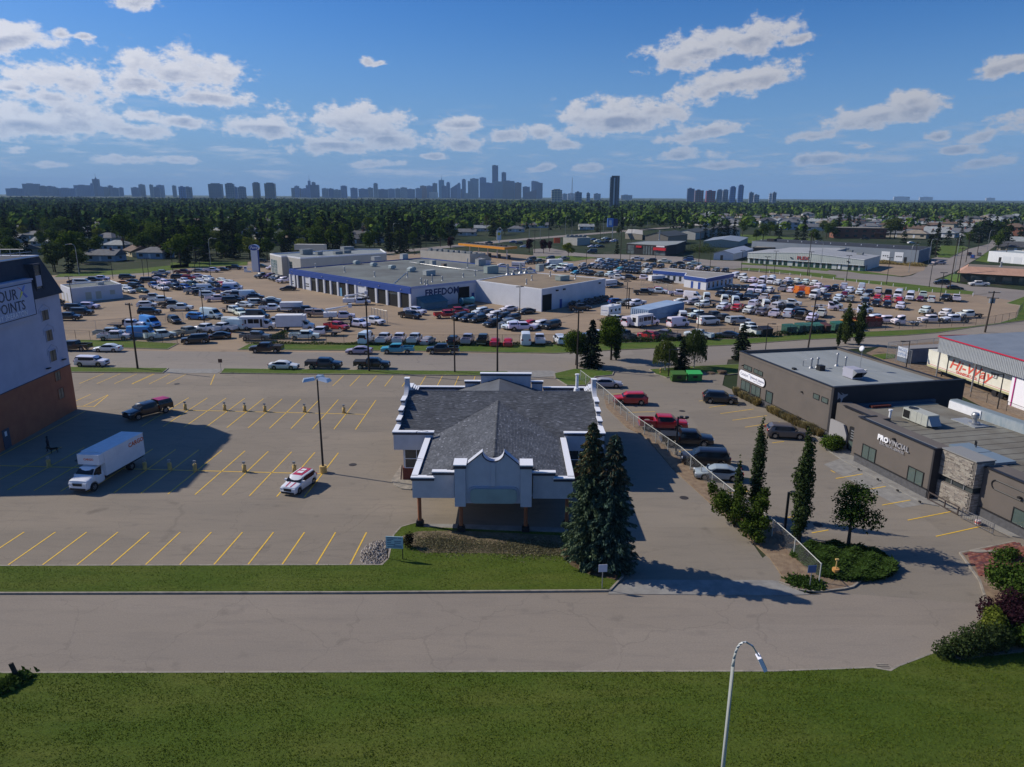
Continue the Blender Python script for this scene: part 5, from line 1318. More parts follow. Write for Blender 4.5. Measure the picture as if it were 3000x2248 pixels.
def far_buildings():
    # convenience store
    K=[(-18.5,309.5),(-12,315.9),(-34.5,339),(-42.5,330.5)][::-1]
    T=flat_building('convenience_store','long cream store with rooftop fans in front of the fuel canopy','shop',K,4.0,M_beige,mat('store_roof',(.2,.2,.19),.9),.4,.3)
    for i in range(9):
        t=.08+i*.1;x,y=-40+27*t,332-22*t;roof_unit(T,x,y+1,3.62,R(-43),rb.uniform(1.2,2.5),1.3,rb.uniform(.8,1.3),mat('unit_grey_b',()))
    sh_,_=simple_hall('garden_shed','tiny pale gabled shed beside the cream store',[(-15.5,303.5),(-12,300.5),(-9.2,303.6),(-12.6,306.8)],2.4,M_dwhite,M_tar,3.6,'shed')
    # fuel canopy
    a,b_,c_,d_=W('L3',570,132,5.7),W('L3',1112,182,5.7),W('L3',1262,170,5.7),W('L3',860,118,5.7)
    T=thing('fuel_canopy','long orange-yellow filling station canopy over dark pumps','canopy',((a.x+c_.x)/2,(a.y+c_.y)/2,0))
    q=MB();q.prism([(a.x,a.y),(b_.x,b_.y),(c_.x,c_.y),(c_.x+a.x-b_.x,c_.y+a.y-b_.y)],4.7,5.7);wb(q,'canopy_band',mat('canopy_orange',(.62,.25,.02),.6),T)
    q=MB();q.prism([(a.x+.5,a.y+.3),(b_.x,b_.y+.9),(c_.x-.5,c_.y),(c_.x+a.x-b_.x,c_.y+a.y-b_.y-.8)],5.7,5.72);wb(q,'canopy_roof',mat('canopy_roof_dark',(.1,.09,.08),.9),T)
    for i in range(5):
        f=.12+i*.2;p=a.lerp(b_,f)+(c_-b_)*.5;q=MB();q.cyl(p.x,p.y,0,4.7,.25,8);wb(q,'canopy_post',M_white,T)
        q=MB();q.obox(p.x+1,p.y-1,R(-50),1.2,.8,0,1.9);wb(q,'fuel_pump',M_blackm,T)
    for i in range(9):
        f=.08+i*.1;p=a.lerp(b_,f)+(c_-b_)*.5;q=MB();q.obox(p.x,p.y,R(-50),2.0,1.2,5.72,6.2);wb(q,'canopy_fan',M_blackm,T)
    p=W('T3',1647,1010)
    S=thing('price_sign','white pole sign with a yellow round badge by the fuel canopy','sign',(p.x,p.y,0),R(10))
    q=MB();q.box(-.25,.25,-.2,.2,0,2);q.box(-1.3,1.3,-.25,.25,2,7.5);q.build('sign_body',M_white,S)
    q=MB();P=[(1.0*math.cos(R(a_)),5.6+1.0*math.sin(R(a_))) for a_ in range(0,360,30)];q.xprism(P,1,-.3,-.251);q.build('badge',mat('badge_yellow',(.7,.5,.05),.5),S)
    # fast-food box with a red sign
    T=flat_building('drive_in_restaurant','cream box restaurant with an orange-red square sign on its front','restaurant',wp('L3',[(1965,72),(2118,62),(2010,40),(1800,62)],4.4),4.4,M_beige,M_tar,.4,.3)
    p=W('T4',128,830,4.5);q=MB();q.obox(p.x,p.y,R(10),3.4,.4,3.6,6.4);wb(q,'red_sign',mat('sign_orange_red',(.6,.1,.03),.5),T)
    for i in range(5):
        p=W('T4',250+i*50,772,4.4);roof_unit(T,p.x,p.y,4.0,R(20),2,1.6,1.3,mat('unit_grey_b',()))
    # black garage with red panels
    P=wp('T4',[(945,852),(1410,878),(1530,862),(1640,822),(1150,825)],5.2)
    T=flat_building('tyre_garage','black-fronted garage with red panels and glazed bay doors','garage',P,5.2,M_dark,mat('garage_roof',(.28,.3,.29),.9,color2=(.24,.26,.25),scale=.2),.2,.3,mat('garage_cap',(.3,.32,.31),.8))
    a,b_=P[0],P[1];L=(Vector(b_)-Vector(a)).length
    M_gg=mat('garage_glass',(.16,.19,.2),.15,color2=(.08,.1,.1),scale=.5);M_rd=mat('garage_red',(.55,.02,.03),.5)
    panel(T,a,b_,L*.03,L*.2,.1,4.3,M_gg,'window',.05,.08);panel(T,a,b_,L*.25,L*.39,3.4,4.3,M_rd,'red_panel',.3,.3)
    for i in range(4):panel(T,a,b_,L*(.43+i*.065),L*(.47+i*.065),.1,4.4,M_gg,'bay_door',.05,.08)
    panel(T,a,b_,L*.7,L*1.0,2.6,3.9,M_rd,'red_panel',.8,.8);panel(T,a,b_,L*.72,L*.98,.2,2.4,M_gg,'window',.05,.08);panel(T,a,b_,L*.76,L*.96,4.2,4.9,M_white,'sign_letters',.3,.2)
    p=W('T4',1325,810,5.2);stack(T,p.x,p.y,5.0,5.0,.35)
    # hall behind the garage
    P=[(81.5,446),(93.5,436),(112,464.7),(99,476)]
    T,_=simple_hall('warehouse','tan hall with a low dark hipped roof behind the black garage',P,5.2,mat('tan_wall',(.2,.18,.15),.8),mat('dark_green_roof',(.05,.06,.065),.8),7.4)
    T,_=simple_hall('warehouse','small flat shed with a pale gravel roof left of the tan hall',[tuple(W('T4',925,800)[:2]),tuple(W('T4',1125,815)[:2]),tuple(W('T4',1125,760)[:2]),tuple(W('T4',960,745)[:2])],3.6,mat('tan_wall',()),mat('pale_roof',(.4,.38,.34),.9),3.9)
    T,_=simple_hall('warehouse','long shed with a dark roof far behind the tan hall',[(114,505),(125,496),(150,545),(138,556)],5,M_beige,mat('dark_green_roof',()),6.5)
    # blue pole sign
    p=W('T4',775,800);T=thing('pole_sign','blue and navy square panel sign on a post above the car lot','sign',(p.x,p.y,0),R(15))
    q=MB();q.cyl(0,0,0,8,.3,8);q.build('post',M_steel,T);q=MB();q.box(-4.2,.2,-.3,.3,8,14);q.build('sign_panel',mat('sign_sky_blue',(.12,.25,.6),.5),T)
    q=MB();q.box(.3,3.6,-.3,.3,8.6,13.6);q.build('sign_panel',mat('sign_navy',(.02,.03,.14),.5),T);q=MB();q.xprism([(-3.2,9.2),(-.8,9.2),(-1.2,12.6),(-2.8,12.8)],1,-.34,-.31);q.build('sign_mark',M_white,T)
    # pale sheds left of the long showroom
    P=[tuple(W('L5',-40,165)[:2]),tuple(W('L5',190,172)[:2]),tuple(W('L5',420,110)[:2]),tuple(W('L5',200,95)[:2])]
    T,_=simple_hall('storage_shed','pale metal shed with a low gable beside the long showroom',P,2.9,M_dwhite,mat('metal_shed_roof',(.32,.36,.42),.6),4.2,'shed')
    panel(T,P[0],P[1],3.0,4.2,.05,2.2,M_glass,'door',.04,.06)
    P=[tuple(W('T4',1840,900)[:2]),tuple(W('T5',250,905)[:2]),tuple(W('T5',360,850)[:2]),tuple(W('T4',1960,850)[:2])]
    T,_=simple_hall('storage_shed','long grey-roofed shed behind the pale metal shed',P,3.4,mat('shed_green_grey',(.3,.33,.3),.8),mat('metal_roof_grey',()),4.6,'shed')
    P=wp('T5',[(420,900),(690,900),(845,855),(600,840)],3.4)
    T=flat_building('service_building','brown flat-roofed building with a dark tower between sheds and lawn','building',P,3.4,mat('brown_wall',(.12,.09,.07),.8),mat('tan_flat_roof',(.28,.25,.2),.9),.1)
    p=W('T5',640,880,3.4);q=MB();q.obox(p.x,p.y,R(-45),4,3.5,3.3,7.0);wb(q,'dark_tower',M_dark,T)
    # FLEX showroom: gabled ribbed front with window bays
    A,B,C=Vector((105.1,321.2)),Vector((140.2,285.9)),Vector((156.8,307.0));D=A+(C-B)
    T,P=simple_hall('long_showroom','long white ribbed showroom with a shallow gable, dark windows and red FLEX letters',[A,B,C,D],4.4,mat('ribbed_white',(.5,.53,.5),.7,color2=(.44,.47,.45),scale=.3),mat('flex_roof',(.33,.34,.35),.9,color2=(.28,.29,.3),scale=.2),5.9,overhang=.1)
    bk=MB();m_=(A+B)/2;k0=D+(C-D)*.05;k1=D+(C-D)*.62;dd=(C-B).normalized()*24
    bk.prism([tuple(k0),tuple(k1),tuple(k1+dd),tuple(k0+dd)],0,[4.4,5.6,5.6,4.4]);wb(bk,'rear_block',mat('flex_roof',()),T)
    L=(B-A).length;u_=(B-A).normalized();nn=Vector((u_.y,-u_.x))
    for i in range(66):# ribbed siding of the fascia, sheet by sheet
        s0=i*L/66;zt_=4.4+1.5*(1-abs(s0+.3-L/2)/(L/2))
        panel(T,A,B,s0+.02,s0+L/66-.16,2.35,zt_-.12,mat('ribbed_white',()),'siding_rib',.55,.12)
    panel(T,A,B,-.1,L+.1,2.2,2.36,M_white,'soffit',.58,.58)
    e=MB();c3=lambda p,z,o:(p.x+nn.x*o,p.y+nn.y*o,z)
    e.tube([c3(A,4.42,.62),c3(m_,5.95,.62),c3(B,4.42,.62)],.12,4);wb(e,'roof_edge',M_white,T)
    e=MB();e.add([c3(A,2.3,.5),c3(B,2.3,.5),c3(B,4.38,.5),c3(m_,5.9,.5),c3(A,4.38,.5),c3(A,4.4,0),c3(m_,5.9,0),c3(B,4.4,0),c3(A,2.3,0),c3(B,2.3,0)],[(0,1,2,3,4),(4,3,6,5),(3,2,7,6),(1,9,7,2),(8,0,4,5)]);wb(e,'fascia_back',mat('ribbed_white',()),T)
    MGL=mat('flex_glass',(.012,.03,.03),.1,color2=(.03,.09,.08),scale=.35,spec=.6)
    f=lambda x:on_wall('L5',x,200+(x-360)*.075,A,math.atan2(u_.y,u_.x))[0]
    for x0,x1 in((385,425),(445,485),(505,545),(570,608),(655,695),(715,758),(780,822),(945,992),(1015,1062),(1080,1128),(1150,1200),(1225,1270),(1290,1340),(1530,1575),(1600,1648),(1672,1735)):panel(T,A,B,f(x0),f(x1),.1,2.2,MGL,'window',.05,.08)
    panel(T,A,B,f(885),f(915),.1,2.2,MGL,'door',.05,.08);panel(T,A,B,f(1400),f(1460),.1,2.2,MGL,'door',.05,.08);panel(T,A,B,f(1415),f(1445),.2,1.9,M_white,'door_frame',.08,.03)
    wtext(T,'FLEX',A,B,f(935),3.0,1.9,mat('flex_red',(.35,.04,.04),.6),.05,bold=.05,sx=1.25,proud=.7)
    for x in(860,1520):q=panel(T,A,B,f(x),f(x)+.7,3.3,3.7,M_blackm,'floodlight',.9,.3)
    for x,y in((1480,40),(1560,70),(1680,100)):
        p=W('L5',x,y,5.2);roof_unit(T,p.x,p.y,4.9,R(-46),2.4,1.6,1.0,mat('unit_grey_b',()))
    panel(T,B,C,4,5,.1,2.2,M_blackm,'side_door',.04,.06)
    # grey-blue warehouse behind
    P=[(171,334.7),(181.7,322.3),(200.5,346.5),(190,404),(160,420),(130,380)]
    T=flat_building('warehouse','big blue-grey warehouse with a black roof and two white doors','warehouse',[(127,384),(181.0,321.0),(200.8,346.0),(146.5,409)],5.9,mat('warehouse_blue_grey',(.22,.25,.29),.7,color2=(.19,.22,.26),scale=.2),mat('warehouse_black_roof',(.03,.032,.038),.85),.05,.2)
    a,b_=(127,384),(181.0,321.0);L=(Vector(b_)-Vector(a)).length
    g=lambda x:on_wall('T6',x,900+(x-530)*.07,a,math.atan2(b_[1]-a[1],b_[0]-a[0]))[0]
    for x0,x1 in((530,628),(685,785)):
        o=panel(T,a,b_,g(x0),g(x1),.6,4.6,M_white,'garage_door',.05,.1)
        for k in range(3):s0=g(x0)+(g(x1)-g(x0))*(.2+.25*k);panel(T,a,b_,s0,s0+.6,2.4,2.9,M_blackm,'door_light',.08,.04,o)
    panel(T,a,b_,g(798),g(832),.1,2.6,M_blackm,'door',.05,.1)
    for i in range(9):panel(T,(181.0,321.0),(200.8,346.0),1.5+i*3.2,1.8+i*3.2,0,5.6,mat('warehouse_rib',(.1,.12,.16),.7),'wall_rib',.12,.14)
    for i in range(10):
        q=MB();x=135+i*5.2;y=385-i*5.4+8;q.cyl(x,y,5.8,6.4,.18,6);wb(q,'roof_vent',M_white,T)
    # long building with a salmon roof at the right edge
    a,b_=W('T6',1460,1145),W('T6',2212,1190);d=(b_-a).normalized();n2=Vector((-d.y,d.x,0))
    if n2.y<0:n2=-n2
    e1=a+d*46
    T=thing('low_office','low dark-glazed office with a broad salmon-pink roof edge','building',(a.x,a.y,0))
    q=MB();q.prism([tuple(a[:2]),tuple(e1[:2]),tuple((e1+n2*17)[:2]),tuple((a+n2*17)[:2])],0,3.4);wb(q,'wall',mat('dark_olive_wall',(.07,.068,.055),.7),T)
    o0,o1=a-d*1.2-n2*1.4,e1-n2*1.4;i0,i1=a+d*1.5+n2*2.6,e1+n2*2.6
    q=MB();q.add([(o0.x,o0.y,3.2),(o1.x,o1.y,3.2),(i1.x,i1.y,5.3),(i0.x,i0.y,5.3),*[((a-d*1.2+n2*18).x,(a-d*1.2+n2*18).y,3.2),((a+d*1.5+n2*15).x,(a+d*1.5+n2*15).y,5.3)]],[(0,1,2,3),(4,0,3,5)]);wb(q,'sloped_roof_edge',mat('salmon_roof',(.42,.25,.18),.8,color2=(.36,.21,.15),scale=.4,stretch=(3,1,1)),T)
    q=MB();e2=e1+n2*15;e3=a+d*1.5+n2*15;q.prism([tuple(i0[:2]),tuple(i1[:2]),tuple(e2[:2]),tuple(e3[:2])],3.4,5.2);wb(q,'roof',mat('brown_gravel_roof',(.17,.13,.1),.95,color2=(.22,.18,.14),scale=.2),T)
    for i in range(9):s0=3+i*4.6;panel(T,a,e1,s0,s0+2.6,.5,2.5,M_glassg,'window',.05,.08)
    p=W('T6',1940,965,5.3);stack(T,p.x,p.y,5.2,1.6,.3)
    bsh=[tuple(W('L6',x,790)[:2]) for x in(1900,)]
    # white workshop behind it
    P=[tuple(W('T6',1782,905)[:2]),tuple(W('T6',2240,945)[:2])]
    a,b_=Vector(P[0]),Vector(P[1]);d=(b_-a).normalized();n2=Vector((-d.y,d.x));n2=n2 if n2.y>0 else-n2
    T=flat_building('workshop','white flat-roofed workshop with garage doors behind the salmon roof','workshop',[tuple(a),tuple(a+d*26),tuple(a+d*26+n2*17),tuple(a+n2*17)],4.8,M_white,mat('workshop_roof',(.32,.36,.36),.9),.25)
    for s0 in(7,12,18):panel(T,a,b_,s0,s0+3.6,.1,3.0,M_garage,'garage_door',.04,.06)
    panel(T,a,b_,5.2,6.4,.1,2.4,M_blackm,'door',.04,.06)
far_buildings()
# ================================================================== vehicles
M_paint=mat_objcolor('vehicle_paint',.28,.5,dirt=.25)
M_vglass=mat('vehicle_glass',(.010,.012,.015),.12,spec=.3)
M_tyre=mat('tyre_rubber',(.018,.018,.018),.8)
M_rim=mat('wheel_rim',(.35,.36,.37),.35,metal=.8)
M_lamp=mat('headlamp_glass',(.75,.78,.8),.1,spec=.8)
M_tail=mat('tail_lamp_red',(.35,.01,.01),.25)
M_plastic=mat('black_plastic',(.02,.02,.022),.6)
M_boxw=mat('box_white',(.70,.71,.74),.5,color2=(.62,.63,.66),scale=.8)
M_deck=mat('timber_deck',(.2,.14,.09),.8,color2=(.13,.09,.06),scale=3)

def lerp_prof(pr,x):
    for(a,za),(b,zb) in zip(pr,pr[1:]):
        if b<=x<=a:return za+(zb-za)*((a-x)/(a-b) if a!=b else 0)
    return pr[0][1] if x>pr[0][0] else pr[-1][1]
class Shell:
    def __init__(s,pr,Wd,zb,belt,wheels,r,tumble=.3):
        s.pr,s.W,s.zb,s.belt,s.wh,s.r,s.t=pr,Wd,zb,belt,wheels,r,tumble
    def wf(s,x):
        e=min(abs(s.pr[0][0]-x),abs(x-s.pr[-1][0]))
        return s.W/2*(1-.13*max(0,1-e/.45)**2)
    def top_w(s,x,zt):return s.wf(x)-.04-s.t*max(0,zt-s.belt)
    def side(s,x,z):
        zt=lerp_prof(s.pr,x);w=s.wf(x);zs=min(zt-.08,s.belt)
        f=min(1,max(0,(z-zs)/max(.01,zt-.05-zs)))
        return(w-.015)+(s.top_w(x,zt)-(w-.015))*f
    def body(s,mb,mi=0):
        xs={round(p[0],3) for p in s.pr}
        for w in s.wh:
            for k in(-1.22,-1.12,-.7,0,.7,1.12,1.22):
                xx=w+k*s.r
                if s.pr[-1][0]<xx<s.pr[0][0]:xs.add(round(xx,3))
        for x in np.linspace(s.pr[-1][0]+.2,s.pr[0][0]-.2,8):xs.add(round(float(x),3))
        xs=sorted(xs,reverse=True);rings=[]
        for x in xs:
            zt=lerp_prof(s.pr,x);zb=s.zb
            for w in s.wh:
                d=abs(x-w)/s.r
                if d<1.2:zb=max(zb,s.r*1.02+s.r*1.05*math.sqrt(max(0,1-(d/1.18)**2)))
            w=s.wf(x);zs=min(zt-.08,s.belt);tw=s.top_w(x,zt);zb=min(zb,zs-.05)
            zl=min(zb+.12,zs-.03);zm=(zl+zs)/2
            h=[(0,zb),(w*.86,zb),(w-.005,zl),(w+.012,zm),(w-.015,zs),(tw,zt-.05),(tw-.13,zt),(tw*.5,zt+.018),(0,zt+.025)]
            rings.append([(x,y,z) for y,z in h]+[(x,-y,z) for y,z in h[-2:0:-1]])
        n=len(rings[0]);vs=[p for r_ in rings for p in r_]
        fs=[(i*n+k,i*n+(k+1)%n,(i+1)*n+(k+1)%n,(i+1)*n+k) for i in range(len(rings)-1) for k in range(n)]
        fs.append(tuple(range(n))[::-1]);fs.append(tuple((len(rings)-1)*n+k for k in range(n)))
        mb.add(vs,fs,mi)
    def glass(s,T,g,split=False):
        """g: x of screen base, screen top, rear top, rear base (and optional z of base)"""
        x1,x2,x3,x4=g[:4];z0=s.belt+.03;o=.018
        zt2,zt3=lerp_prof(s.pr,x2)-.1,lerp_prof(s.pr,x3)-.1
        z1,z4=max(z0,lerp_prof(s.pr,x1)+.02),max(z0,min(lerp_prof(s.pr,x4)+.02,zt3-.15))
        def pt(x,z,sg,ox=0):return(x+ox,sg*(s.side(x,min(z,lerp_prof(s.pr,x)-.05))+o),z)
        A=[pt(x1,z1,-1,.03),pt(x2,zt2,-1,.03),pt(x3,zt3,-1,-.03),pt(x4,z4,-1,-.03)]
        B=[(x,-y,z) for x,y,z in A]
        ins=lambda p,k:(p[0],p[1]*k,p[2])
        ws=MB();ws.quad(ins(A[0],.96),ins(B[0],.96),(B[1][0]+.035,B[1][1]*.95,B[1][2]+.03),(A[1][0]+.035,A[1][1]*.95,A[1][2]+.03))
        rw=MB();rw.quad(ins(B[3],.93),ins(A[3],.93),(A[2][0]-.035,A[2][1]*.93,A[2][2]+.02),(B[2][0]-.035,B[2][1]*.93,B[2][2]+.02))
        sd=[]
        for sg in(-1,1):
            m_=MB();bx=x1-(x1-x2)*.12;cols=np.linspace(0,1,5)
            bot=[pt(bx+(x4+.06-bx)*f,z0 if 0<f<1 else(z1 if f==0 else z4),sg) for f in cols]
            top=[pt(x2-.04+(x3+.06-x2)*f,zt2+(zt3-zt2)*f,sg) for f in cols]
            for i in range(4):
                q=(bot[i],bot[i+1],top[i+1],top[i])
                m_.add(q if sg>0 else q[::-1],[(0,1,2,3)])
            sd.append(m_)
        if split:
            ws.build('windscreen',M_vglass,T);rw.build('rear_window',M_vglass,T)
            for m_ in sd:m_.build('side_window',M_vglass,T)
        else:
            for m_ in sd+[rw]:ws.add(m_.v,m_.f)
            ws.build('windows',M_vglass,T)
WHEEL={}
def wheels(T,xs,r,Wd,width=.22,dual=()):
    if r not in WHEEL:
        w=MB();n=16
        def ring(y,rr):return[(rr*math.cos(2*math.pi*k/n),y,rr*math.sin(2*math.pi*k/n)) for k in range(n)]
        prof=[(-.11,r*.62),(-.11,r*.95),(-.08,r),(.08,r),(.11,r*.95),(.11,r*.62)]
        vs=[p for y,rr in prof for p in ring(y,rr)]
        w.add(vs,[(i*n+k,(i+1)*n+k,(i+1)*n+(k+1)%n,i*n+(k+1)%n) for i in range(5) for k in range(n)],0)
        for y,sg in((-.085,-1),(.085,1)):
            vs=ring(y,r*.63)+[(0,y+sg*.015,0)]
            w.add(vs,[(k,(k+1)%n,n) if sg<0 else((k+1)%n,k,n) for k in range(n)],1)
            for k in range(5):
                a=2*math.pi*k/5;b_=a+.5
                w.add([(r*.2*math.cos(a),y+sg*.02,r*.2*math.sin(a)),(r*.55*math.cos(a),y+sg*.005,r*.55*math.sin(a)),(r*.55*math.cos(b_),y+sg*.005,r*.55*math.sin(b_))],[(0,1,2)],2)
        WHEEL[r]=w.mesh('wheel',[M_tyre,M_rim,M_plastic],True)
    for x in xs:
        for sg in(-1,1):
            o=link('wheel',WHEEL[r],T);o.location=(x,sg*(Wd/2-.13),r)
            if x in dual:o.scale=(1,1.9,1)
def lamps(T,sh,zf,zr,grille=True,full=False):
    xf,xr=sh.pr[0][0],sh.pr[-1][0];w=sh.wf(xf-.1)
    if grille:
        g=MB();g.box(xf-.02,xf+.02,-w*.5,w*.5,zf-.22,zf+.04);g.box(xf-.05,xf+.03,-w*.85,w*.85,sh.zb+.02,sh.zb+.2);g.build('grille',M_plastic,T)['kind']='stuff'
    for sg in(-1,1):
        a,b_=sorted((sg*w*.58,sg*w*.98))
        g=MB();g.box(xf-.16,xf+.012,a,b_,zf-.1,zf+.06);g.build('headlight',M_lamp,T)
        g=MB();g.box(xr-.015,xr+.1,a,b_,zr-.12,zr+.12);g.build('tail_light',M_tail,T)
        if full:
            g=MB();xm=sh.mx;g.box(xm-.1,xm+.1,*sorted((sg*(sh.W/2-.02),sg*(sh.W/2+.2))),sh.belt+.02,sh.belt+.2);o=g.build('mirror',M_paint,T);o['painted']=1
PROTO={}
def paint(o):o['painted']=1;return o
PK=[(2.95,.8),(2.88,1.12),(1.62,1.27),(1.0,1.84),(-.72,1.88),(-.92,1.32),(-1.0,1.3)]
SPEC=dict(
    sd=([(2.4,.58),(2.3,.74),(1.2,.94),(.35,1.4),(-.85,1.43),(-1.75,1.08),(-2.3,1.0),(-2.4,.75)],1.83,.2,.9,(1.42,-1.4),.33,.34,(1.12,.36,-.9,-1.72)),
    su=([(2.35,.7),(2.26,.98),(1.2,1.1),(.5,1.64),(-1.7,1.7),(-2.25,1.15),(-2.35,.9)],1.92,.24,1.06,(1.42,-1.42),.37,.26,(1.14,.52,-1.75,-2.2)),
    sb=([(2.55,.8),(2.46,1.08),(1.4,1.18),(.72,1.76),(-2.1,1.82),(-2.45,1.2),(-2.55,.9)],2.0,.26,1.14,(1.55,-1.55),.4,.22,(1.34,.74,-2.12,-2.4)),
    mi=([(2.02,.62),(1.93,.86),(1.0,.98),(.35,1.5),(-1.5,1.54),(-1.85,1.0),(-2.0,.8)],1.78,.2,.98,(1.28,-1.28),.33,.2,(.95,.37,-1.52,-1.82)))
def make_vehicle(kind,full=False):
    key=(kind,full)
    if key in PROTO:return PROTO[key]
    nm=dict(sd='sedan',su='suv',sb='large_suv',mi='hatchback',pk='pickup_truck',pc='pickup_truck',pt='pickup_truck',vn='cargo_van',vw='passenger_van',vl='small_van',bx='box_truck',bs='minibus',cc='chassis_truck',ct='cutaway_truck',fb='flatbed_truck',st='service_truck',rv='camper_trailer',tr='cargo_trailer',cu='cargo_van')[kind]
    T=thing(nm,'x',nm,(0,0,-500))
    if kind in SPEC:
        pr,Wd,zb,belt,wh,r,tb,gl=SPEC[kind]
        sh=Shell(pr,Wd,zb,belt,wh,r,tb);sh.mx=gl[0]-.25
        b=MB();sh.body(b);paint(b.build('body',M_paint,T,True));sh.glass(T,gl,full);wheels(T,wh,r,Wd)
        lamps(T,sh,pr[0][1]+.08,(.85 if kind in('sd','mi') else 1.05),True,full)
    elif kind in('pk','pc','pt','cc','fb','st','ct'):
        ct=kind=='ct'
        pr=PK if not ct else[(2.6,.9),(2.5,1.25),(1.8,1.45),(1.05,2.2),(.1,2.3),(0.0,1.2)]
        wh=(1.85,) if kind not in('pk','pc','pt') else(1.85,)
        sh=Shell(pr,2.0 if kind[0]=='p' else 2.05,.38,1.2 if not ct else 1.3,wh,.42,.22);sh.mx=1.3
        b=MB();sh.body(b);paint(b.build('body',M_paint,T,True))
        sh.glass(T,(1.56,1.0,-.72,-.9) if not ct else(1.74,1.1,.12,.06),full);lamps(T,sh,1.0,1.05,True,full) if kind[0]=='p' else lamps(T,sh,1.0,1.05,True,False)
        if kind[0]=='p':
            wheels(T,(1.85,-1.85),.42,2.0)
            b=MB();x0,x1=-2.95,-1.02
            for y0,y1 in((-.98,-.86),(.86,.98)):
                s_=-1 if y0<0 else 1
                pts=[(x0,.62),(-2.42,.62),(-2.36,.8),(-2.1,.97),(-1.85,1.0),(-1.6,.97),(-1.36,.8),(-1.3,.55),(x1,.5),(x1,1.32),(x0,1.32)]
                b.xprism(pts,1,y0,y1)
            b.box(x0,x0+.07,-.86,.86,.6,1.32);b.box(x1-.06,x1,-.86,.86,.6,1.34);b.box(x0+.07,x1-.06,-.86,.86,.78,.84)
            paint(b.build('bed',M_paint,T));b=MB();b.box(x0-.1,x0,-.9,.9,.5,.64);b.build('bumper',M_rim,T)
            b=MB();b.box(x0+.08,x1-.08,-.85,.85,.841,.86);b.build('bed_floor',M_plastic,T)
            if kind=='pt':b=MB();b.box(x0,x1,-.97,.97,1.322,1.37);b.build('bed_cover',M_plastic,T)
            if kind=='pc':
                b=MB();b.add([(x0,-.95,1.33),(x1,-.95,1.33),(x1,.95,1.33),(x0,.95,1.33),(x0+.12,-.78,1.86),(x1,-.78,1.9),(x1,.78,1.9),(x0+.12,.78,1.86)],[(0,3,2,1),(0,1,5,4),(1,2,6,5),(2,3,7,6),(3,0,4,7),(4,5,6,7)]);c_=paint(b.build('bed_cap',M_paint,T))
                b=MB()
                for sg in(-1,1):q=[(x0+.3,sg*.925,1.45),(x1-.15,sg*.925,1.45),(x1-.15,sg*.85,1.75),(x0+.35,sg*.85,1.75)];b.add(q if sg<0 else q[::-1],[(0,1,2,3)])
                b.quad((x0+.01,.75,1.42),(x0+.01,-.75,1.42),(x0+.1,-.65,1.78),(x0+.1,.65,1.78));b.build('cap_windows',M_vglass,T)['kind']='stuff'
        else:
            wheels(T,(1.85,-2.6),.44,2.05,dual=(-2.6,))
            b=MB()
            for y in(-.45,.37):b.box(-4.0,-.9,y,y+.08,.62,.82)
            for x in(-3.9,-3.2,-2.0,-1.3):b.box(x,x+.08,-.37,.37,.66,.78)
            b.build('chassis_rails',M_plastic if not ct else M_white,T)['kind']='stuff'
            if kind=='cc':b=MB();b.box(-1.9,-1.1,.5,.95,.5,.85);b.build('fuel_tank',M_plastic,T)
            if kind=='fb':
                b=MB();b.box(-4.2,-1.15,-1.15,1.15,.9,1.02);b.build('deck',M_deck,T)
                b=MB();b.box(-1.15,-1.06,-1.1,1.1,1.02,1.9);b.build('headboard',M_plastic,T)
                b=MB();b.box(-4.22,-1.1,-1.2,-1.151,.86,1.05);b.box(-4.22,-1.1,1.151,1.2,.86,1.05);b.build('deck_rail',M_steel,T)['kind']='stuff'
            if kind=='st':
                b=MB();b.box(-4.2,-1.15,-1.1,1.1,.7,1.7);o=b.build('service_body',M_boxw,T)
                for i in range(3):
                    for sg in(-1,1):b=MB();b.box(-4.1+i,-3.2+i,*sorted((sg*1.101,sg*1.13)),.8,1.6);b.build('locker_door',M_white,o)
                b=MB();b.tube([(-3.6,0,1.7),(-3.6,0,2.3),(1.8,.1,3.2)],[.3,.3,.12],6);b.box(1.5,2.3,-.4,.4,2.7,3.6);b.build('boom',M_boxw,T)
                b=MB();b.box(-4.0,1.2,-1.0,-.95,2.2,2.28);b.box(-4.0,1.2,.95,1.0,2.2,2.28)
                for i in range(8):b.box(-3.9+i*.7,-3.85+i*.7,-.95,.95,2.2,2.25)
                b.build('ladder_rack',M_steel,T)
    elif kind in('vn','vw','vl','cu'):
        if kind=='vl':pr=[(2.2,.65),(2.12,.98),(1.45,1.15),(.75,1.75),(-2.05,1.85),(-2.2,.9)];Wd,belt,r,wx,gl=1.85,1.1,.33,(1.4,-1.3),(1.38,.78,-2.0,-2.12)
        elif kind=='cu':pr=[(2.6,.8),(2.5,1.1),(1.75,1.25),(1.3,1.9),(.9,2.3),(-2.5,2.35),(-2.6,1.0)];Wd,belt,r,wx,gl=2.0,1.2,.38,(1.7,-1.6),(1.7,1.32,.7,.65)
        else:pr=[(2.8,.8),(2.7,1.15),(2.0,1.35),(1.25,2.2),(.9,2.4),(-2.68,2.45),(-2.8,1.0)];Wd,belt,r,wx,gl=2.05,1.25,.38,(1.85,-1.7),(1.94,1.28,.45,.4)
        if kind=='vw':pr=[(2.6,.8),(2.5,1.12),(1.85,1.28),(1.15,1.95),(-2.4,2.05),(-2.6,1.0)];gl=(1.78,1.2,-2.35,-2.45)
        sh=Shell(pr,Wd,.28,belt,wx,r,.14);sh.mx=gl[0]-.3
        b=MB();sh.body(b);paint(b.build('body',M_paint,T,True));wheels(T,wx,r,Wd);lamps(T,sh,1.0,1.3,True,full)
        sh.glass(T,gl,full) if kind in('vw','vl') else None
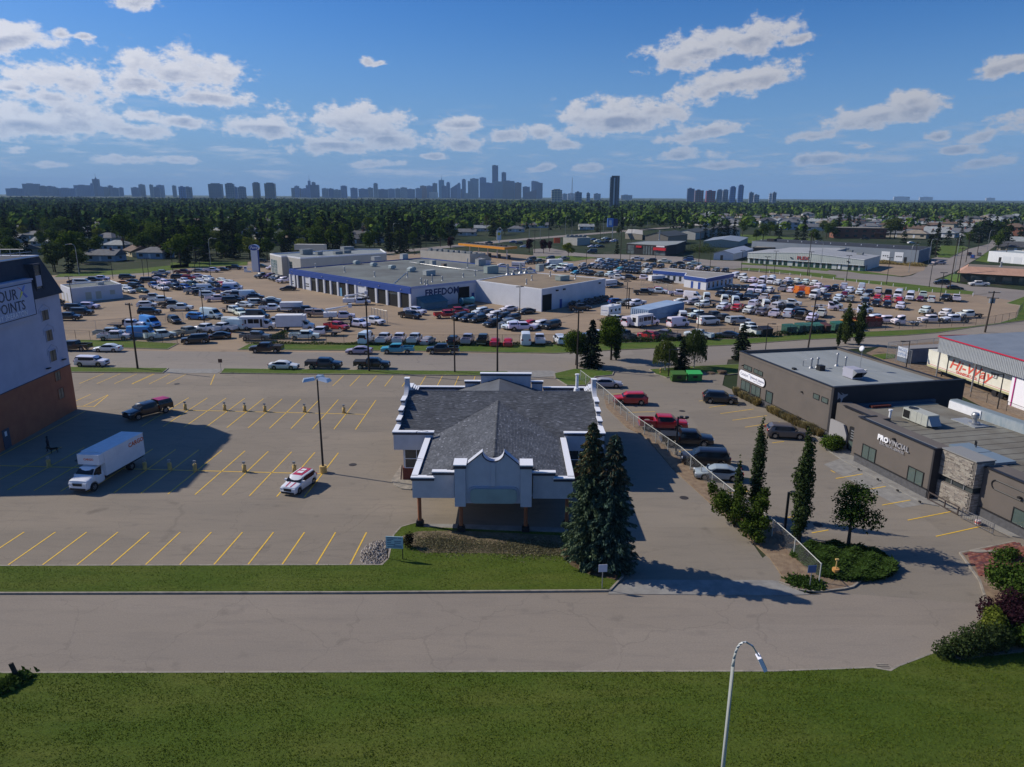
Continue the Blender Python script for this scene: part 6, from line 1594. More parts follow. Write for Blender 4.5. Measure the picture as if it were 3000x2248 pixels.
        if kind in('vn','cu'):
            x1,x2=gl[:2];y1,y2=sh.side(x1,belt)*.94,sh.side(x2,lerp_prof(pr,x2)-.1)*.94;z1,z2=lerp_prof(pr,x1)+.03,lerp_prof(pr,x2)-.02
            b=MB();b.quad((x1+.04,-y1,z1),(x1+.04,y1,z1),(x2+.06,y2,z2),(x2+.06,-y2,z2));b.build('windscreen',M_vglass,T)
            for sg in(-1,1):
                b=MB();q=[(x1-.15,sg*(sh.side(x1-.15,belt)+.02),belt+.05),(.45,sg*(sh.side(.45,belt)+.02),belt+.05),(.45,sg*(sh.side(.45,1.85)+.02),1.85),(x2+.05,sg*(sh.side(x2,1.85)+.02),1.85)]
                b.add(q if sg>0 else q[::-1],[(0,1,2,3)]);b.build('door_window',M_vglass,T)
            xr=pr[-2][0];b=MB();b.quad((xr-.09,.75,1.35),(xr-.09,-.75,1.35),(xr-.04,-.7,1.95),(xr-.04,.7,1.95));b.build('rear_window',M_vglass,T)
    elif kind in('bx','bs'):
        pr=[(3.6,.85),(3.5,1.3),(2.7,1.5),(2.15,2.15),(1.3,2.2),(1.2,1.2)]
        sh=Shell(pr,2.05,.4,1.3,(2.75,),.42,.2);sh.mx=2.4
        b=MB();sh.body(b);paint(b.build('cab',M_paint,T,True));sh.glass(T,(2.62,2.18,1.4,1.34),full);lamps(T,sh,1.05,.9,True,full)
        wheels(T,(2.75,-2.2),.42,2.2,dual=(-2.2,))
        if kind=='bx':
            b=MB();b.box(-4.2,1.25,-1.2,1.2,.95,3.35);b.box(1.25,1.9,-1.15,1.15,2.3,3.33);o=b.build('cargo_box',M_boxw,T)
            b=MB();b.box(-4.22,1.27,-1.22,1.22,3.35,3.4);b.build('box_top',M_white,o);b=MB();b.box(-4.15,1.2,-1.0,1.0,.7,.949);b.build('box_frame',M_plastic,T)
            b=MB();b.box(-4.24,-4.201,-1.05,1.05,1.05,3.25);b.build('rear_door',M_steel,o)
        else:
            b=MB();b.box(-3.6,1.25,-1.15,1.15,.55,2.75);o=b.build('coach_body',M_boxw,T)
            b=MB();b.box(-3.62,1.3,-1.1,1.1,2.75,2.85);b.build('roof_panel',M_white,o)
            for sg in(-1,1):
                for x0,x1,z0,z1 in((-.6,.5,1.5,2.4),(-1.8,-.7,1.5,2.4),(-2.5,-2.15,1.4,2.3),(-3.1,-2.75,1.4,2.3),(.7,1.15,.7,2.4)):
                    b=MB();b.box(x0,x1,*sorted((sg*1.151,sg*1.17)),z0,z1);b.build('window',M_vglass,o)
            b=MB();b.box(-3.64,-3.601,-.5,.5,1.3,2.3);b.build('rear_window',M_vglass,o)
    elif kind in('rv','tr'):
        b=MB();L=2.6;b.box(-L,L,-1.15,1.15,.55,2.75 if kind=='rv' else 2.4);o=b.build('trailer_body',M_boxw,T)
        wheels(T,(-.35,.5),.36,2.3);b=MB();b.tube([(L,-.5,.5),(L+1.3,0,.5),(L,.5,.5)],.05,5);b.build('drawbar',M_plastic,T)
        if kind=='rv':
            for sg in(-1,1):
                for x in(-1.8,0,1.5):b=MB();b.box(x,x+.7,*sorted((sg*1.151,sg*1.17)),1.4,2.0);b.build('window',M_vglass,o)
            b=MB();b.box(-.5,.5,-.4,.4,2.75,3.0);b.build('air_conditioner',M_white,o);b=MB();b.box(-L-.02,-L-.001,-.9,.9,1.7,1.8);b.build('decal_stripe',M_dblue,o)
        else:
            b=MB();b.box(-L+.3,L-.3,-1.17,-1.151,.95,1.25);b.build('decal_stripe',M_dark,o)
    PROTO[key]=T
    return T
COLR=dict(W=(.72,.73,.75),K=(.010,.010,.012),G=(.13,.135,.14),S=(.36,.37,.39),B=(.02,.07,.25),D=(.012,.018,.035),R=(.42,.015,.02),M=(.13,.01,.025),C=(.05,.3,.4),N=(.03,.07,.065),
            T=(.3,.26,.19),Y=(.62,.28,.02),O=(.7,.17,.015),P=(.07,.025,.1),L=(.06,.25,.6),A=(.10,.085,.08))
CN=dict(W='white',K='black',G='dark grey',S='silver',B='blue',D='navy',R='red',M='maroon',C='turquoise',N='dark green',T='tan',Y='orange',O='bright orange',P='purple',L='bright blue',A='grey-brown')
KN=dict(sd=('sedan','sedan'),su=('SUV','SUV'),sb=('large SUV','SUV'),mi=('hatchback','hatchback'),pk=('crew-cab pickup','pickup'),pc=('capped pickup','pickup'),pt=('pickup with a black bed cover','pickup'),
          vn=('high-roof van','van'),vw=('passenger van','van'),vl=('compact van','van'),cu=('cargo van','van'),bx=('box truck','truck'),bs=('minibus','minibus'),cc=('chassis-cab truck','truck'),ct=('bare cutaway truck','truck'),
          fb=('flatbed truck','truck'),st=('bucket truck','truck'),rv=('camper trailer','trailer'),tr=('enclosed cargo trailer','trailer'))
ORD=[ordn(i) for i in range(40)]
# frame | where | heading | x,y,kind,colour[,heading]
LOTS=[
 ('L1','in the cluster behind the utility building',18,'285,335,sd,D;360,350,vw,W;470,322,pk,D;570,305,pk,W;890,285,sb,K;975,330,sd,K;845,348,sd,Y;1125,322,sb,K;1240,307,sd,W;910,442,su,W,-35;862,400,sd,W,-35;1065,437,sd,N,-35;990,388,sb,K,-20;60,578,su,K,90'),
 ('L1','in the back left block of the yard',18,'1290,237,pk,S;1265,272,sd,D;1500,287,sb,K,10;1625,290,su,R,10;1720,266,sd,W,15;1790,288,sd,D,15;1740,320,sd,W,-35;1840,300,su,W,-35;2000,318,sd,W,-35;2100,343,sd,W,-35;1560,332,pk,W,-40;1330,352,pk,W,-40;1430,350,su,D,-40;1200,382,pk,B,-50;1295,412,pk,W,-40;1445,402,pk,D,-40;1570,402,su,B,-40;1650,372,pk,N,-35;1750,392,sd,B,10;1850,350,su,W,-35;1905,370,su,K,-35;1990,362,sd,R,-35'),
 ('L1','on the road behind the back left block',8,'1545,226,pk,M;1745,205,sd,S;1870,206,pk,W;2010,190,sd,K,0;2145,175,pk,K,0'),
 ('L1','in the middle left block of the yard',20,'1680,450,pk,S;1755,465,su,K;1850,418,vn,W;1830,488,vl,W;2000,428,pk,B;2090,470,sd,W;2130,402,vn,W;1940,538,pk,W;2105,550,sb,K;1175,522,pk,S;1275,552,pk,W;1120,606,su,W;1150,687,sb,K,5;1405,605,pk,K;1515,642,pk,W,8'),
 ('L1','before the utility building',4,'445,620,su,W;285,642,sb,K;355,692,sb,K;190,752,pk,K'),
 ('L1','near the left yard gate',-30,'1710,742,su,L,-12;1870,714,vn,W,-25;1440,782,su,K,-50;2145,680,fb,W,-35;1120,812,vn,L,-35;960,836,fb,W,5;690,938,pk,S,8;780,972,pk,W,10;1030,940,vn,L,4;1315,962,pk,W,40;1560,930,pk,T,60;1850,880,pk,W,160;2010,868,pk,W,165;1690,1012,sb,K,200;1960,962,sd,K,196;2160,850,vn,W,170'),
 ('L2','in the row beside the showroom glass',242,'350,430,pk,G;437,432,su,P;495,450,su,G;555,463,pk,D;610,482,pk,W'),
 ('L2','in front of the service bays',190,'655,572,sd,K;1490,735,st,W,10;2085,890,pk,K,-35;2145,842,pk,W,-30'),
 ('L2','by the tall pylon sign',0,'350,255,su,K;340,312,sd,N;470,335,su,W,220'),
 ('L2','in the rows left of the service bays',15,'10,560,vn,W;40,622,sd,W;80,645,su,K;205,655,vn,W;275,672,su,D;30,702,sb,K;150,762,sd,W,-20;285,742,vl,W,20;465,705,sd,W;440,745,pk,D;495,812,pk,W,10;850,832,pk,D;1000,872,pc,T,6;660,790,tr,W,5;80,852,pk,W,-50;300,890,cu,D,0;20,988,cu,W,0;560,962,su,S,0'),
 ('L2','in the front rows behind the wire fence',0,'270,990,bs,W,4;760,985,bx,W,6;1050,1085,fb,W,178;850,1132,pk,W,2;275,1140,pk,G,0;1225,1022,pk,R,-28;1470,990,fb,W,-30;1655,958,pk,W,-35;1290,900,st,W,10'),
 ('L2','in the fence-side row',86,'1570,1152,cu,W,84;1780,1165,pk,W;1960,1165,pk,W;2140,1168,pk,W'),
 ('L3','in the fence-side row',86,'215,1258,sd,S,74;512,1262,su,K,80;680,1255,pk,S,84;860,1258,pk,K,85;1002,1275,sd,R,85;1155,1278,sd,R,88;1360,1242,vn,W,90;1525,1255,pk,W,92;1765,1262,pc,W,95;1910,1250,pk,S,80;2050,1230,su,K,70'),
 ('L3','in the double row facing the workshop wing',227,'430,965,pk,R,20;560,922,pk,R,20;690,905,su,K;828,925,su,W;905,950,su,K;990,968,su,W;590,985,su,K;690,1002,su,D;800,1012,su,K;1095,985,su,K;1200,1003,su,K;985,1065,su,K;1130,1055,su,G;1190,1088,su,W;1315,1108,pc,W,12;1410,1060,sd,R;1525,1078,su,W;1660,1085,sb,K'),
 ('L3','against the white workshop wing',190,'1160,888,sd,W,216;1370,918,sd,K,216;1990,882,pk,K,10'),
 ('L3','in the yard behind the workshop',225,'1095,385,sd,W,20;1275,385,tr,W,-10;1590,405,pk,G,200;1672,372,bx,W,200;1410,352,pk,D;1520,342,pk,N;1810,312,pk,G;1650,300,su,D;1430,310,su,K;1690,412,pk,W,200;1785,402,vn,W,225;1850,412,vn,W;1770,445,pk,W,170;1915,432,su,D;2030,438,su,K;1950,468,sd,C;2090,472,pk,K'),
 ('T3','on the road past the fuel canopy',180,'1940,1045,sd,W;1812,992,sd,B;1885,1008,su,K;1530,1000,sd,D'),
 ('T4','at the drive-in restaurant',200,'560,805,sd,B;600,825,su,W;650,840,sd,K;700,835,su,K;690,795,su,W;730,800,sd,K;770,825,sd,W;800,815,sd,W;540,885,sd,W;595,882,sd,S;630,885,sd,K;540,945,cu,D,180'),
 ('L4','on the avenue before the black garage',165,'870,312,pk,W;1035,328,su,K;1190,342,pk,W;1360,358,sd,K;1535,368,pk,W;1470,300,su,D;1470,325,su,B'),
 ('L4','in the far row of the used car block',236,'440,335,su,W;495,330,su,S;555,342,su,D;632,350,su,D;712,352,su,K;790,366,su,K;872,376,su,D;960,388,su,S;1050,388,su,D;1142,398,su,K;1290,403,su,K;1390,407,su,K;1485,418,su,G;1590,422,su,W;1680,432,su,K;1790,442,su,G;1900,447,su,K'),
 ('L4','in the middle of the used car block',236,'225,385,su,S;318,400,su,K;390,408,su,G;458,412,su,G;540,424,su,D;345,378,sd,W;510,382,su,D;605,398,su,D;715,402,su,K;440,372,su,G;600,372,su,D;800,412,su,D;870,420,su,K;1000,428,su,G'),
 ('L4','in the near row of the used car block',236,'670,442,pk,C;742,452,pk,K;800,456,pk,K;872,462,pk,K;980,462,pk,W;610,482,pk,W;560,492,pk,W;425,492,su,G;300,478,pk,K'),
 ('L4','between the workshop wing and the sales office',-25,'632,532,pk,W;765,530,pk,K;925,535,cc,W,-25;620,602,su,K,0;535,600,tr,W,40;1190,572,pk,K,-15;1100,548,tr,W,20;940,702,pk,K,0;1060,682,pk,R,-20;1150,688,pk,W,-20;1350,716,pk,W,-3;1545,748,cu,W,-35;1655,758,cu,W,80;1390,802,sd,W,20;1505,812,su,S,215;1660,842,fb,W,215;630,812,su,B,20;720,822,su,G,215;855,832,pk,W,215'),
 ('L4','beside the pale blue container',40,'560,920,rv,W,45;600,1025,fb,W,32;800,1045,cu,W,40;965,1035,bs,W,35;1345,1055,cu,W,30;1400,985,cu,W,80;1500,942,fb,K,30;1605,972,cc,W,200;1700,1042,vw,W,20;1745,970,pk,D,20'),
 ('L4','in the row along the wire fence',130,'400,1210,pk,W,100;585,1202,pk,W,100;715,1205,pk,D,115;1000,1203,su,R,130;1205,1203,pk,G,140;1590,1200,pk,W,145;1930,1192,sd,D,150;2170,1118,pk,W,100'),
 ('L5','in the back row of the van yard',236,'215,350,vw,W;300,368,vw,W;332,400,pk,W;425,405,pk,W;540,402,vn,W;640,408,vn,W;645,375,su,W;722,432,pk,W;832,408,pk,W;937,418,pk,W;1040,428,pk,W;1145,442,pk,W;860,445,su,K;1385,490,su,K;1480,480,vw,W,60;1700,482,vn,W,60'),
 ('L5','in the second row of the van yard',236,'140,482,su,K;225,490,su,K;330,492,su,K;425,502,vn,W;520,508,vn,W;612,522,pk,W;770,502,pk,S,60;870,512,su,W,60;970,465,su,K;1190,475,pk,W;1300,502,su,P;990,512,vn,O,40;1110,525,vn,O,40;1560,522,pk,W;1680,542,pk,W;1790,552,pk,K;1890,528,pk,W,60;2010,552,pk,K,60;2130,565,vn,W'),
 ('L5','in the middle row of the van yard',236,'1150,568,vn,W,232;980,572,su,K;1290,602,su,K;1430,612,pk,W;1560,625,su,G;1740,602,su,S;1748,652,su,K;1870,672,su,K;2000,688,su,K;1885,607,su,R;2005,622,su,R;2140,637,su,R;2155,705,cc,W;1500,570,su,M;1240,530,su,W'),
 ('L5','in the dark row beside the sales office',236,'60,562,su,K;130,563,su,D;205,572,su,K;280,600,su,D;350,593,su,D;432,603,su,K;555,605,pk,W,60;690,622,su,K;375,570,su,K;860,668,pk,W,-28'),
 ('L5','in the front rows of the van yard',236,'90,628,cu,W,80;215,642,cu,W,80;440,678,pc,W,60;580,685,cu,W,78;700,705,pc,W,55;80,712,pk,W;242,725,pk,R;385,752,pk,W;530,772,pk,G;680,792,pk,W,60;840,795,vw,W,60;980,815,pk,K,60;1120,842,pk,W;1225,792,pk,W,60;835,728,pk,K,0;70,850,pt,K,20;250,877,pc,S,20;430,992,pk,W,110;1000,770,su,K,0'),
 ('L5','in the row of bare cutaway trucks',-22,'1300,718,ct,W;1350,700,ct,W;1640,762,ct,W;1700,745,ct,W'),
 ('L6','at the right end of the van yard',236,'870,895,vn,W;1015,885,pk,W,60;985,922,sd,M;1115,935,vl,W,60;1280,918,pk,K,225;1400,922,pk,W,60;1050,1062,cc,W,226;1285,1092,cc,W,226;1540,1108,cc,W,190;1115,1165,cc,W,185;1375,1162,cc,W,185;605,1175,cc,W,182;790,1192,ct,W,182;440,1152,su,W,200'),
 ('L6','on the roads at the far right',140,'1230,736,su,K,165;1385,795,sd,K,-20;1660,757,pk,W,165;1555,410,su,K,60;1590,442,su,B,60;1665,412,su,G,60;1200,512,pk,S,10;345,232,pk,K,10;880,277,sd,W,10'),
 ('L1','parked along the far side of the street',180,'265,1095,pk,K;665,1107,sd,W'),
 ('L2','parked along the far side of the street',180,'405,1278,pt,K;1490,1293,sd,S;1940,1290,pk,C'),
 ('L3','parked along the far side of the street',180,'390,1372,pk,K'),
 ('L1','parked along the near side of the street',0,'475,1275,sb,W'),
 ('L2','parked along the near side of the street',0,'605,1468,sd,W;1075,1462,pt,D;1640,1462,pt,K'),
 ('C3','in the office car park',-5,'168,262,sd,S,0;325,367,su,R,178;535,528,pk,R,-3;690,628,pt,K,-4;812,750,sb,K,170;895,840,sd,S,172;905,360,su,K,-8;1335,580,su,A,-8'),
 ('H2','in the hotel car park',90,'1735,800,pc,K,237'),
]
FULLZ=('street','office car park','hotel car park')
def place_vehicles():
    ents=[]
    for fr_,where,hd,data in LOTS:
        for e in data.split(';'):
            p=e.split(',');x,y=float(p[0]),float(p[1]);k,c=p[2],p[3];h=float(p[4]) if len(p)>4 else hd
            near=any(z in where for z in FULLZ)
            zz={'vn':1.2,'bx':1.6,'bs':1.4,'rv':1.5,'tr':1.3,'cu':1.1}.get(k,.85)
            g=W(fr_,x,y,zz);ox,oy,s=FR[fr_]
            ents.append(dict(k=k,c=c,h=h,g=g,where=where,sx=ox+x/s,near=near))
    # vehicles that read into each other are nudged apart, the farther one backwards
    R_={'bx':2.6,'bs':2.4,'vn':1.9,'pk':1.9,'pc':1.9,'pt':1.9,'cc':2.4,'fb':2.5}
    def disc(e):
        a=R(e['h']);l=1.55;r_=1.1
        return[(e['g'].x+math.cos(a)*l*t,e['g'].y+math.sin(a)*l*t) for t in(-1,0,1)],r_
    for it in range(14):
        for i,a in enumerate(ents):
            if a['near']:continue
            for b in ents[i+1:]:
                if b['near'] or abs(a['g'].x-b['g'].x)>6 or abs(a['g'].y-b['g'].y)>6:continue
                A,ra=disc(a);B,rb_=disc(b);best=None
                for p in A:
                    for q in B:
                        d=math.hypot(p[0]-q[0],p[1]-q[1])
                        if d<ra+rb_ and(best is None or d<best[0]):best=(d,p,q)
                if best:
                    d,p,q=best;m_=(ra+rb_-d)/2+.02;vx,vy=p[0]-q[0],p[1]-q[1]
                    if d<.05:vx,vy,d=0,1,1
                    vx,vy=vx/d*m_,vy/d*m_
                    a['g']+=Vector((vx,vy,0));b['g']-=Vector((vx,vy,0))
    cnt={}
    for e in ents:cnt.setdefault((e['where'],e['c'],e['k']),[]).append(e)
    for lst in cnt.values():
        lst.sort(key=lambda e:e['sx'])
        for i,e in enumerate(lst):e['n']=i+1;e['of']=len(lst)
    for e in ents:make_vehicle(e['k'],e['near'])
    index_kids()
    for e in ents:
        kn,cat=KN[e['k']];lab=f"{CN[e['c']]} {kn} {e['where']}"
        if e['of']>1:lab=f"{CN[e['c']]} {kn}, {ordn(e['n'])} {e['where']} from left"
        r=random.random();jit=random.uniform(-2.5,2.5) if not e['near'] else 0
        copy_tree(make_vehicle(e['k'],e['near']),(e['g'].x,e['g'].y,.03),R(e['h']+jit),lab,group='vehicles '+e['where'],color=tuple(v*random.uniform(.9,1.1) for v in COLR[e['c']]),cat=cat)
place_vehicles()

def named_vehicles():
    # white box truck and the red-roofed hatchback stand alone in the hotel car park
    make_vehicle('bx',True);make_vehicle('mi',True);index_kids()
    T=copy_tree(make_vehicle('bx',True),(0,0,0),0,'x',color=COLR['W'],cat='truck');T.name='box_truck'
    T['label']='white box truck with a low cab parked in the shadow of the hotel'
    T.rotation_euler=(0,0,R(-97));p=W('C1',590,600,1.5);T.location=(p.x,p.y,.02)
    if 'group' in T:del T['group']
    T.scale=(1.12,1.0,1.0)
    Mo=mat('decal_orange_red',(.6,.12,.03),.5)
    for o in[o for o in bpy.data.objects if o.parent==T and o.name.startswith('cargo_box')]:
        q=MB();q.box(-3.8,-2.2,1.202,1.21,2.5,2.95);
        text_obj('letters','CARGO',.62,Mo,o,face_matrix((-2.0,1.215,2.55),(-1,0,0)),.004,bold=.02)
        text_obj('letters','CARGO',.3,Mo,o,face_matrix((1.905,-.5,2.75),(0,1,0)),.004,bold=.01)
    M=copy_tree(make_vehicle('mi',True),(0,0,0),0,'x',color=COLR['W'],cat='hatchback');M.name='hatchback'
    M['label']='white hatchback with a red roof and red bonnet stripes in the sunny stalls'
    p=W('C1',1685,690,.8);M.location=(p.x,p.y,.02);M.rotation_euler=(0,0,R(-106))
    if 'group' in M:del M['group']
    sh=Shell(*SPEC['mi'][:7]);q=MB()
    Mr=mat('roof_red',(.5,.02,.035),.3,coat=.5)
    q.add([(.33,-.5,1.535),(.33,.5,1.535),(-1.5,.52,1.575),(-1.5,-.52,1.575),(.3,-.66,1.46),(.3,.66,1.46),(-1.5,.66,1.5),(-1.5,-.66,1.5)],[(0,3,2,1)[::-1],(4,0,1,5)[::-1],(5,1,2,6)[::-1],(7,3,0,4)[::-1]])
    o=q.build('red_roof',Mr,M);q=MB();q.box(-.6,-.1,-.3,.3,1.572,1.585);q.box(-1.2,-.75,-.25,.25,1.577,1.592);q.build('roof_decal',M_white,o)
    for sg in(-1,1):q=MB();q.add([(1.9,sg*.25-.06,.905),(1.9,sg*.25+.06,.905),(1.0,sg*.3+.07,1.015),(1.0,sg*.3-.07,1.015)],[(0,1,2,3)]);q.build('bonnet_stripe',Mr,M)
    # magenta tarp on the black pickup cap
    best=[o for o in bpy.data.objects if o.get('label','').startswith('black capped pickup in the hotel')]
    if best:
        best[0]['label']='black pickup with a magenta cover on its bed cap in the hotel car park'
        q=MB();q.add([(-2.7,-.8,1.9),(-1.1,-.8,1.93),(-1.1,.8,1.93),(-2.7,.8,1.9),(-1.0,-.3,1.98),(-2.5,.2,2.0)],[(0,1,4,5),(4,2,3,5),(0,5,3),(1,2,4)]);q.build('magenta_cover',mat('magenta_cloth',(.3,.02,.14),.7),best[0])
named_vehicles()
def drop_protos():
    index_kids()
    def rm(o):
        for c in kids(o):rm(c)
        bpy.data.objects.remove(o)
    for T in PROTO.values():rm(T)
drop_protos()
# ================================================================== vegetation
def foliage(name,dark,mid,light,transl=.25):
    m=bpy.data.materials.new(name);m.use_nodes=True;m.node_tree.nodes.clear();n=NT(m.node_tree)
    rv=n('ShaderNodeNewGeometry').outputs['Random Per Island'];oi=n('ShaderNodeObjectInfo').outputs['Random']
    c=ramp(n,rv,[(0,dark),(.55,mid),(1,light)])
    k=n('ShaderNodeMapRange',ins={0:oi,1:0.0,2:1.0,3:.72,4:1.25}).outputs[0]
    c=mix_c(n,1.0,c,n('ShaderNodeCombineColor',ins={0:k,1:n('ShaderNodeMapRange',ins={0:oi,1:0.0,2:1.0,3:.8,4:1.15}).outputs[0],2:.9}).outputs[0],'MULTIPLY')
    d=n('ShaderNodeBsdfDiffuse',ins={'Color':c}).outputs[0];t=n('ShaderNodeBsdfTranslucent',ins={'Color':c}).outputs[0]
    n('ShaderNodeOutputMaterial',ins={0:n('ShaderNodeMixShader',ins={0:transl,1:d,2:t}).outputs[0]})
    return m
F_dec=foliage('leaves_green',(.028,.055,.009),(.062,.105,.017),(.12,.165,.03))
F_dark=foliage('leaves_dark_green',(.018,.038,.008),(.038,.068,.014),(.075,.11,.024))
F_lite=foliage('leaves_yellow_green',(.07,.1,.012),(.13,.16,.025),(.19,.21,.04))
F_asp=foliage('leaves_aspen',(.02,.035,.012),(.04,.062,.022),(.085,.115,.042))
F_spr=foliage('spruce_needles',(.010,.018,.012),(.020,.032,.020),(.038,.055,.034),.1)
F_blue=foliage('blue_spruce_needles',(.028,.05,.034),(.062,.098,.066),(.13,.18,.125),.1)
F_cone=foliage('spruce_cones',(.06,.045,.025),(.12,.085,.045),(.2,.15,.08),.1)
F_pur=foliage('leaves_purple',(.018,.008,.012),(.04,.014,.022),(.07,.03,.035))
F_grs=foliage('tall_grass_straw',(.13,.11,.05),(.24,.2,.1),(.38,.32,.17))
F_jun=foliage('juniper_green',(.03,.055,.01),(.055,.095,.018),(.1,.15,.035))
F_bir=foliage('leaves_birch',(.035,.055,.015),(.07,.1,.03),(.12,.15,.05))
M_bark=mat('bark_brown',(.07,.05,.038),.95,color2=(.04,.03,.024),scale=5,stretch=(1,1,.2))
M_birchbark=mat('birch_bark',(.45,.43,.4),.9,color2=(.12,.1,.09),scale=6,stretch=(1,1,3),contrast=(.5,.7))
def leaf_cloud(n,lobes,s,rnd,shell=.45,droop=0.0,flat=.0):
    """numpy leaf quads spread through ellipsoid lobes (x, y, z, rx, ry, rz)"""
    w=np.array([l[3]*l[4]*l[5] for l in lobes])**.8;w /= w.sum()
    L=np.array(lobes)[rnd.choice(len(lobes),n,p=w)]
    d=rnd.normal(size=(n,3));d /= np.linalg.norm(d,axis=1)[:,None]
    r=(shell+(1-shell)*rnd.random(n))*(1+.16*np.sin(d[:,0]*7+L[:,0]*3)*np.cos(d[:,2]*6+L[:,1]))
    P=L[:,:3]+d*L[:,3:6]*r[:,None]
    nn=d*.7+rnd.normal(size=(n,3))*.6;nn[:,2]+=.25;nn /= np.linalg.norm(nn,axis=1)[:,None]
    a=np.cross(nn,rnd.normal(size=(n,3)));a /= np.linalg.norm(a,axis=1)[:,None]
    b=np.cross(nn,a);sz=s*(.6+.8*rnd.random(n))[:,None]
    V=np.stack([P-a*sz*.5,P-b*sz*.35,P+a*sz*.5,P+b*sz*.35],1).reshape(-1,3)
    return V
def quads_mesh(name,V,mats,trunk=None,mi=None):
    """leaf quads plus an optional MB for wood"""
    nq=len(V)//4
    me=bpy.data.meshes.new(name)
    vs=V.tolist();fs=[(4*i,4*i+1,4*i+2,4*i+3) for i in range(nq)]
    ms=list(mi) if mi is not None else[0]*nq
    if trunk:
        o=len(vs);vs+=trunk.v;fs+=[tuple(i+o for i in f) for f in trunk.f];ms+=[len(mats)-1]*len(trunk.f)
    me.from_pydata(vs,[],fs)
    for m in mats:me.materials.append(m)
    me.polygons.foreach_set('material_index',ms);me.update()
    return me
def dec_parts(H,Wc,n,s,seed,shape='round'):
    rnd=np.random.default_rng(seed);rr=random.Random(seed)
    lobes=[];t=MB();base=H*(.28 if shape!='column' else .08)
    if shape=='column':
        nl=17
        for i in range(nl):
            f=i/(nl-1);r_=Wc/2*(.75+.5*math.sin(f*3.1))*(1-.6*f**2.5)*rr.uniform(.72,1.18)
            lobes.append((rr.uniform(-.12,.12)*Wc,rr.uniform(-.12,.12)*Wc,base+(H-base)*f*.97,r_,r_,(H-base)/nl*1.6))
    else:
        for i in range(9 if shape=='round' else 12):
            a=rr.uniform(0,6.28);f=rr.uniform(.1,.62) if i else 0;z=base+(H-base)*rr.uniform(.25,.85)
            k=rr.uniform(.38,.62)*(1-.35*abs(z/H-.5));lobes.append((math.cos(a)*Wc/2*f,math.sin(a)*Wc/2*f,z,Wc/2*k,Wc/2*k,(H-base)*k*.5))
        lobes.append((0,0,base+(H-base)*.82,Wc*.22,Wc*.22,(H-base)*.2))
    V=leaf_cloud(n,lobes,s,rnd,.35)
    V[:,2]=np.maximum(V[:,2],.25)
    r0=.022*H+.04
    t.tube([(0,0,-.1),(rr.uniform(-.1,.1),rr.uniform(-.1,.1),H*.3),(rr.uniform(-.2,.2),rr.uniform(-.2,.2),H*.62),(0,0,H*.86)],[r0,r0*.75,r0*.4,r0*.12],6)
    for l in lobes[:8]:
        z0=max(base*.8,l[2]-H*.22);t.tube([(0,0,z0),(l[0]*.55,l[1]*.55,(z0+l[2])/2),(l[0],l[1],l[2])],[r0*.4,r0*.25,r0*.08],4)
    return V,t
def spruce_parts(H,Wc,n,s,seed,cones=False):
    rnd=np.random.default_rng(seed);t=MB()
    nb=max(60,n//22) if n<5000 else int(n**.5*2.3);f=rnd.random(nb)**1.3;wh_=max(14,int(H*2.6));f=np.clip((np.floor(f*wh_)+.5+rnd.normal(size=nb)*.12)/wh_,0,.99)  # branch heights, denser low down
    f=np.sort(f);z0=.04*H+f*H*.95;az=np.arange(nb)*2.4+rnd.normal(size=nb)*.4
    R_=Wc/2*(1-f)**.62*(.5+.72*rnd.random(nb))*(1-.25*np.exp(-f*14))+.12
    bi=rnd.integers(0,nb,n);u=rnd.random(n)**.62
    rad=R_[bi]*u;side=rnd.normal(size=n)*(.05+(.13 if n<5000 else .085)*R_[bi]*(1.15-u))
    ca,sa=np.cos(az[bi]),np.sin(az[bi])
    droop=-.30*rad+.10*np.maximum(0,u-.75)*R_[bi]-np.abs(side)*.35
    P=np.stack([ca*rad-sa*side,sa*rad+ca*side,z0[bi]+droop+rnd.normal(size=n)*.05*H/10],1)
    P[:,2]=np.maximum(P[:,2],.08)
    a=np.stack([ca,sa,-.35-.5*rnd.random(n)],1)+rnd.normal(size=(n,3))*.35;a /= np.linalg.norm(a,axis=1)[:,None]
    b=np.cross(a,rnd.normal(size=(n,3)));b /= np.linalg.norm(b,axis=1)[:,None]
    sz=s*(.6+.8*rnd.random(n))[:,None]
    V=np.stack([P-a*sz*.6,P-b*sz*.24,P+a*sz*.6,P+b*sz*.24],1).reshape(-1,3)
    mi=None
    if cones:mi=((z0[bi]>H*.66) &(rnd.random(n)<.45) &(u>.4)).astype(int).tolist()
    t.tube([(0,0,-.1),(0,0,H*.5),(0,0,H*.98)],[.018*H+.03,.012*H,.01],6)
    return V,t,mi
TREES=[]
def tree_thing(name,label,cat,loc,V,t,fol,bark,group=None,mi=None,rz=0,tilt=None):
    T=thing(name,label,cat,loc,rz,group)
    if tilt:T.rotation_euler=(tilt[0],tilt[1],rz)
    link('crown',quads_mesh('crown',V,fol if isinstance(fol,list) else[fol],None,mi),T)
    t.build('trunk',bark,T,True)
    return T
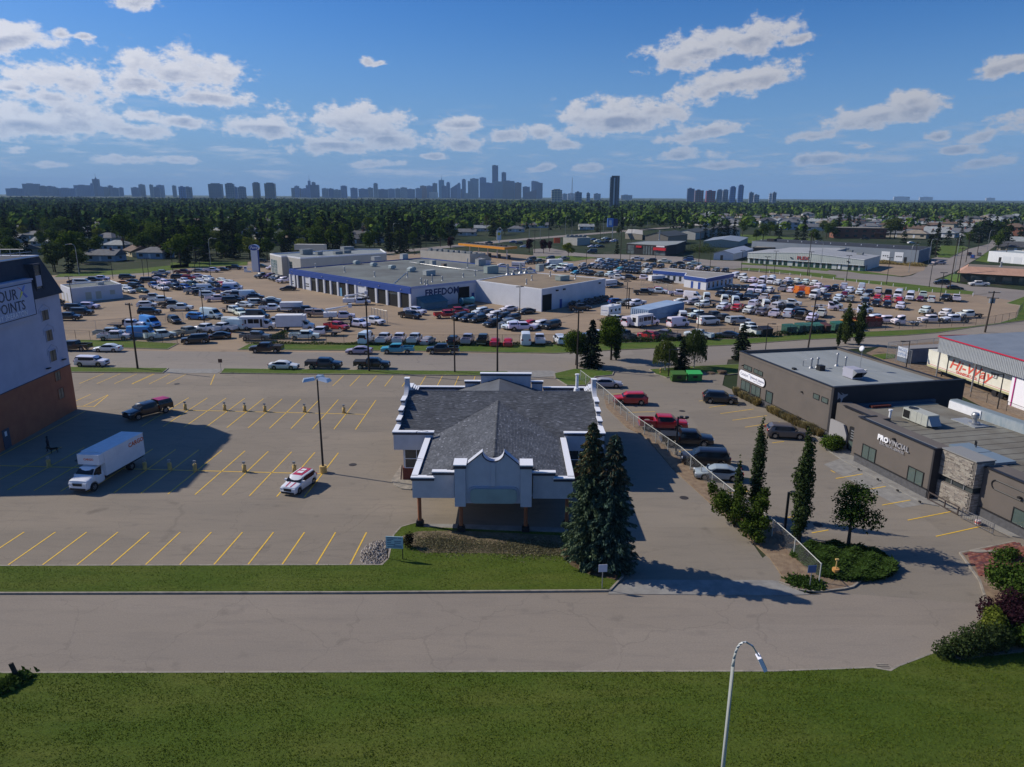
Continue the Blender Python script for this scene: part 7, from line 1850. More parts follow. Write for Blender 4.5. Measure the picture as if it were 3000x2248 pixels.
def near_trees():
    # the pair of big blue spruces beside the canopy
    for(x,y,H,Wd,sd,lab) in((6.15,50.9,11.6,4.4,3,'blue spruce, left one of the tall pair by the canopy building'),(7.7,49.9,11.0,4.2,4,'blue spruce, right one of the tall pair beside the driveway')):
        V,t,mi=spruce_parts(H,Wd,30000,.24,sd,True)
        tree_thing('spruce_tree',lab,'spruce',(x,y,.1),V,t,[F_blue,F_cone],M_bark,'tall front spruces',mi)
    spec=[('poplar_tree','slender columnar poplar nearest the dark lamp post in the island','poplar',(24.2,54.6),9.6,1.7,7500,'column',F_asp,7),
            ('poplar_tree','thinner columnar poplar left of the dark lamp post','poplar',(22.1,59.5),8.9,1.3,4800,'column',F_asp,8),
            ('poplar_tree','small spindly poplar tip rising from the fence-side bush','poplar',(20.5,59.6),5.6,.8,1500,'column',F_asp,9),
            ('ash_tree','young broadleaf tree on the juniper island','tree',(28.0,53.6),5.6,4.4,4200,'loose',F_dark,10)]
    for nm,lab,cat,(x,y),H,Wd,n_,shp,f,sd in spec:
        V,t=dec_parts(H,Wd,n_,.2,sd,shp);tree_thing(nm,lab,cat,(x,y,.1),V,t,f,M_bark)
    rnd=np.random.default_rng(12)
    V=leaf_cloud(12000,[(0,0,1.6,1.2,1.2,1.4),(1.1,-1.5,1.5,1.0,1.0,1.3),(-1.0,.9,1.9,1.0,1.0,1.3),(2.3,.6,1.9,.9,1.0,.9),(.4,-2.7,1.1,.9,.9,.9),(-1.3,-.4,2.7,.6,.6,.9),(.6,.7,3.0,.6,.6,.8),(1.9,-.9,2.5,.7,.6,.7),(-.4,-1.6,2.3,.6,.7,.8),(2.9,1.2,2.6,.5,.5,.7),(1.5,-3.0,1.7,.6,.6,.7),(-1.7,1.6,2.9,.5,.5,.7),(.9,-3.6,.8,.6,.6,.6)],.2,rnd,.2)
    t=MB()
    for k in range(5):t.tube([(0,0,0),(math.cos(k*1.3)*.8,math.sin(k*1.3)*.8,1.8)],[.09,.04],5)
    T=tree_thing('broadleaf_shrub','big dark green bush overhanging the chain-link fence and driveway','bush',(19.6,57.2,.1),V,t,F_dark,M_bark)
    # island trees by the street
    V,t=dec_parts(7.8,6.4,12000,.27,21,'round');tree_thing('broadleaf_tree','bushy green tree at the right of the street-side clump','tree',(*W('L4',560,1500)[:2],.1),V,t,F_dec,M_bark)
    V,t=dec_parts(5.8,4.8,8000,.26,22,'round');tree_thing('broadleaf_tree','lower leafy tree at the left of the street-side clump','tree',(*W('L4',150,1560)[:2],.1),V,t,F_dec,M_bark)
    V,t,mi=spruce_parts(8.2,4.2,11000,.3,23);tree_thing('spruce_tree','dark spruce in the middle of the street-side clump','spruce',(*W('L4',330,1590)[:2],.1),V,t,F_spr,M_bark)
    V,t=dec_parts(6.6,1.5,3500,.24,24,'column');tree_thing('poplar_tree','narrow poplar at the right edge of the street-side clump','poplar',(*W('L3',2420,1500)[:2],.1),V,t,F_asp,M_bark)
    V,t,mi=spruce_parts(6.4,3.6,9000,.28,25);tree_thing('spruce_tree','dark spruce beside the corner of the office building','spruce',(*W('L4',2085,1500)[:2],.1),V,t,F_spr,M_bark)
    V,t,mi=spruce_parts(5.2,2.8,6000,.26,26);tree_thing('spruce_tree','small spruce between the two weeping birches','spruce',(*W('C3',655,185)[:2],.1),V,t,F_spr,M_bark)
    for i,(p,H,lab) in enumerate(((W('C3',548,190),5.4,'weeping birch left of the small spruce by the green bins'),(W('C3',735,175),7.2,'taller weeping birch right of the small spruce'))):
        rnd=np.random.default_rng(40+i);n=5500
        a=rnd.random(n)*6.28;r0=.25+rnd.random(n)*1.7;z1=H*(.95-.09*r0**1.6);ln=rnd.random(n)**.8*H*.52;k=np.floor(a*6)/6+rnd.normal(size=n)*.05
        P=np.stack([np.cos(k)*(r0+ln*.06),np.sin(k)*(r0+ln*.06),np.maximum(.7,z1-ln)],1)
        d=rnd.normal(size=(n,3))*.2+np.array([0,0,-1]);b_=np.cross(d,rnd.normal(size=(n,3)));b_ /= np.linalg.norm(b_,axis=1)[:,None];sz=(.2+.15*rnd.random(n))[:,None]
        V=np.stack([P-d*sz*.6,P-b_*sz*.22,P+d*sz*.6,P+b_*sz*.22],1).reshape(-1,3)
        t=MB();t.tube([(0,0,0),(.1,0,H*.5),(0,.1,H*.92)],[.12,.08,.03],6)
        for q in range(8):t.tube([(0,0,H*(.4+.06*q)),(math.cos(q*2.1)*1.0,math.sin(q*2.1)*1.0,H*(.6+.045*q)),(math.cos(q*2.1)*1.7,math.sin(q*2.1)*1.7,H*(.5+.04*q))],[.04,.025,.01],4)
        tree_thing('birch_tree',lab,'birch',(p.x,p.y,.1),V,t,F_bir,M_birchbark)
    for i,(rx,ry,H,Wd,lab) in enumerate(((1505,1150,7.8,2.3,'left one of the twin columnar poplars behind the office roof'),(1660,1165,8.2,2.2,'right one of the twin columnar poplars behind the office roof'),(1420,1180,4.6,.9,'short thin poplar left of the twin poplars'))):
        p=W('L5',rx,ry);V,t=dec_parts(H,Wd,5000 if i<2 else 1400,.26,31+i,'column');tree_thing('poplar_tree',lab,'poplar',(p.x,p.y,.1),V,t,F_asp,M_bark)
    # shrubs: corner of the entrance, right-hand bed, weeds at the fences
    def shrub(lab,loc,lobes,n_,s,f,sd,name='shrub'):
        V=leaf_cloud(n_,lobes,s,np.random.default_rng(sd),.3);V[:,2]=np.maximum(V[:,2],.03)
        o=link(name,quads_mesh(name,V,[f]));o.location=(loc[0],loc[1],.1);tag(o,lab,'shrub');return o
    shrub('rounded green shrub at the recessed office entrance',W('C4',820,905),[(0,0,.8,1.4,1.3,.9),(.9,.5,.7,.9,1,.8)],3500,.2,F_dec,50)
    shrub('wide spiky shrub at the lower right, nearest the lawn',W('R3',1660,1120),[(0,0,.7,1.2,1.0,.9),(1.3,.4,.9,1.3,1,1.1),(-1.2,-.2,.5,.8,.7,.6),(2.4,.6,.9,1.1,1,1.0)],9000,.14,foliage('shrub_olive',(.025,.04,.012),(.05,.07,.022),(.09,.12,.04)),51)
    shrub('dark purple-leaved shrub at the right edge of the bed',W('R3',2090,960),[(0,0,1.1,1.2,1.1,1.2),(-.7,1.2,1.2,.9,.9,1.0),(.9,1.6,1.4,1,1,1.2)],6500,.15,F_pur,52)
    shrub('bright green bush between the purple and spiky shrubs',W('R3',1920,1010),[(0,0,1.0,.9,.8,1.1),(.3,.6,1.5,.7,.7,.8)],3500,.17,F_lite,53)
    shrub('tall lobed green bush beside the red paving',W('R3',2170,700),[(0,0,1.5,1.4,1.3,1.5),(-.5,1.4,1.7,1.2,1.2,1.3),(1,.8,1.8,1.3,1.3,1.5),(.5,-1.4,.8,1.0,1,.8)],9000,.2,F_dec,54)
    shrub('dark green bush in the lower right corner of the bed',W('R3',2230,1050),[(0,0,.8,1.2,1.0,.9),(-1.0,.4,.7,.8,.8,.8)],3500,.16,F_dec,55)
    shrub('low spreading green plant on the red paving',W('R3',2010,280),[(0,0,.4,.9,.8,.5),(.9,.3,.5,.8,.7,.5)],1500,.16,F_dec,56)
    shrub('small bare twiggy shrub beside the front notice board',W('B',345,1320),[(0,0,.6,.45,.4,.7),(.2,0,.9,.35,.3,.5)],700,.14,foliage('twigs_dark',(.015,.014,.01),(.03,.028,.018),(.06,.055,.03)),57)
    # spreading junipers cover the corner island
    rnd=np.random.default_rng(60);n=26000
    cx,cy=26.3,50.9;r=np.sqrt(rnd.random(n));a=rnd.random(n)*6.28
    X=cx+r*np.cos(a)*3.9+rnd.normal(size=n)*.1;Y=cy+r*np.sin(a)*2.9;keep=(X-22.6)*4+(Y-50)*1.2>2.5;X,Y=X[keep],Y[keep];n=len(X)
    P=np.stack([X,Y,.15+.5*rnd.random(n)*(.6+.4*np.sin(X*3.1)*np.cos(Y*2.7))],1)
    k=np.floor(rnd.random(n)*40);d=np.stack([np.cos(k),np.sin(k),np.full(n,.35)],1)+rnd.normal(size=(n,3))*.2;b_=np.cross(d,[0,0,1])*.3;sz=(.16+.12*rnd.random(n))[:,None]
    V=np.stack([P-d*sz,P-b_*sz,P+d*sz,P+b_*sz],1).reshape(-1,3)
    o=link('juniper_groundcover',quads_mesh('juniper',V,[F_jun]));tag(o,'spreading juniper covering the corner island','ground cover');o['kind']='stuff'
    # straw-coloured ornamental grass along the office wall, clump by clump
    V=[]
    for i in range(260):
        rnd_=random.Random(i);a=rnd_.uniform(0,6.28);l=rnd_.uniform(.5,1.0);t_=rnd_.uniform(.1,.4);x,y=rnd_.uniform(-.2,.2),rnd_.uniform(-.2,.2);c,s=math.cos(a),math.sin(a)
        V+=[(x-s*.02,y+c*.02,0),(x+s*.02,y-c*.02,0),(x+c*t_+s*.03,y+s*t_,l),(x+c*t_-s*.03,y+s*t_,l)]
    gme=quads_mesh('grass_clump',np.array(V),[F_grs])
    u=Vector((math.cos(RA),math.sin(RA)));nn=Vector((-u.y,u.x));k=0
    for s0,s1 in((.8,6.8),(9.4,20.4)):
        s_=s0
        while s_<s1:
            p=Vector((33.2,101.3))+u*s_-nn*(.55+.1*math.sin(s_*5));k+=1
            o=link('grass_clump',gme);o.location=(p.x,p.y,.08);o.rotation_euler=(0,0,s_*3);sc=.8+.4*random.random();o.scale=(1.3*sc,1.3*sc,sc)
            tag(o,f'straw-coloured ornamental grass clump, {ordn(k)} from the far end along the office wall','ornamental grass','ornamental grasses along the office wall');s_+=.62
    # weeds along the wire fence
    def weeds(nm,lab,pts,n_,h,f,sd,wdt=.6):
        rn=np.random.default_rng(sd);t_=rn.random(n_)*(len(pts)-1);i=np.floor(t_).astype(int);fr_=(t_-i)[:,None];A=np.array([tuple(p[:2]) for p in pts]);Q=A[i]*(1-fr_)+A[i+1]*fr_+rn.normal(size=(n_,2))*wdt
        hh=h*(.3+.7*(np.sin(Q[:,0]*.8)*.5+.5))*rn.random(n_);P=np.column_stack([Q,.1+hh]);d=rn.normal(size=(n_,3));d /= np.linalg.norm(d,axis=1)[:,None];b2=np.cross(d,rn.normal(size=(n_,3)));b2 /= np.linalg.norm(b2,axis=1)[:,None]
        s2=.22 if h>.2 else .09;V=np.stack([P-d*s2,P-b2*s2*.5,P+d*s2,P+b2*s2*.5],1).reshape(-1,3)
        o=link(nm,quads_mesh(nm,V,[f]));tag(o,lab,'weeds');o['kind']='stuff'
    weeds('weeds','tall weeds along the foot of the yard fence',[W('L4',650,1290),W('L4',1300,1275),W('L5',0,1080),W('L5',600,1060),W('L5',1500,1010)],5000,.8,F_asp,70)
    weeds('weeds','short weeds along the left part of the yard fence',[W('L2',200,1230),W('L2',1400,1240),W('L3',0,1318),W('L3',1900,1318)],2600,.4,F_bir,71,.35)
    weeds('weeds','pale bushy weeds beside the yard gate',[W('L2',420,1160),W('L2',600,1170)],1600,1.6,F_bir,72)
    weeds('weeds','bushes growing through the fence near the red vehicle',[W('L4',1040,1260),W('L4',1180,1250)],2600,2.6,F_dec,73,.8)
    weeds('weeds','straw grass and shrubs before the blue-grey warehouse',[W('T6',530,925),W('T6',1000,965)],4000,1.5,F_grs,74,1.4)
    weeds('weeds','overgrown shrubs beside the pale metal shed',[W('T4',1760,960),W('T4',1900,940)],4000,4.5,F_bir,75,3.5)
    weeds('weeds','dry plant litter in the dead flower bed',[W('B',420,1290),W('B',900,1320),W('B',1400,1330)],12000,.1,F_grs,76,.75)
    weeds('weeds','green weeds at the end of the embankment',[W('C3',1390,1560),W('C3',1520,1590)],1500,.3,F_jun,77,.35)
    weeds('weeds','tuft of long grass at the left edge of the lawn',[W('V',-10,1500),W('V',50,1470)],1500,.35,F_jun,78,.25)
near_trees()
def lawn_blades():
    rn=np.random.default_rng(31)
    F_lawn=foliage('lawn_blades',(.062,.1,.012),(.088,.128,.016),(.12,.15,.024))
    def blades(n,x0,x1,y0,y1,P,lab):
        X,Y=x0+rn.random(n)*(x1-x0),y0+rn.random(n)*(y1-y0);keep=(np.sin(X*.9+2*np.sin(Y*.7))*np.cos(Y*1.3+X*.3)+rn.normal(size=n)*.8)>-.3
        keep &= np.array([in_poly(x,y,P) for x,y in zip(X,Y)]);X,Y=X[keep],Y[keep];n=len(X)
        a=rn.random(n)*6.28;h=.02+.06*rn.random(n)**2;l=rn.normal(size=(n,2))*.04;w=.025;c,s=np.cos(a)*w,np.sin(a)*w;z=np.full(n,.12)
        V=np.stack([np.stack([X-c,Y-s,z],1),np.stack([X+c,Y+s,z],1),np.stack([X+c*.5+l[:,0],Y+s*.5+l[:,1],z+h],1),np.stack([X-c*.5+l[:,0],Y-s*.5+l[:,1],z+h],1)],1).reshape(-1,3)
        o=link('grass',quads_mesh('grass',V,[F_lawn]));o['kind']='stuff';tag(o,lab,'grass')
    blades(110000,-34,34,29,40,fg,'short tufted grass of the foreground lawn')
    blades(50000,-42,9,46,57.5,front,'short tufted grass of the front lawn strip')
lawn_blades()

HOUSES=[]  # filled before the distant trees so that the trees leave them in view
M_hwall=mat_objcolor('house_wall',.9,0,var=.08);M_hroof=mat_objcolor('house_roof',.9,0,var=.25,scale=.6)
HCOL=dict(w=(.5,.5,.5),b=(.42,.37,.29),g=(.28,.32,.36),t=(.3,.22,.15),k=(.2,.08,.05),l=(.3,.38,.46),y=(.5,.42,.25))
RCOL=dict(g=(.13,.135,.145),d=(.06,.062,.07),b=(.13,.085,.06),r=(.2,.1,.06),l=(.28,.3,.3),t=(.26,.22,.17))
def house_proto(kind):
    T=thing('house','x','house',(0,0,-500));L,D,H={'g':(13,8.5,2.9),'h':(12,10,2.9),'x':(11,9.5,5.6),'a':(26,12,6.0),'f':(24,11,4.2)}[kind]
    rz={'g':1.9,'h':2.1,'x':2.4,'a':.25,'f':.25}[kind]
    b=MB();b.box(-L/2,L/2,-D/2,D/2,0,H)
    if kind=='g':b.add([(-L/2,-D/2,H),(-L/2,D/2,H),(-L/2,0,H+rz),(L/2,-D/2,H),(L/2,D/2,H),(L/2,0,H+rz)],[(0,2,1),(3,4,5)])
    b.build('wall',M_hwall,T);r=MB();o=.55
    if kind in('a','f'):r.box(-L/2-o,L/2+o,-D/2-o,D/2+o,H,H+.35)
    elif kind=='g':
        z0=H-rz*o/(D/2)
        r.add([(-L/2-o,-D/2-o,z0),(L/2+o,-D/2-o,z0),(L/2+o,0,H+rz+.06),(-L/2-o,0,H+rz+.06),(-L/2-o,D/2+o,z0),(L/2+o,D/2+o,z0),(-L/2-o,-D/2-o,z0-.15),(L/2+o,-D/2-o,z0-.15),(-L/2-o,D/2+o,z0-.15),(L/2+o,D/2+o,z0-.15)],[(0,1,2,3),(3,2,5,4),(6,7,1,0),(9,8,4,5),(0,3,4,8,6),(7,9,5,2,1)])
    else:
        k=L/2-D/2*.8;z0=H-.05
        r.add([(-L/2-o,-D/2-o,z0),(L/2+o,-D/2-o,z0),(L/2+o,D/2+o,z0),(-L/2-o,D/2+o,z0),(-k,0,H+rz),(k,0,H+rz)],[(0,1,5,4),(1,2,5),(2,3,4,5),(3,0,4),(3,2,1,0)])
        if kind=='x':r.add([(-3.5,-D/2-1.2,H-.1),(.8,-D/2-1.2,H-.1),(-1.35,-D/2-1.2,H+1.6),(-1.35,0,H+1.6),(-3.5,-1,H),(.8,-1,H)],[(0,2,3,4),(1,5,3,2),(0,1,2)])
    r.build('roof',M_hroof,T)
    fl=2 if kind in('x','a') else 1
    for f in range(fl):
        n_=3 if kind in 'ghx' else 6
        for i in range(n_):
            x=-L/2+L*(i+.5)/n_
            for y,sg in((-D/2,-1),(D/2,1)):
                if i==1 and f==0 and kind in 'ghx':q=MB();q.box(x-.5,x+.5,*sorted((y,y+sg*.06)),.1,2.2);q.build('door',M_white,T);continue
                q=MB();q.box(x-.85,x+.85,*sorted((y,y+sg*.06)),1.0+f*2.8,2.2+f*2.8);q.build('window',M_glass,T)
    for x,sg in((-L/2,-1),(L/2,1)):q=MB();q.box(*sorted((x,x+sg*.06)),-.8,.8,1.0,2.1);q.build('window',M_glass,T)
    if kind in 'gh':q=MB();q.box(L*.2,L*.2+.7,-.9,-.3,H+.5,H+rz+.8);q.build('chimney',M_brickred,T)
    if kind=='a':q=MB();q.box(-L/2+1,-L/2+6,-D/2-1.2,-D/2,2.7,3.6);q.box(L/2-6,L/2-1,-D/2-1.2,-D/2,2.7,3.6);q.build('balcony',M_hwall,T)['kind']='stuff'
    return T
HD='T1|150,600,g,-5,w,g;430,560,h,-10,b,g;560,640,g,-5,w,l;980,560,g,20,w,g;80,760,g,-30,b,d;1250,815,g,-4,l,g;340,735,g,-50,b,g;1620,760,g,-48,y,b;1830,785,h,-5,l,g;1290,665,x,-10,w,g;1400,690,h,-10,l,l;1120,420,g,-5,w,l;1060,490,g,30,w,l;1240,345,f,20,t,l;770,380,g,-5,w,g;520,290,h,10,w,g;1800,455,g,60,l,l;140,480,g,-5,w,g;290,300,f,0,w,l;860,325,g,-5,w,g;150,300,g,0,b,b|'\
     'T2|400,690,g,-50,b,r;610,700,h,-45,w,g;960,745,h,-5,w,g;1130,810,g,40,b,l;1180,870,g,-48,t,d;1560,785,h,-30,w,l;870,610,g,0,b,g;1110,620,g,-5,w,d;1420,650,g,10,w,g;1230,680,h,-5,w,g;560,800,g,-50,w,g;310,620,g,0,w,b;1380,860,g,-60,t,b;700,600,g,0,w,l;2190,850,h,0,t,d;200,620,g,0,w,g;1650,640,g,0,w,l;1820,670,g,-10,b,b|'\
     'T3|170,1000,g,-48,w,d;1280,920,g,-5,w,g;1850,880,h,-10,w,g;1130,850,g,60,w,l;740,790,h,0,w,g;1030,770,x,0,w,d;150,880,g,-10,y,b;520,740,h,0,b,g;1430,870,g,0,w,l;1400,820,g,0,b,g;1600,870,g,0,w,l;1990,830,h,0,b,b;2140,830,g,0,w,g;30,950,g,-40,b,d|'\
     'T4|470,690,g,0,w,l;690,600,h,0,w,g;480,560,g,0,w,g;980,600,g,0,w,l|'\
     'T5|590,665,x,-10,w,d;840,690,x,-12,l,g;460,620,g,-10,w,t;980,580,g,-15,b,t;800,545,g,-15,w,b;1060,565,x,-10,w,g;1150,700,g,-12,w,g;1800,690,h,-40,w,g;1950,580,h,-40,w,l;2140,600,h,-35,w,l;1750,560,g,-40,g,g;1470,455,f,0,b,t;1900,520,x,-40,w,l;1880,770,g,-40,w,g;1180,630,g,-30,w,l;2120,780,g,-45,b,g;1380,590,g,-30,w,l;1340,480,g,0,w,l;1250,650,h,-20,w,t|'\
     'T6|560,420,h,-40,w,l;790,440,h,-40,w,l;840,500,g,-45,w,l;930,560,g,-45,b,b;950,630,h,-45,b,t;1070,630,h,-42,t,l;1200,520,g,-45,w,b;1190,580,g,-45,l,l;1500,530,g,-48,w,l;1570,505,h,-45,w,b;1450,600,g,-50,w,g;1890,480,x,-50,w,l;2010,450,x,-50,w,g;2120,730,h,-45,g,l;2140,800,g,-48,b,d;720,300,a,-10,w,t;520,355,g,-30,w,l;340,395,h,-30,l,g;1340,235,f,0,y,y;1590,270,g,0,w,w;2080,300,g,0,w,l;1620,375,g,-40,w,w;2090,600,x,-50,k,b;1280,620,h,-45,w,l;640,610,g,-40,w,g;470,600,g,-40,w,g;580,600,h,-40,b,g;740,610,g,-45,t,g;880,330,g,0,w,l;950,310,f,0,w,l;380,310,g,0,w,g'
RCOL['y']=RCOL['t'];RCOL['w']=RCOL['l']
def place_houses():
    protos={k:house_proto(k) for k in 'ghxaf'};index_kids()
    wn=dict(w='white',b='beige',g='blue-grey',t='tan',k='brick-red',l='pale blue',y='cream');rn=dict(g='grey',d='charcoal',b='brown',r='rust-brown',l='pale grey',t='tan',y='tan',w='pale grey')
    kn=dict(g='gabled bungalow',h='hip-roofed bungalow',x='two-storey house',a='flat-roofed apartment block',f='long flat-roofed block')
    toks=HD.split('|');ents=[]
    zone=dict(T1='behind the utility building',T2='behind the oval pylon sign',T3='beyond the fuel canopy',T4='beyond the black garage',T5='beyond the showroom lawn',T6='right of the blue-grey warehouse')
    for i in range(0,len(toks),2):
        for e in toks[i+1].split(';'):
            x,y,k,h,w,r=e.split(',');g=W(toks[i],float(x),float(y))
            if g.y>1500 or g.y<0:continue
            ents.append((toks[i],float(x),g,k,float(h),w,r))
    ents.append(('T5',1640,W('T5',1640,790),'a',-12,'k','t'))
    used={}
    for f,x,g,k,h,w,r in ents:
        used.setdefault((wn[w],rn[r],k,f),[]).append(x)
    for f,x,g,k,h,w,r in ents:
        key=(wn[w],rn[r],k,f);xs=sorted(used[key]);n_=xs.index(x)+1
        lab=f"{wn[w]} {kn[k]} with a {rn[r]} roof, {zone[f]}" if len(xs)==1 else f"{wn[w]} {kn[k]} with {rn[r]} roof, {ORD[n_]} from left {zone[f]}"
        T=copy_tree(protos[k],(g.x,g.y,0),R(h),lab,group='houses among the trees')
        for c in bpy.data.objects[-1:] if False else[o for o in NEWKIDS(T)]:
            if c.name.startswith('wall') or c.name.startswith('balcony'):c.color=(*HCOL[w],1)
            if c.name.startswith('roof'):c.color=(*RCOL[r],1)
        if f in('T5','T6'):T.scale=(1.35,1.3,1.2)
        HOUSES.append((g.x,g.y))
    # the further rows of the right-hand streets
    rr=random.Random(17);ex=[]
    for i in range(-2,26):
        for j in range(-14,16):
            x,y=320+(i-j)*17+rr.uniform(-4,4),700+(i+j)*22+rr.uniform(-5,5)
            if 470<y<1150 and .24*y<x<.74*y and not any(abs(x-a)<24 and abs(y-b_)<24 for a,b_ in HOUSES) and rr.random()<.6:ex.append((x,y));HOUSES.append((x,y))
    ex.sort(key=lambda p:p[0]/p[1])
    seen={}
    for x,y in ex[:130]:
        k,w,r=rr.choice('gghhx'),rr.choice('wwwbgly'),rr.choice('ggdblt');z='near' if y<600 else 'middle' if y<800 else 'far';key=(k,w,r,z);seen[key]=seen.get(key,0)+1
        T=copy_tree(protos[k],(x,y,0),R(rr.choice((-48,42))),f'{wn[w]} {kn[k]} with {rn[r]} roof, {ordn(seen[key])} in the {z} right-hand streets',group='houses among the trees');T.scale=(1.2,1.2,1.1)
        for c in NEWKIDS(T):
            if c.name.startswith('wall'):c.color=(*HCOL[w],1)
            if c.name.startswith('roof'):c.color=(*RCOL[r],1)
    # terrace with white dormers beyond the sheds
    for i,(fx,fy) in enumerate((('T4',2010),('T4',2140),('T5',60),('T5',170))):
        g=W(fx,fy,775 if fx=='T4' else 775);T=copy_tree(protos['x'],(g.x,g.y,0),R(-12),f'white gabled terrace house with charcoal roof, {ORD[i + 1]} from left',group='terrace houses')
        for c in NEWKIDS(T):
            if c.name.startswith('wall'):c.color=(.45,.45,.45,1)
            if c.name.startswith('roof'):c.color=(*RCOL['d'],1)
        HOUSES.append((g.x,g.y))
    def rm(o):
        for c in kids(o):rm(c)
        bpy.data.objects.remove(o)
    for T in protos.values():rm(T)
def NEWKIDS(T):
    return[c for c in T.children]
place_houses()

FOOT=[(-140,120,170,30),]  # areas kept free of trees: (cx, cy, half x, half y)
YARD=[Vector(p[:2]) for p in yard]
CLEAR=[YARD]+[[Vector(p[:2]) for p in P] for P in(
    [W('T3',1000,1000),W('T4',0,700),W('T4',2212,700),W('T5',280,755),W('T5',1340,800),W('T5',2212,830),W('T6',1080,700),W('T6',1100,880),W('T6',1300,1000),(300,200,0),(-10,250,0),(-60,300,0),W('T2',2212,1000)],
    [W('T6',1080,700),W('T6',1560,735),W('T6',1780,650),W('T6',1900,640),W('T6',2212,880),W('T6',2300,1280),(150,150,0),(140,230,0),W('T6',1000,950)],
    [W('T1',600,1010),W('T1',1500,880),W('T1',2212,850),W('T2',900,1060),W('T2',1100,1200),(-150,200,0),(-200,200,0)])]
def free(x,y,r=0):
    if any(in_poly(x,y,P) for P in CLEAR):return False
    for hx,hy in HOUSES:
        dx,dy=x-hx,y-hy
        if abs(dx)>90 or abs(dy)>150:continue
        if dx*dx+dy*dy<64:return False
        L=math.hypot(hx,hy);t=(hx*dx+hy*dy)/L  # negative: in front of the house
        w_=abs(hx*dy-hy*dx)/L
        if-34<t<0 and w_<9 and random.random()<.95:return False
        if-140<t<=-34 and w_<8.5 and random.random()<(.9 if hx>100 else .7):return False
    return True
def distant_trees():
    random.seed(77)
    dec,spr=[],[]
    for i in range(7):
        H,Wd=8+(i%3),7.5+(i%4)*.8;V,t=dec_parts(H,Wd,1500,.62,100+i,'round');f=F_lite if i==6 else(F_dec if i%3 else F_bir)
        dec.append((quads_mesh('crown',V,[f]),t.mesh('trunk',M_bark),quads_mesh('tree',V,[f,M_bark],t)))
    for i in range(4):
        V,t,mi=spruce_parts(12+i,5.2+.5*(i%2),1700,.62,120+i);spr.append((quads_mesh('crown',V,[F_spr]),t.mesh('trunk',M_bark),quads_mesh('tree',V,[F_spr,M_bark],t)))
    # the trees one can pick out, read off the photograph: (frame, x, foot y, kind, height)
    PICK='T1|1460,700,d,15;860,900,d,12;650,950,d,10;120,640,d,9;500,700,d,9;600,480,s,13;360,460,s,13;1690,760,d,9;1950,790,s,14;2120,880,d,11;820,960,s,9;30,520,s,10;1200,560,b,11;900,560,d,8;680,590,d,8;1450,300,d,10;1300,280,d,9|'\
           'T2|300,1080,d,13;180,1090,s,10;640,1020,s,14;740,1030,s,15;1040,1010,s,12;1170,760,d,9;1010,680,s,13;1700,900,d,11;1800,880,d,12;1900,910,d,11;2050,900,d,10;2150,640,s,13;620,640,s,13;700,520,s,12;320,560,s,12;130,600,s,14;900,900,d,8;1450,900,d,7;1320,930,s,9;450,640,s,13;1540,650,d,9|'\
           'T3|370,1110,s,15;490,1130,s,15;560,1110,s,11;640,1090,d,8;420,900,s,14;640,900,s,13;770,900,s,14;890,900,s,14;960,1050,d,9;1080,1090,p,6;1500,880,b,12;1650,900,b,11;1130,980,d,7;240,1040,s,9;80,1060,d,8;700,1060,s,10;1350,760,d,9;2000,1120,p,6;2170,1130,p,6|'\
           'T4|830,980,s,7;260,1010,l,6;40,950,p,5;1700,740,d,8;850,760,d,6;950,700,d,7;1100,700,d,7;600,720,s,11;300,700,d,8;1560,640,d,11;1300,620,d,13;1860,790,s,10;1950,800,s,12;2040,800,s,12;2130,800,s,12;1800,780,s,9|'\
           'T5|20,790,s,11;90,800,s,12;200,800,s,12;300,770,d,9;460,830,d,8;540,830,d,9;730,840,s,11;930,850,s,11;1010,860,s,13;1130,850,d,8;700,760,s,9;1310,790,d,11;1240,730,d,10;1180,850,l,5;2080,800,d,15;1600,640,s,12;2060,620,s,14;1640,680,s,11|'\
           'T6|640,640,d,14;1100,820,s,12;1170,830,s,13;1310,720,s,10;1460,720,s,9;1190,650,s,12;1600,670,s,12;680,480,s,13;900,520,s,14;1060,520,s,15;1330,540,s,15;1450,560,s,15;1560,560,s,14;1770,640,s,14;1790,560,s,15;1950,760,s,14;2020,740,s,14;2150,700,s,13;1900,800,d,8;800,690,s,10;270,520,s,11;130,540,s,11;1640,640,d,9;1700,690,s,9'
    items=[]
    tk=PICK.split('|');zn=dict(T1='left of the oval pylon sign',T2='around the oval pylon sign',T3='around the fuel canopy',T4='around the black garage',T5='beyond the long showroom',T6='beyond the right-hand junction')
    for i in range(0,len(tk),2):
        for e in tk[i+1].split(';'):
            x,y,k,h=e.split(',');g=W(tk[i],float(x),float(y));items.append([g.x,g.y,k,float(h)*1.16,zn[tk[i]],FR[tk[i]][0]+float(x)/4])
    cnt={}
    for it in items:cnt.setdefault((it[2],it[4]),[]).append(it)
    for k,l in cnt.items():
        l.sort(key=lambda q:q[5])
        for n_,it in enumerate(l):it.append(n_+1)
    kname=dict(d=('broadleaf_tree','green broadleaf tree','tree'),s=('spruce_tree','dark spruce','spruce'),l=('broadleaf_tree','yellow-green tree','tree'),p=('broadleaf_tree','purple-leaved tree','tree'),b=('bare_tree','half-bare brownish tree','tree'))
    Vb,tb=dec_parts(11,5,500,.4,140,'loose');bare=(quads_mesh('crown',Vb,[foliage('leaves_brown',(.05,.04,.02),(.09,.07,.04),(.14,.11,.07))]),tb.mesh('trunk',mat('bare_wood',(.2,.16,.12),.9)),None)
    Vp,tp=dec_parts(6,5,1500,.4,141,'round');purp=(quads_mesh('crown',Vp,[F_pur]),tp.mesh('trunk',M_bark),None)
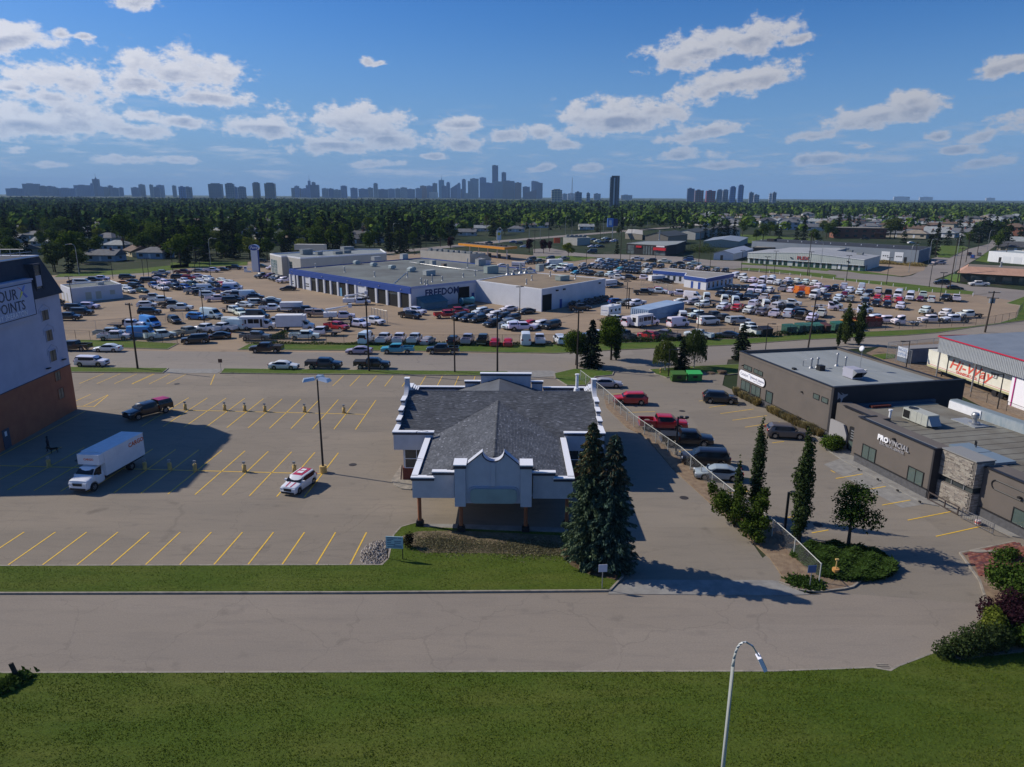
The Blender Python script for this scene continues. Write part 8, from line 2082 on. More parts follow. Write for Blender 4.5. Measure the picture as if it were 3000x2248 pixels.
    for x,y,k,h,z,sx,n_ in items:
        nm,lab,cat=kname[k]
        src,h0={'d':(dec[random.randrange(6)],9.0),'s':(spr[random.randrange(4)],13.5),'l':(dec[6],8.0),'p':(purp,6.0),'b':(bare,11.0)}[k]
        T=thing(nm,f'{lab}, {ordn(n_)} from left {z}',cat,(x,y,0),random.uniform(0,6.28),'trees in the neighbourhood');s=h/h0*random.uniform(.95,1.05)
        T.scale=(s*random.uniform(.9,1.1),s*random.uniform(.9,1.1),s);link('crown',src[0],T);link('trunk',src[1],T)
    pts=[];tries=0
    while len(pts)<520 and tries<60000:
        tries+=1;y=250+330*random.random()**.9;x=random.uniform(-.78,.78)*y
        if(x>150 and y>300 and random.random()<.5) or not free(x,y) or any(abs(x-a)<5.5 and abs(y-b_)<5.5 for a,b_ in pts):continue
        pts.append((x,y))
    FAR_={}
    for x,y in pts:
        sp=random.random()<.36;src=random.choice(spr if sp else dec)[2]
        o=link('spruce_tree' if sp else 'broadleaf_tree',src);s=random.uniform(.85,1.35);o.location=(x,y,0);o.rotation_euler=(0,0,random.uniform(0,6.28));o.scale=(s,s,s)
        rt=x/y;side='above the hotel roof' if rt<-.52 else 'above the utility building' if rt<-.38 else 'left of the oval pylon' if rt<-.26 else 'behind the showroom' if rt<-.12 else 'behind the workshop' if rt<.1 else 'behind the black garage' if rt<.32 else 'beyond the long showroom' if rt<.5 else 'right of the warehouse'
        dp='near' if y<360 else('middle' if y<470 else 'far');FAR_.setdefault((sp,dp,side),[]).append((rt,o))
    for(sp,dp,side),L_ in FAR_.items():
        L_.sort(key=lambda q:q[0])
        for i,(_,o) in enumerate(L_):tag(o,f'{"dark spruce" if sp else "broadleaf tree"}, {ordn(i + 1)} from left, {dp} tree band {side}','spruce' if sp else 'tree',f'{"spruces" if sp else "broadleaf trees"} of the neighbourhood')
    # the wood that reads as one mass beyond them
    rn=np.random.default_rng(9)
    def mass(n,y0,y1,q,sz,hgt,seed):
        Y=np.sqrt(rn.random(n)*(y1**2-y0**2)+y0**2);X=(rn.random(n)*1.66-.83)*Y
        keep=np.array([(free(x,y) and not(x>.28*y and random.random()<.62)) if y<1100 else True for x,y in zip(X,Y)]);X,Y=X[keep],Y[keep];n=len(X)
        sp=rn.random(n)<.22;Ht=hgt*(.6+.55*rn.random(n))*np.where(sp,1.3,1.0);Wd=np.where(sp,Ht*.38,Ht*.95)
        d=rn.normal(size=(n,q,3));d /= np.linalg.norm(d,axis=2)[...,None];d[...,2]=np.abs(d[...,2])*1.0
        f=rn.random((n,q))**.8;z=np.where(sp[:,None],f*.95,.5+.5*d[...,2])*Ht[:,None]
        rad=np.where(sp[:,None],(1-f)*.5,.5*np.sqrt(np.clip(1-(d[...,2])**2*.8,0,1)))*Wd[:,None]*(.75+.35*rn.random((n,q)))
        a=rn.random((n,q))*6.283;P=np.stack([X[:,None]+np.cos(a)*rad,Y[:,None]+np.sin(a)*rad,z],-1)
        nn=np.stack([np.cos(a),np.sin(a),d[...,2]*1.2+.2],-1)+rn.normal(size=(n,q,3))*.35;nn /= np.linalg.norm(nn,axis=2)[...,None]
        u=np.cross(nn,rn.normal(size=(n,q,3)));u /= np.linalg.norm(u,axis=2)[...,None];v=np.cross(nn,u);s=sz*(.6+.8*rn.random((n,q)))[...,None]*np.where(sp,.8,1.0)[:,None,None]
        V=np.stack([P-u*s,P-v*s*.8,P+u*s,P+v*s*.8],2).reshape(-1,3)
        tint=np.repeat(np.where(sp,-.6,rn.random(n)*.8-.2),q)+rn.normal(size=n*q)*.07
        return V,tint
    m=bpy.data.materials.new('woodland_leaves');m.use_nodes=True;m.node_tree.nodes.clear();n_=NT(m.node_tree)
    at=n_('ShaderNodeAttribute',attribute_name='tint').outputs['Fac'];f_=n_('ShaderNodeMapRange',ins={0:at,1:-.8,2:.8,3:0.0,4:1.0}).outputs[0]
    c=ramp(n_,f_,[(0,(.011,.02,.012)),(.3,(.018,.032,.012)),(.6,(.055,.1,.018)),(.85,(.1,.15,.026)),(1,(.16,.18,.04))])
    n_('ShaderNodeOutputMaterial',ins={0:n_('ShaderNodeBsdfDiffuse',ins={'Color':c}).outputs[0]})
    for nm,args in(('woodland',(5600,440,1150,46,1.6,12,1)),('woodland',(13000,1150,3200,13,3.2,12.5,2))):
        V,tint=mass(*args);me=quads_mesh(nm,V,[m]);at_=me.attributes.new('tint','FLOAT','FACE');at_.data.foreach_set('value',tint.astype(np.float32))
        o=link(nm,me);o['kind']='stuff';tag(o,'continuous tree canopy of the suburbs towards the '+('houses' if args[1]<1000 else 'skyline'),'woodland')
    # farther still the canopy closes into one rough surface
    ys=np.concatenate([np.geomspace(2800,14500,90)]);xs=np.linspace(-.95,.95,420)
    YY,XX=np.meshgrid(ys,xs,indexing='ij');XX=XX*YY
    Z=9+4*rn.random(YY.shape)+3*np.sin(XX/90)*np.cos(YY/160);Z=np.where(YY<3100,3,Z);V=np.stack([XX,YY,Z],-1).reshape(-1,3);idx=np.arange(V.shape[0]).reshape(YY.shape)
    F_=np.stack([idx[:-1,:-1],idx[:-1,1:],idx[1:,1:],idx[1:,:-1]],-1).reshape(-1,4)
    me=bpy.data.meshes.new('far_woodland');me.from_pydata(V.tolist(),[],F_.tolist());me.materials.append(mat('far_canopy',(.02,.035,.016),.95,color2=(.04,.06,.02),scale=.004,detail=8))
    o=link('far_woodland',me);o['kind']='stuff';tag(o,'dark band of woodland running to the horizon','woodland')
distant_trees()
# ================================================================== skyline and air
def tower_mat():
    m=bpy.data.materials.new('tower_facade');m.use_nodes=True;m.node_tree.nodes.clear();n=NT(m.node_tree)
    c=n('ShaderNodeObjectInfo').outputs['Color'];p=n('ShaderNodeTexCoord').outputs['Object']
    s=n('ShaderNodeSeparateXYZ',ins={0:p});h=math_n(n,'FRACT',math_n(n,'MULTIPLY',s.outputs[2],1/7.0));v=math_n(n,'FRACT',math_n(n,'MULTIPLY',math_n(n,'ADD',s.outputs[0],s.outputs[1]),1/9.0))
    f=math_n(n,'MULTIPLY',math_n(n,'GREATER_THAN',h,.45),math_n(n,'GREATER_THAN',v,.35))
    c2=mix_c(n,f,c,(.09,.13,.2));b=n('ShaderNodeBsdfPrincipled',ins={'Base Color':c2,'Roughness':.4})
    n('ShaderNodeOutputMaterial',ins={0:b.outputs[0]});return m
M_tow=tower_mat()
# x0,x1,top in crop pixels, colour, roof style
SKY='S1,4500|75,270,210,b,f;265,435,155,b,f;455,535,182,b,f;535,620,185,b,f;620,665,200,b,f;665,865,208,b,f;868,1050,172,b,f;1055,1085,152,b,f;1078,1145,100,b,s;1140,1215,190,b,f;1215,1265,195,g,f;1262,1312,178,b,f;1315,1380,205,b,f;1393,1435,200,b,f;1535,1620,200,b,f;1622,1685,165,g,f;1748,1785,167,g,f;1785,1860,195,b,f;1830,1905,172,b,f;2015,2055,178,g,f;2093,2165,190,b,f|'\
      'T2,3200|90,165,190,b,f;160,232,195,g,f;438,588,152,g,c;635,730,150,g,c;740,775,195,b,f;785,870,190,g,c;955,1030,140,t,c;1095,1208,145,t,c|'\
      'T2,4600|1412,1520,205,g,f;1450,1500,182,b,f;1525,1635,212,b,f;1582,1612,175,b,f;1605,1635,120,b,s;1650,1692,138,g,f;1635,1730,168,b,f;1770,1845,210,g,f;1850,1905,212,b,f;1905,1990,225,g,f;1990,2058,178,b,c;2105,2182,205,b,f|'\
      'T3,5000|0,110,375,b,f;108,170,362,g,f;175,222,308,g,c;230,345,380,b,f;345,425,375,b,f;430,490,372,g,f;492,568,360,g,f;570,660,378,b,f;668,740,368,b,f;722,795,340,r,f;745,865,372,g,f;800,870,340,b,f;868,922,310,g,f;940,1002,272,l,s;975,1035,340,b,f;1030,1072,296,b,c;1078,1165,315,b,w;1160,1195,306,b,c;1183,1240,380,g,f;1212,1258,260,b,c;1282,1312,285,l,f;1308,1408,255,g,f;1420,1497,242,b,f;1440,1590,305,b,f;1567,1638,100,d,f;1570,1690,288,l,f;1678,1732,182,d,f;1690,1830,282,g,f;1755,1840,300,b,f;1740,1820,372,g,f;1835,1912,302,r,f;1925,2010,350,b,f;1955,2085,385,p,w;2028,2080,285,b,f;2085,2160,305,b,f;2050,2110,290,b,f;1600,1760,345,g,f;830,930,415,w,f;1240,1320,430,g,f;1465,1600,410,g,f|'\
      'T4,2300|65,188,222,y,c;340,420,255,g,f;475,515,265,g,f|T4,4200|190,250,272,w,f;255,345,268,w,f;560,640,272,g,f;880,1010,288,w,f|'\
      'T4,2700|1660,1740,212,b,f;1752,1848,232,r,f;1885,1988,238,m,f;2010,2068,225,g,c;2078,2138,225,g,c|T5,2500|162,228,188,b,c;258,320,170,b,c;385,435,258,g,f;660,702,258,g,f;620,650,270,w,f;440,500,285,w,f|'\
      'T6,9000|700,870,146,w,f;1000,1140,150,w,f;1780,1870,160,w,f'
TC=dict(b=(.11,.18,.34),g=(.2,.23,.28),l=(.22,.38,.5),d=(.04,.1,.22),r=(.22,.1,.09),t=(.15,.125,.1),y=(.42,.38,.28),w=(.55,.55,.57),p=(.12,.08,.16),m=(.25,.04,.06))  # facade colours; distance haze is mixed in as blue, most in b
def skyline():
    toks=SKY.split('|');nmz=dict(S1='at the far left of the skyline',T2='left of the downtown towers',T3='in the downtown cluster',T4='right of the downtown towers',T5='at the right of the skyline',T6='low on the right horizon')
    cn=dict(b='blue-grey',g='grey',l='pale glass',d='dark blue glass',r='reddish',t='brown',y='cream',w='white',p='purplish',m='red-sided');rr=random.Random(8);i=0
    ents=[]
    while i<len(toks):
        e=toks[i];head,D=e.split(',');
        for q in toks[i+1].split(';'):
            x0,x1,y,c,st=q.split(',');ents.append((head,float(D)+rr.uniform(-160,260),float(x0),float(x1),float(y),c,st))
        i+=2
    cnt={}
    for en in ents:cnt.setdefault((en[0],en[5]),[]).append(en[2])
    for head,D,x0,x1,y,c,st in ents:
        ox,oy,s=FR[head];d0,d1=ray(ox+x0/s,oy+y/s),ray(ox+x1/s,oy+y/s)
        a,b_=d0*(D/d0.y),d1*(D/d1.y);w=(b_-a).length;H=CAM_H+(a.z+b_.z)/2;cx,cy=(a.x+b_.x)/2,D
        H=max(H,8);dep=min(w,40)*rr.uniform(.5,.9);yaw=math.atan2(-cx,cy)*.4
        m=MB()
        if st=='w':m.add([(-w/2,0,0),(w/2,0,0),(w/2,dep,0),(-w/2,dep,0),(-w/2,0,H*.72),(w/2,0,H),(w/2,dep,H),(-w/2,dep,H*.72)],[(0,1,5,4),(1,2,6,5),(2,3,7,6),(3,0,4,7),(4,5,6,7)])
        else:
            m.box(-w/2,w/2,0,dep,0,H-(H*.03 if st=='c' else 0))
            if st=='c':m.box(-w*.32,w*.32,dep*.2,dep*.8,H*.97,H+1.5)
            elif st=='s':m.cyl(0,dep/2,H,H+14,w*.2,6,r2=.6);m.cyl(0,dep/2,H+14,H+32,.8,5)
            else:m.box(-w*.25,w*.1,dep*.2,dep*.7,H,H+3)
        k_=rr.uniform(.6,1.35);xs=sorted(cnt[(head,c)]);k=xs.index(x0)+1;tall='tower' if H>w*.9 else 'block'
        wh='low distant building' if head=='T6' else f'distant {tall}'
        o=m.build('office_tower' if tall=='tower' else 'city_block',M_tow,None,False,tuple(v*k_ for v in TC[c]));o.location=(cx,cy,0);o.rotation_euler=(0,0,yaw)
        tag(o,f'{cn[c]} {wh}, {ordn(k)} from left {nmz[head]}',tall,'distant skyline buildings')
    # the lone dark apartment tower right of centre, near enough to show balconies
    ox,oy,s=FR['T4'];D=1500;d0,d1=ray(ox+745/s,oy+60/s),ray(ox+873/s,oy+75/s);a,b_=d0*(D/d0.y),d1*(D/d1.y);w=(b_-a).length;H=CAM_H+a.z
    T=thing('apartment_tower','tall dark apartment tower with stacked balconies standing alone right of centre','tower',((a.x+b_.x)/2,D,0),-.12)
    q=MB();q.box(-w*.42,w*.42,0,20,0,H-3);q.box(-w*.3,w*.42,2,18,H-3,H);q.build('wall',mat('tower_dark',(.07,.085,.1),.5),T)
    q=MB();q.box(-w*.1,w*.02,-1.2,0,0,H-4);q.build('pale_shaft',mat('tower_pale',(.5,.53,.56),.6),T)
    q=MB();q.box(w*.18,w*.3,-.6,0,0,H-2);q.build('glass_shaft',mat('tower_glass',(.1,.14,.2),.15),T)
    for i in range(int(H/3.1)-2):
        for x0,x1 in((-w*.52,-w*.3),(w*.32,w*.5)):q=MB();q.box(x0,x1,-2.0,1.5,2,2.5);o=q.build('balcony',mat('balcony_grey',(.35,.37,.4),.6),T);o.location=(0,0,i*3.1)
    # lattice mast
    p=ray(1600+303/4,500+250/4);D=3600;p=p*(D/p.y);tp=ray(1600+303/4,500+75/4);H=CAM_H+(tp*(D/tp.y)).z
    q=MB()
    for sx in(-1,1):q.tube([(sx*9,0,0),(sx*2.2,0,H*.55),(0,0,H)],[.9,.8,.6],4)
    for i in range(12):z=H*i/13;k=9-8.5*min(1,i/10);q.tube([(-k,0,z),(k,0,z+H/13)],.5,3)
    o=q.build('radio_mast',mat('mast_grey',(.25,.26,.28),.6));o.location=(p.x,D,0);tag(o,'thin lattice radio mast between downtown and the lone tower','mast')
skyline()
def make_haze():
    m=bpy.data.materials.new('haze_air');m.use_nodes=True;m.node_tree.nodes.clear();n=NT(m.node_tree)
    v=n('ShaderNodeVolumePrincipled',ins={'Color':(.45,.7,1.0,1),'Density':.00006,'Anisotropy':0.0})
    o=n('ShaderNodeOutputMaterial');m.node_tree.links.new(v.outputs[0],o.inputs['Volume'])
    b=MB();b.box(-15600,15600,-15600,15600,-1.2,330);h=b.build('haze',m);h['kind']='stuff';tag(h,'thin blue air over the whole suburb','haze')
make_haze()
# ================================================================== poles, fences, signs and small things
def pole_height(k,b,t):return HT(k,b,t)
def utility_pole(lab,loc,h,rz=0,arm=2.4,arms=1,lean=(0,0),extra=None,r=.17):
    T=thing('utility_pole',lab,'pole',(loc[0],loc[1],0),rz,'utility poles')
    T.rotation_euler=(lean[0],lean[1],rz)
    q=MB();q.tube([(0,0,-.1),(0,0,h)],[r,r*.7],8);q.build('shaft',M_wood,T,True)
    for i in range(arms):
        z=h-.35-i*1.2;q=MB();q.box(-arm/2,arm/2,-.14,-.02-.02,z,z+.14);q.build('crossarm',M_wood,T)
        for x in(-arm/2+.15,-arm/6,arm/2-.15):q=MB();q.cyl(x,-.09,z+.14,z+.38,.07,6);q.build('insulator',M_steel,T)
    if extra=='box':q=MB();q.cyl(.3,0,h-2.8,h-1.9,.26,10);q.build('transformer',M_steel,T)
    if extra=='two':q=MB();q.cyl(-.45,0,h-2.6,h-1.6,.28,10);q.build('transformer',M_steel,T);q=MB();q.cyl(.45,0,h-2.6,h-1.6,.28,10);q.build('transformer',M_steel,T)
    return T
def street_lamp(lab,loc,h,rz,reach=2.4,steel=True,style='arc',grp='street lamps',r=.09):
    T=thing('street_lamp',lab,'lamp',(loc[0],loc[1],0),rz,grp);m=M_steel if steel else M_blackm
    q=MB()
    if style=='arc':q.tube([(0,0,0),(0,0,h-reach*.7)]+bezier((0,0,h-reach*.7),(0,0,h),(reach*.55,0,h),6)[1:]+[(reach,0,h-.15)],[r,r*.85]+[r*.7]*6+[r*.55],7)
    else:q.tube([(0,0,0),(0,0,h)],[r,r*.8],7)
    q.build('shaft',m,T,True)
    if style=='arc':q=MB();q.box(reach-.1,reach+.75,-.16,.16,h-.28,h-.1);q.build('lamp_head',m,T)
    elif style=='twin':
        for sg in(-1,1):q=MB();q.box(*sorted((sg*.15,sg*.95)),-.22,.22,h,h+.16);q.build('lamp_head',m,T)
    elif style=='side':
        q=MB();q.box(0,.9,-.05,.05,h-.12,h-.02);q.build('bracket',m,T);q=MB();q.box(.8,1.5,-.18,.18,h-.15,h);q.build('lamp_head',m,T)
    return T
def near_furniture():
    utility_pole('wooden power pole left of the hotel-lot entrance, nearest the hotel',(-61.9,114.0),11.0,R(-20),1.6)
    utility_pole('dark wooden pole beside the parked black pickups',(-23.5,113.4),12.4,0,1.2)
    utility_pole('thin dark pole between two parked trucks and the grey roof',(-9.4,113.1),10.4,0,.5,1,r=.14)
    utility_pole('dark pole carrying a transformer just right of the thin pole',(-2.4,112.4),10.2,0,1.0,extra='box')
    utility_pole('power pole with three insulators rising from the street-side trees',(10.9,125.9-10),9.9,R(15),1.6)
    utility_pole('leaning power pole behind the office building',(57.4,135.0),9.6,R(10),2.4,1,(0,R(3)))
    utility_pole('power pole with two transformers beyond the depot roof',W('L6',1730,1320),9.0,R(14),3.2,2,(0,R(3.5)),'two',.2)
    # the tall three-headed car-park lamp
    T=thing('car_park_lamp','tall dark lamp post with three silver heads in the hotel car park','lamp',(-19.65,69.3,0))
    q=MB();q.tube([(0,0,.6),(0,0,10.0)],[.12,.08],8);q.build('shaft',M_blackm,T,True)
    q=MB();q.cyl(0,0,0,.75,.38,14);q.build('lamp_base',M_ochre,T,False)
    M_al=mat('lamp_aluminium',(.55,.57,.6),.35,metal=.7)
    for i,a in enumerate((90,200,-20)):
        q=MB();q.add([(.25,-.28,10.02),(1.45,-.42,9.92),(1.45,.42,9.92),(.25,.28,10.02),(.3,-.2,10.3),(1.3,-.3,10.22),(1.3,.3,10.22),(.3,.2,10.3)],[(3,2,1,0),(0,1,5,4),(1,2,6,5),(2,3,7,6),(3,0,4,7),(4,5,6,7)]);q.box(0,.26,-.04,.04,10.05,10.13)
        o=q.build('lamp_head',M_al,T);o.rotation_euler=(0,0,R(a))
    # foreground lamp: pale curved arm
    p=W('P',2100,2248);d=ray(1950+868/3.7,1800+290/3.7);bx,by=9.4,24.6
    T=thing('street_lamp','tall pale curved street lamp standing alone in the foreground lawn','lamp',(0,0,0))
    Yp=25.5;rd=lambda px,py:(lambda d_:Vector((d_.x*Yp/d_.y,Yp,CAM_H+d_.z*Yp/d_.y)))(ray(px,py))
    c=lambda x,y:rd(1950+x/3.7,1800+y/3.7)
    top,sh,bot=c(868,300),c(735,560),c(560,1650);ax,az=bot.x,0
    x0=sh.x-.02;pts=[(x0,Yp,.12),(x0,Yp,sh.z)]+[tuple(v) for v in bezier((x0,Yp,sh.z),(c(760,290).x,Yp,top.z+.02),(top.x,Yp,top.z),6)[1:]]+[tuple(c(940,340)),tuple(c(1010,452))]
    n_=len(pts);q=MB();q.tube(pts,[.12,.075]+[.06-.003*i for i in range(n_-2)],10);T.location=(x0,Yp,0);wb(q,'shaft',mat('lamp_pale_steel',(.5,.53,.53),.5,metal=.3),T,True)
    h0,h1=c(1010,452),c(1075,590);q=MB();L=(h1-h0).length;q.box(0,L,-.19,.19,-.10,.06);o=q.build('lamp_head',mat('lamp_head_white',(.72,.72,.8),.4),T)
    o.location=h0-Vector(T.location);o.rotation_euler=(0,math.atan2(-(h1.z-h0.z),h1.x-h0.x),0)
    q=MB();q.box(.05,L-.05,-.13,.13,.061,.08);q.build('lens_panel',mat('lens_green_grey',(.25,.33,.3),.3),o)
    q=MB();q.cyl(0,0,.12,.3,.2,10);q.build('lamp_base',M_steel,T)
    # power bollards in the stalls
    proto=thing('power_bollard','x','bollard',(0,0,-500));q=MB();q.tube([(0,0,0),(0,0,.72),(0,0,.8)],[.24,.23,.17],14);q.build('bollard_body',M_ochre,proto,True)
    q=MB();q.cyl(0,0,.8,.95,.07,8);q.box(-.14,.14,-.07,.07,.95,1.15);q.build('outlet_box',M_steel,proto);index_kids()
    rows={'far':[(1045,290),(1267,293),(1380,296),(1493,300),(1717,303),(1938,308)],'near':[(277,610),(818,625),(958,628),(1100,635),(1378,640),(1660,640)]}
    for rn_,L_ in rows.items():
        for i,(x,y) in enumerate(L_):p=W('C1',x,y);copy_tree(proto,(p.x,p.y,0),0,f'yellow power bollard, {ORD[i + 1]} from left in the {"row nearer the street" if rn_ == "far" else "row by the white truck"}','yellow power bollards')
    for c_ in kids(proto):bpy.data.objects.remove(c_)
    bpy.data.objects.remove(proto)
    for b_,t_,k,l in(((1320,1258),(1350,978),'C3','black square lamp post between the two poplars'),((618,738),(640,490),'C3','black square lamp post behind the black pickup')):
        g=W(k,*b_);h=HT(k,b_,t_);T=thing('lamp_post',l,'lamp',(g.x,g.y,0),R(-8),'black office lamps')
        q=MB();q.box(-.09,.09,-.09,.09,.3,h);q.build('shaft',M_blackm,T);q=MB();q.cyl(0,0,0,.45,.25,10);q.build('lamp_base',M_conc,T)
        q=MB();q.box(.1,1.0,-.05,.05,h-.22,h-.12);q.build('bracket',M_blackm,T)
        for x in(.35,.95):q=MB();q.cyl(x,0,h-.1,h+.08,.22,12);q.build('lamp_head',M_blackm,T,False)
    for b_,h,k,l,rz in(((570,232),4.6,'C3','slim black lamp post by the green bins',0),((350,190),5.2,'C4','dark lamp head peeking over the left office parapet',0),((1360,330),5.0,'C4','black lamp post in the depot yard by the container',180),((2020,610),5.0,'C4','black lamp post before the white trailer',180)):
        g=W(k,*b_);street_lamp(l,g,h,R(rz),style='side',steel=False,grp='black office lamps')
    # wheel-stop bolts, manholes, drain
    for x,y,k in((1988,600,'C1'),(997,145,'C1'),(445,575,'C1'),(660,453,'C3'),(1540,1190,'C3'),(672,1015,'C3')):
        g=W(k,x,y);q=MB();q.cyl(0,0,.012,.022,.42,20);q.cyl(0,0,.022,.026,.34,20);o=q.build('manhole_cover',mat('cast_iron',(.035,.03,.028),.7),LOT);o.location=(g.x,g.y,0)
    g=W('R3',985,1228);T=thing('storm_drain','round grated storm drain at the end of the near kerb','drain',(g.x,g.y,.02));q=MB();q.cyl(0,0,0,.02,.5,20);q.build('drain_ring',M_conc,T)
    for i in range(5):q=MB();q.box(-.38,.38,-.02,.02,.021,.035);o=q.build('bar',M_blackm,T);o.location=(0,-.3+i*.15,0)
    for i,(x,y) in enumerate(((1020,1055),(1158,1128),(1300,1208),(1460,1290))):
        g=W('C4',x,y);q=MB();q.prism([(-.12,-.07),(.12,-.07),(.1,.08),(-.1,.08)],.1,.24);o=q.build('wheel_stop',M_blackm);o.location=(g.x,g.y,0);o.rotation_euler=(0,0,R(-77));tag(o,f'small black kerb marker, {ORD[i + 1]} from the entrance along the office walk','kerb marker','kerb markers along the office walk')
    # signs
    g=W('B',255,1405);T=thing('notice_board','pale blue site notice board on two posts at the front lawn corner','sign',(g.x,g.y,.1),R(-4));T.scale=(.72,1,.85)
    q=MB();q.box(-.95,.95,-.03,.03,1.15,2.35);pb=q.build('board',mat('notice_blue',(.34,.5,.54),.5),T)
    for x in(-.85,.85):q=MB();q.box(x-.04,x+.04,.031,.09,0,2.2);q.build('post',M_wood,T)
    for z,x0,x1 in((2.2,-.8,.3),(2.2,.4,.8),(2.05,-.8,-.1),(1.9,-.8,-.3),(1.85,0,.75),(1.7,-.8,-.35),(1.68,0,.7),(1.52,-.8,.1),(1.4,-.1,.8),(1.28,-.8,.85)):q=MB();q.box(x0,x1,-.036,-.031,z,z+.06);o=q.build('print_line',mat('print_ink',(.05,.08,.15),.6),pb);o['kind']='stuff'
    for k,x,y,h,c,l in(('B',1690,1608,1.5,(.5,.52,.6),'small white sign on a thin post by the driveway mouth'),('C3',1485,1600,1.3,(.06,.12,.25),'small blue sign on a thin post at the fence end'),('C1',1247,78,1.6,(.12,.07,.05),'small brown sign on the street verge by the entrance')):
        g=W(k,x,y);T=thing('post_sign',l,'sign',(g.x,g.y,.1),R(5));q=MB();q.box(-.03,.03,-.02,.02,0,h);q.build('post',M_steel,T);q=MB();q.box(-.32,.32,-.05,-.02,h-.1,h+.5);q.build('sign_face',mat('face_%d'%int(x),c,.5),T)
    g=W('R3',548,425);T=thing('yellow_standpipe','short yellow concrete post with a valve on the juniper island','standpipe',(g.x,g.y,.1));q=MB();q.cyl(0,0,0,.65,.26,14);q.build('base',mat('worn_orange',(.55,.27,.08),.7),T);q=MB();q.cyl(0,0,.65,1.35,.05,8);q.box(-.12,.12,-.08,.08,1.35,1.45);q.build('valve_stem',M_ochre,T)
    g=W('R2',1662,1190);T=thing('plastic_pail','white and red pail on the asphalt by the ramp railing','pail',(g.x,g.y,.02));q=MB();q.cyl(0,0,0,.45,.2,12,r2=.24);q.build('pail_body',mat('pail_white',(.7,.6,.58),.5),T);q=MB();q.cyl(0,0,.2,.3,.245,12);q.build('red_band',mat('pail_red',(.6,.05,.03),.5),T)
    g=W('V',40,1470);T=thing('wooden_post','short leaning wooden post at the left edge of the lawn','post',(g.x,g.y,.1));q=MB();q.box(-.1,.1,-.08,.08,0,1.1);q.build('post',M_wood,T).rotation_euler=(0,R(-14),0)
    g=W('C3',520,208);T=thing('hydrant','cream hydrant on the small green island','hydrant',(g.x,g.y,.1));q=MB();q.tube([(0,0,0),(0,0,.7),(0,0,.85)],[.16,.15,.05],10);q.box(-.25,.25,-.07,.07,.45,.6);q.build('body',M_ochre,T)
    # person under the hotel wall in the shade
    g=W('H2',575,1290);person('person in dark clothes walking a dog in the hotel shadow',(g.x,g.y,0),R(200))
    # green bins and a heap of pallets
    for i,(x,y,cc,l) in enumerate(((632,258,(.05,.12,.02),'dark green waste bin, left one of the pair by the birches'),(735,255,(.04,.32,.08),'bright green waste bin, right one of the pair by the birches'))):
        g=W('C3',x,y);waste_bin(l,g,R(2),2.2,1.5,1.35,cc)
    g=W('C3',850,215)
    for i in range(4):
        T=thing('wooden_pallet',('stacked pallet, %s from the ground, beside the green bins'%ORD[i+1]) if i<3 else 'loose pallet lying next to the pallet stack','pallet',(g.x+(1.8 if i<3 else 0),g.y+.4,.12+(i*.15 if i<3 else 0)),R(12*i))
        for k in range(5):q=MB();q.box(-.6,.6,0,.12,.1,.13);o=q.build('slat',M_deck,T);o.location=(0,-.5+k*.23,0)
        for x in(-.55,0,.5):q=MB();q.box(x,x+.09,-.5,.54,0,.099);q.build('stringer',M_deck,T)
    # stones heaped at the corner of the car park
    q=MB();rn=random.Random(5);c0=W('B',110,1350)
    for i in range(1100):
        a=rn.uniform(0,6.28);r_=rn.random()**.6;x,y=c0.x+.1+math.cos(a)*r_*1.15,c0.y+math.sin(a)*r_*2.1;z=max(0,.42*(1-r_**1.5))*rn.random();s=rn.uniform(.05,.12)
        P=[(x+rn.uniform(-1,1)*s,y+rn.uniform(-1,1)*s,z+rn.uniform(0,1)*s) for _ in range(4)]+[(x,y,z+s*1.3)]
        P=[(x-s,y,z),(x,y-s*.8,z),(x+s,y,z+.01),(x,y+s*.9,z),(x+rn.uniform(-.02,.02),y,z+s*rn.uniform(.8,1.4))];q.add(P,[(0,1,4),(1,2,4),(2,3,4),(3,0,4),(3,2,1,0)])
    o=q.build('stone_heap',island_mat('river_stone',[(0,(.24,.2,.165)),(.5,(.38,.33,.275)),(1,(.54,.49,.43))],.9));o['kind']='stuff';tag(o,'heap of pale round stones at the corner of the hotel car park','stone heap')
    # red pavers in the corner bed, laid in rows
    u=(W('R3',2120,128)-W('R3',1680,228)).normalized();v=Vector((-u.y,u.x,0));o0=W('R3',1835,458);P=[Vector(p[:2]) for p in WP('R3',[(1690,238),(2118,132),(2212,178),(2330,300),(2230,400),(1838,450)])]
    bed_=bpy.data.objects['planting_bed'];mp=[mat('paver_%d'%i,c,.9,noise=.3,scale=5) for i,c in enumerate(((.2,.06,.05),(.26,.09,.06),(.14,.055,.055),(.3,.13,.09)))];pm=[]
    for m_ in mp:q=MB();q.box(0,.38,0,.18,0,.05);pm.append(q.mesh('paver',m_))
    rest=MB();k=0;rn=random.Random(2)
    for j in range(-20,60):
        for i in range(-12,34):
            p=o0+u*(i*.4+(.2 if j%2 else 0))+v*(j*.2)
            if in_poly(p.x,p.y,P):
                if k<300:o=link('paver',pm[rn.randrange(4)],bed_);o.location=(p.x,p.y,.122+rn.random()*.012);o.rotation_euler=(0,0,math.atan2(u.y,u.x));k+=1
                else:a=math.atan2(u.y,u.x);rest.obox(p.x+.2,p.y+.1,a,.38,.18,.12,.17+rn.random()*.01)
    if rest.v:o=rest.build('pavers',mp[0],bed_);o['kind']='stuff'
    for x,y,r_ in((1810,212,.5),(1945,215,.38)):g=W('R3',x,y);q=MB();q.cyl(0,0,.17,.21,r_,9);o=q.build('stepping_slab',M_conc);o.location=(g.x,g.y,0);o.scale=(1.5,.6,1);tag(o,'pale flat slab on the red paving, '+('left one' if x<1900 else 'right one'),'slab')
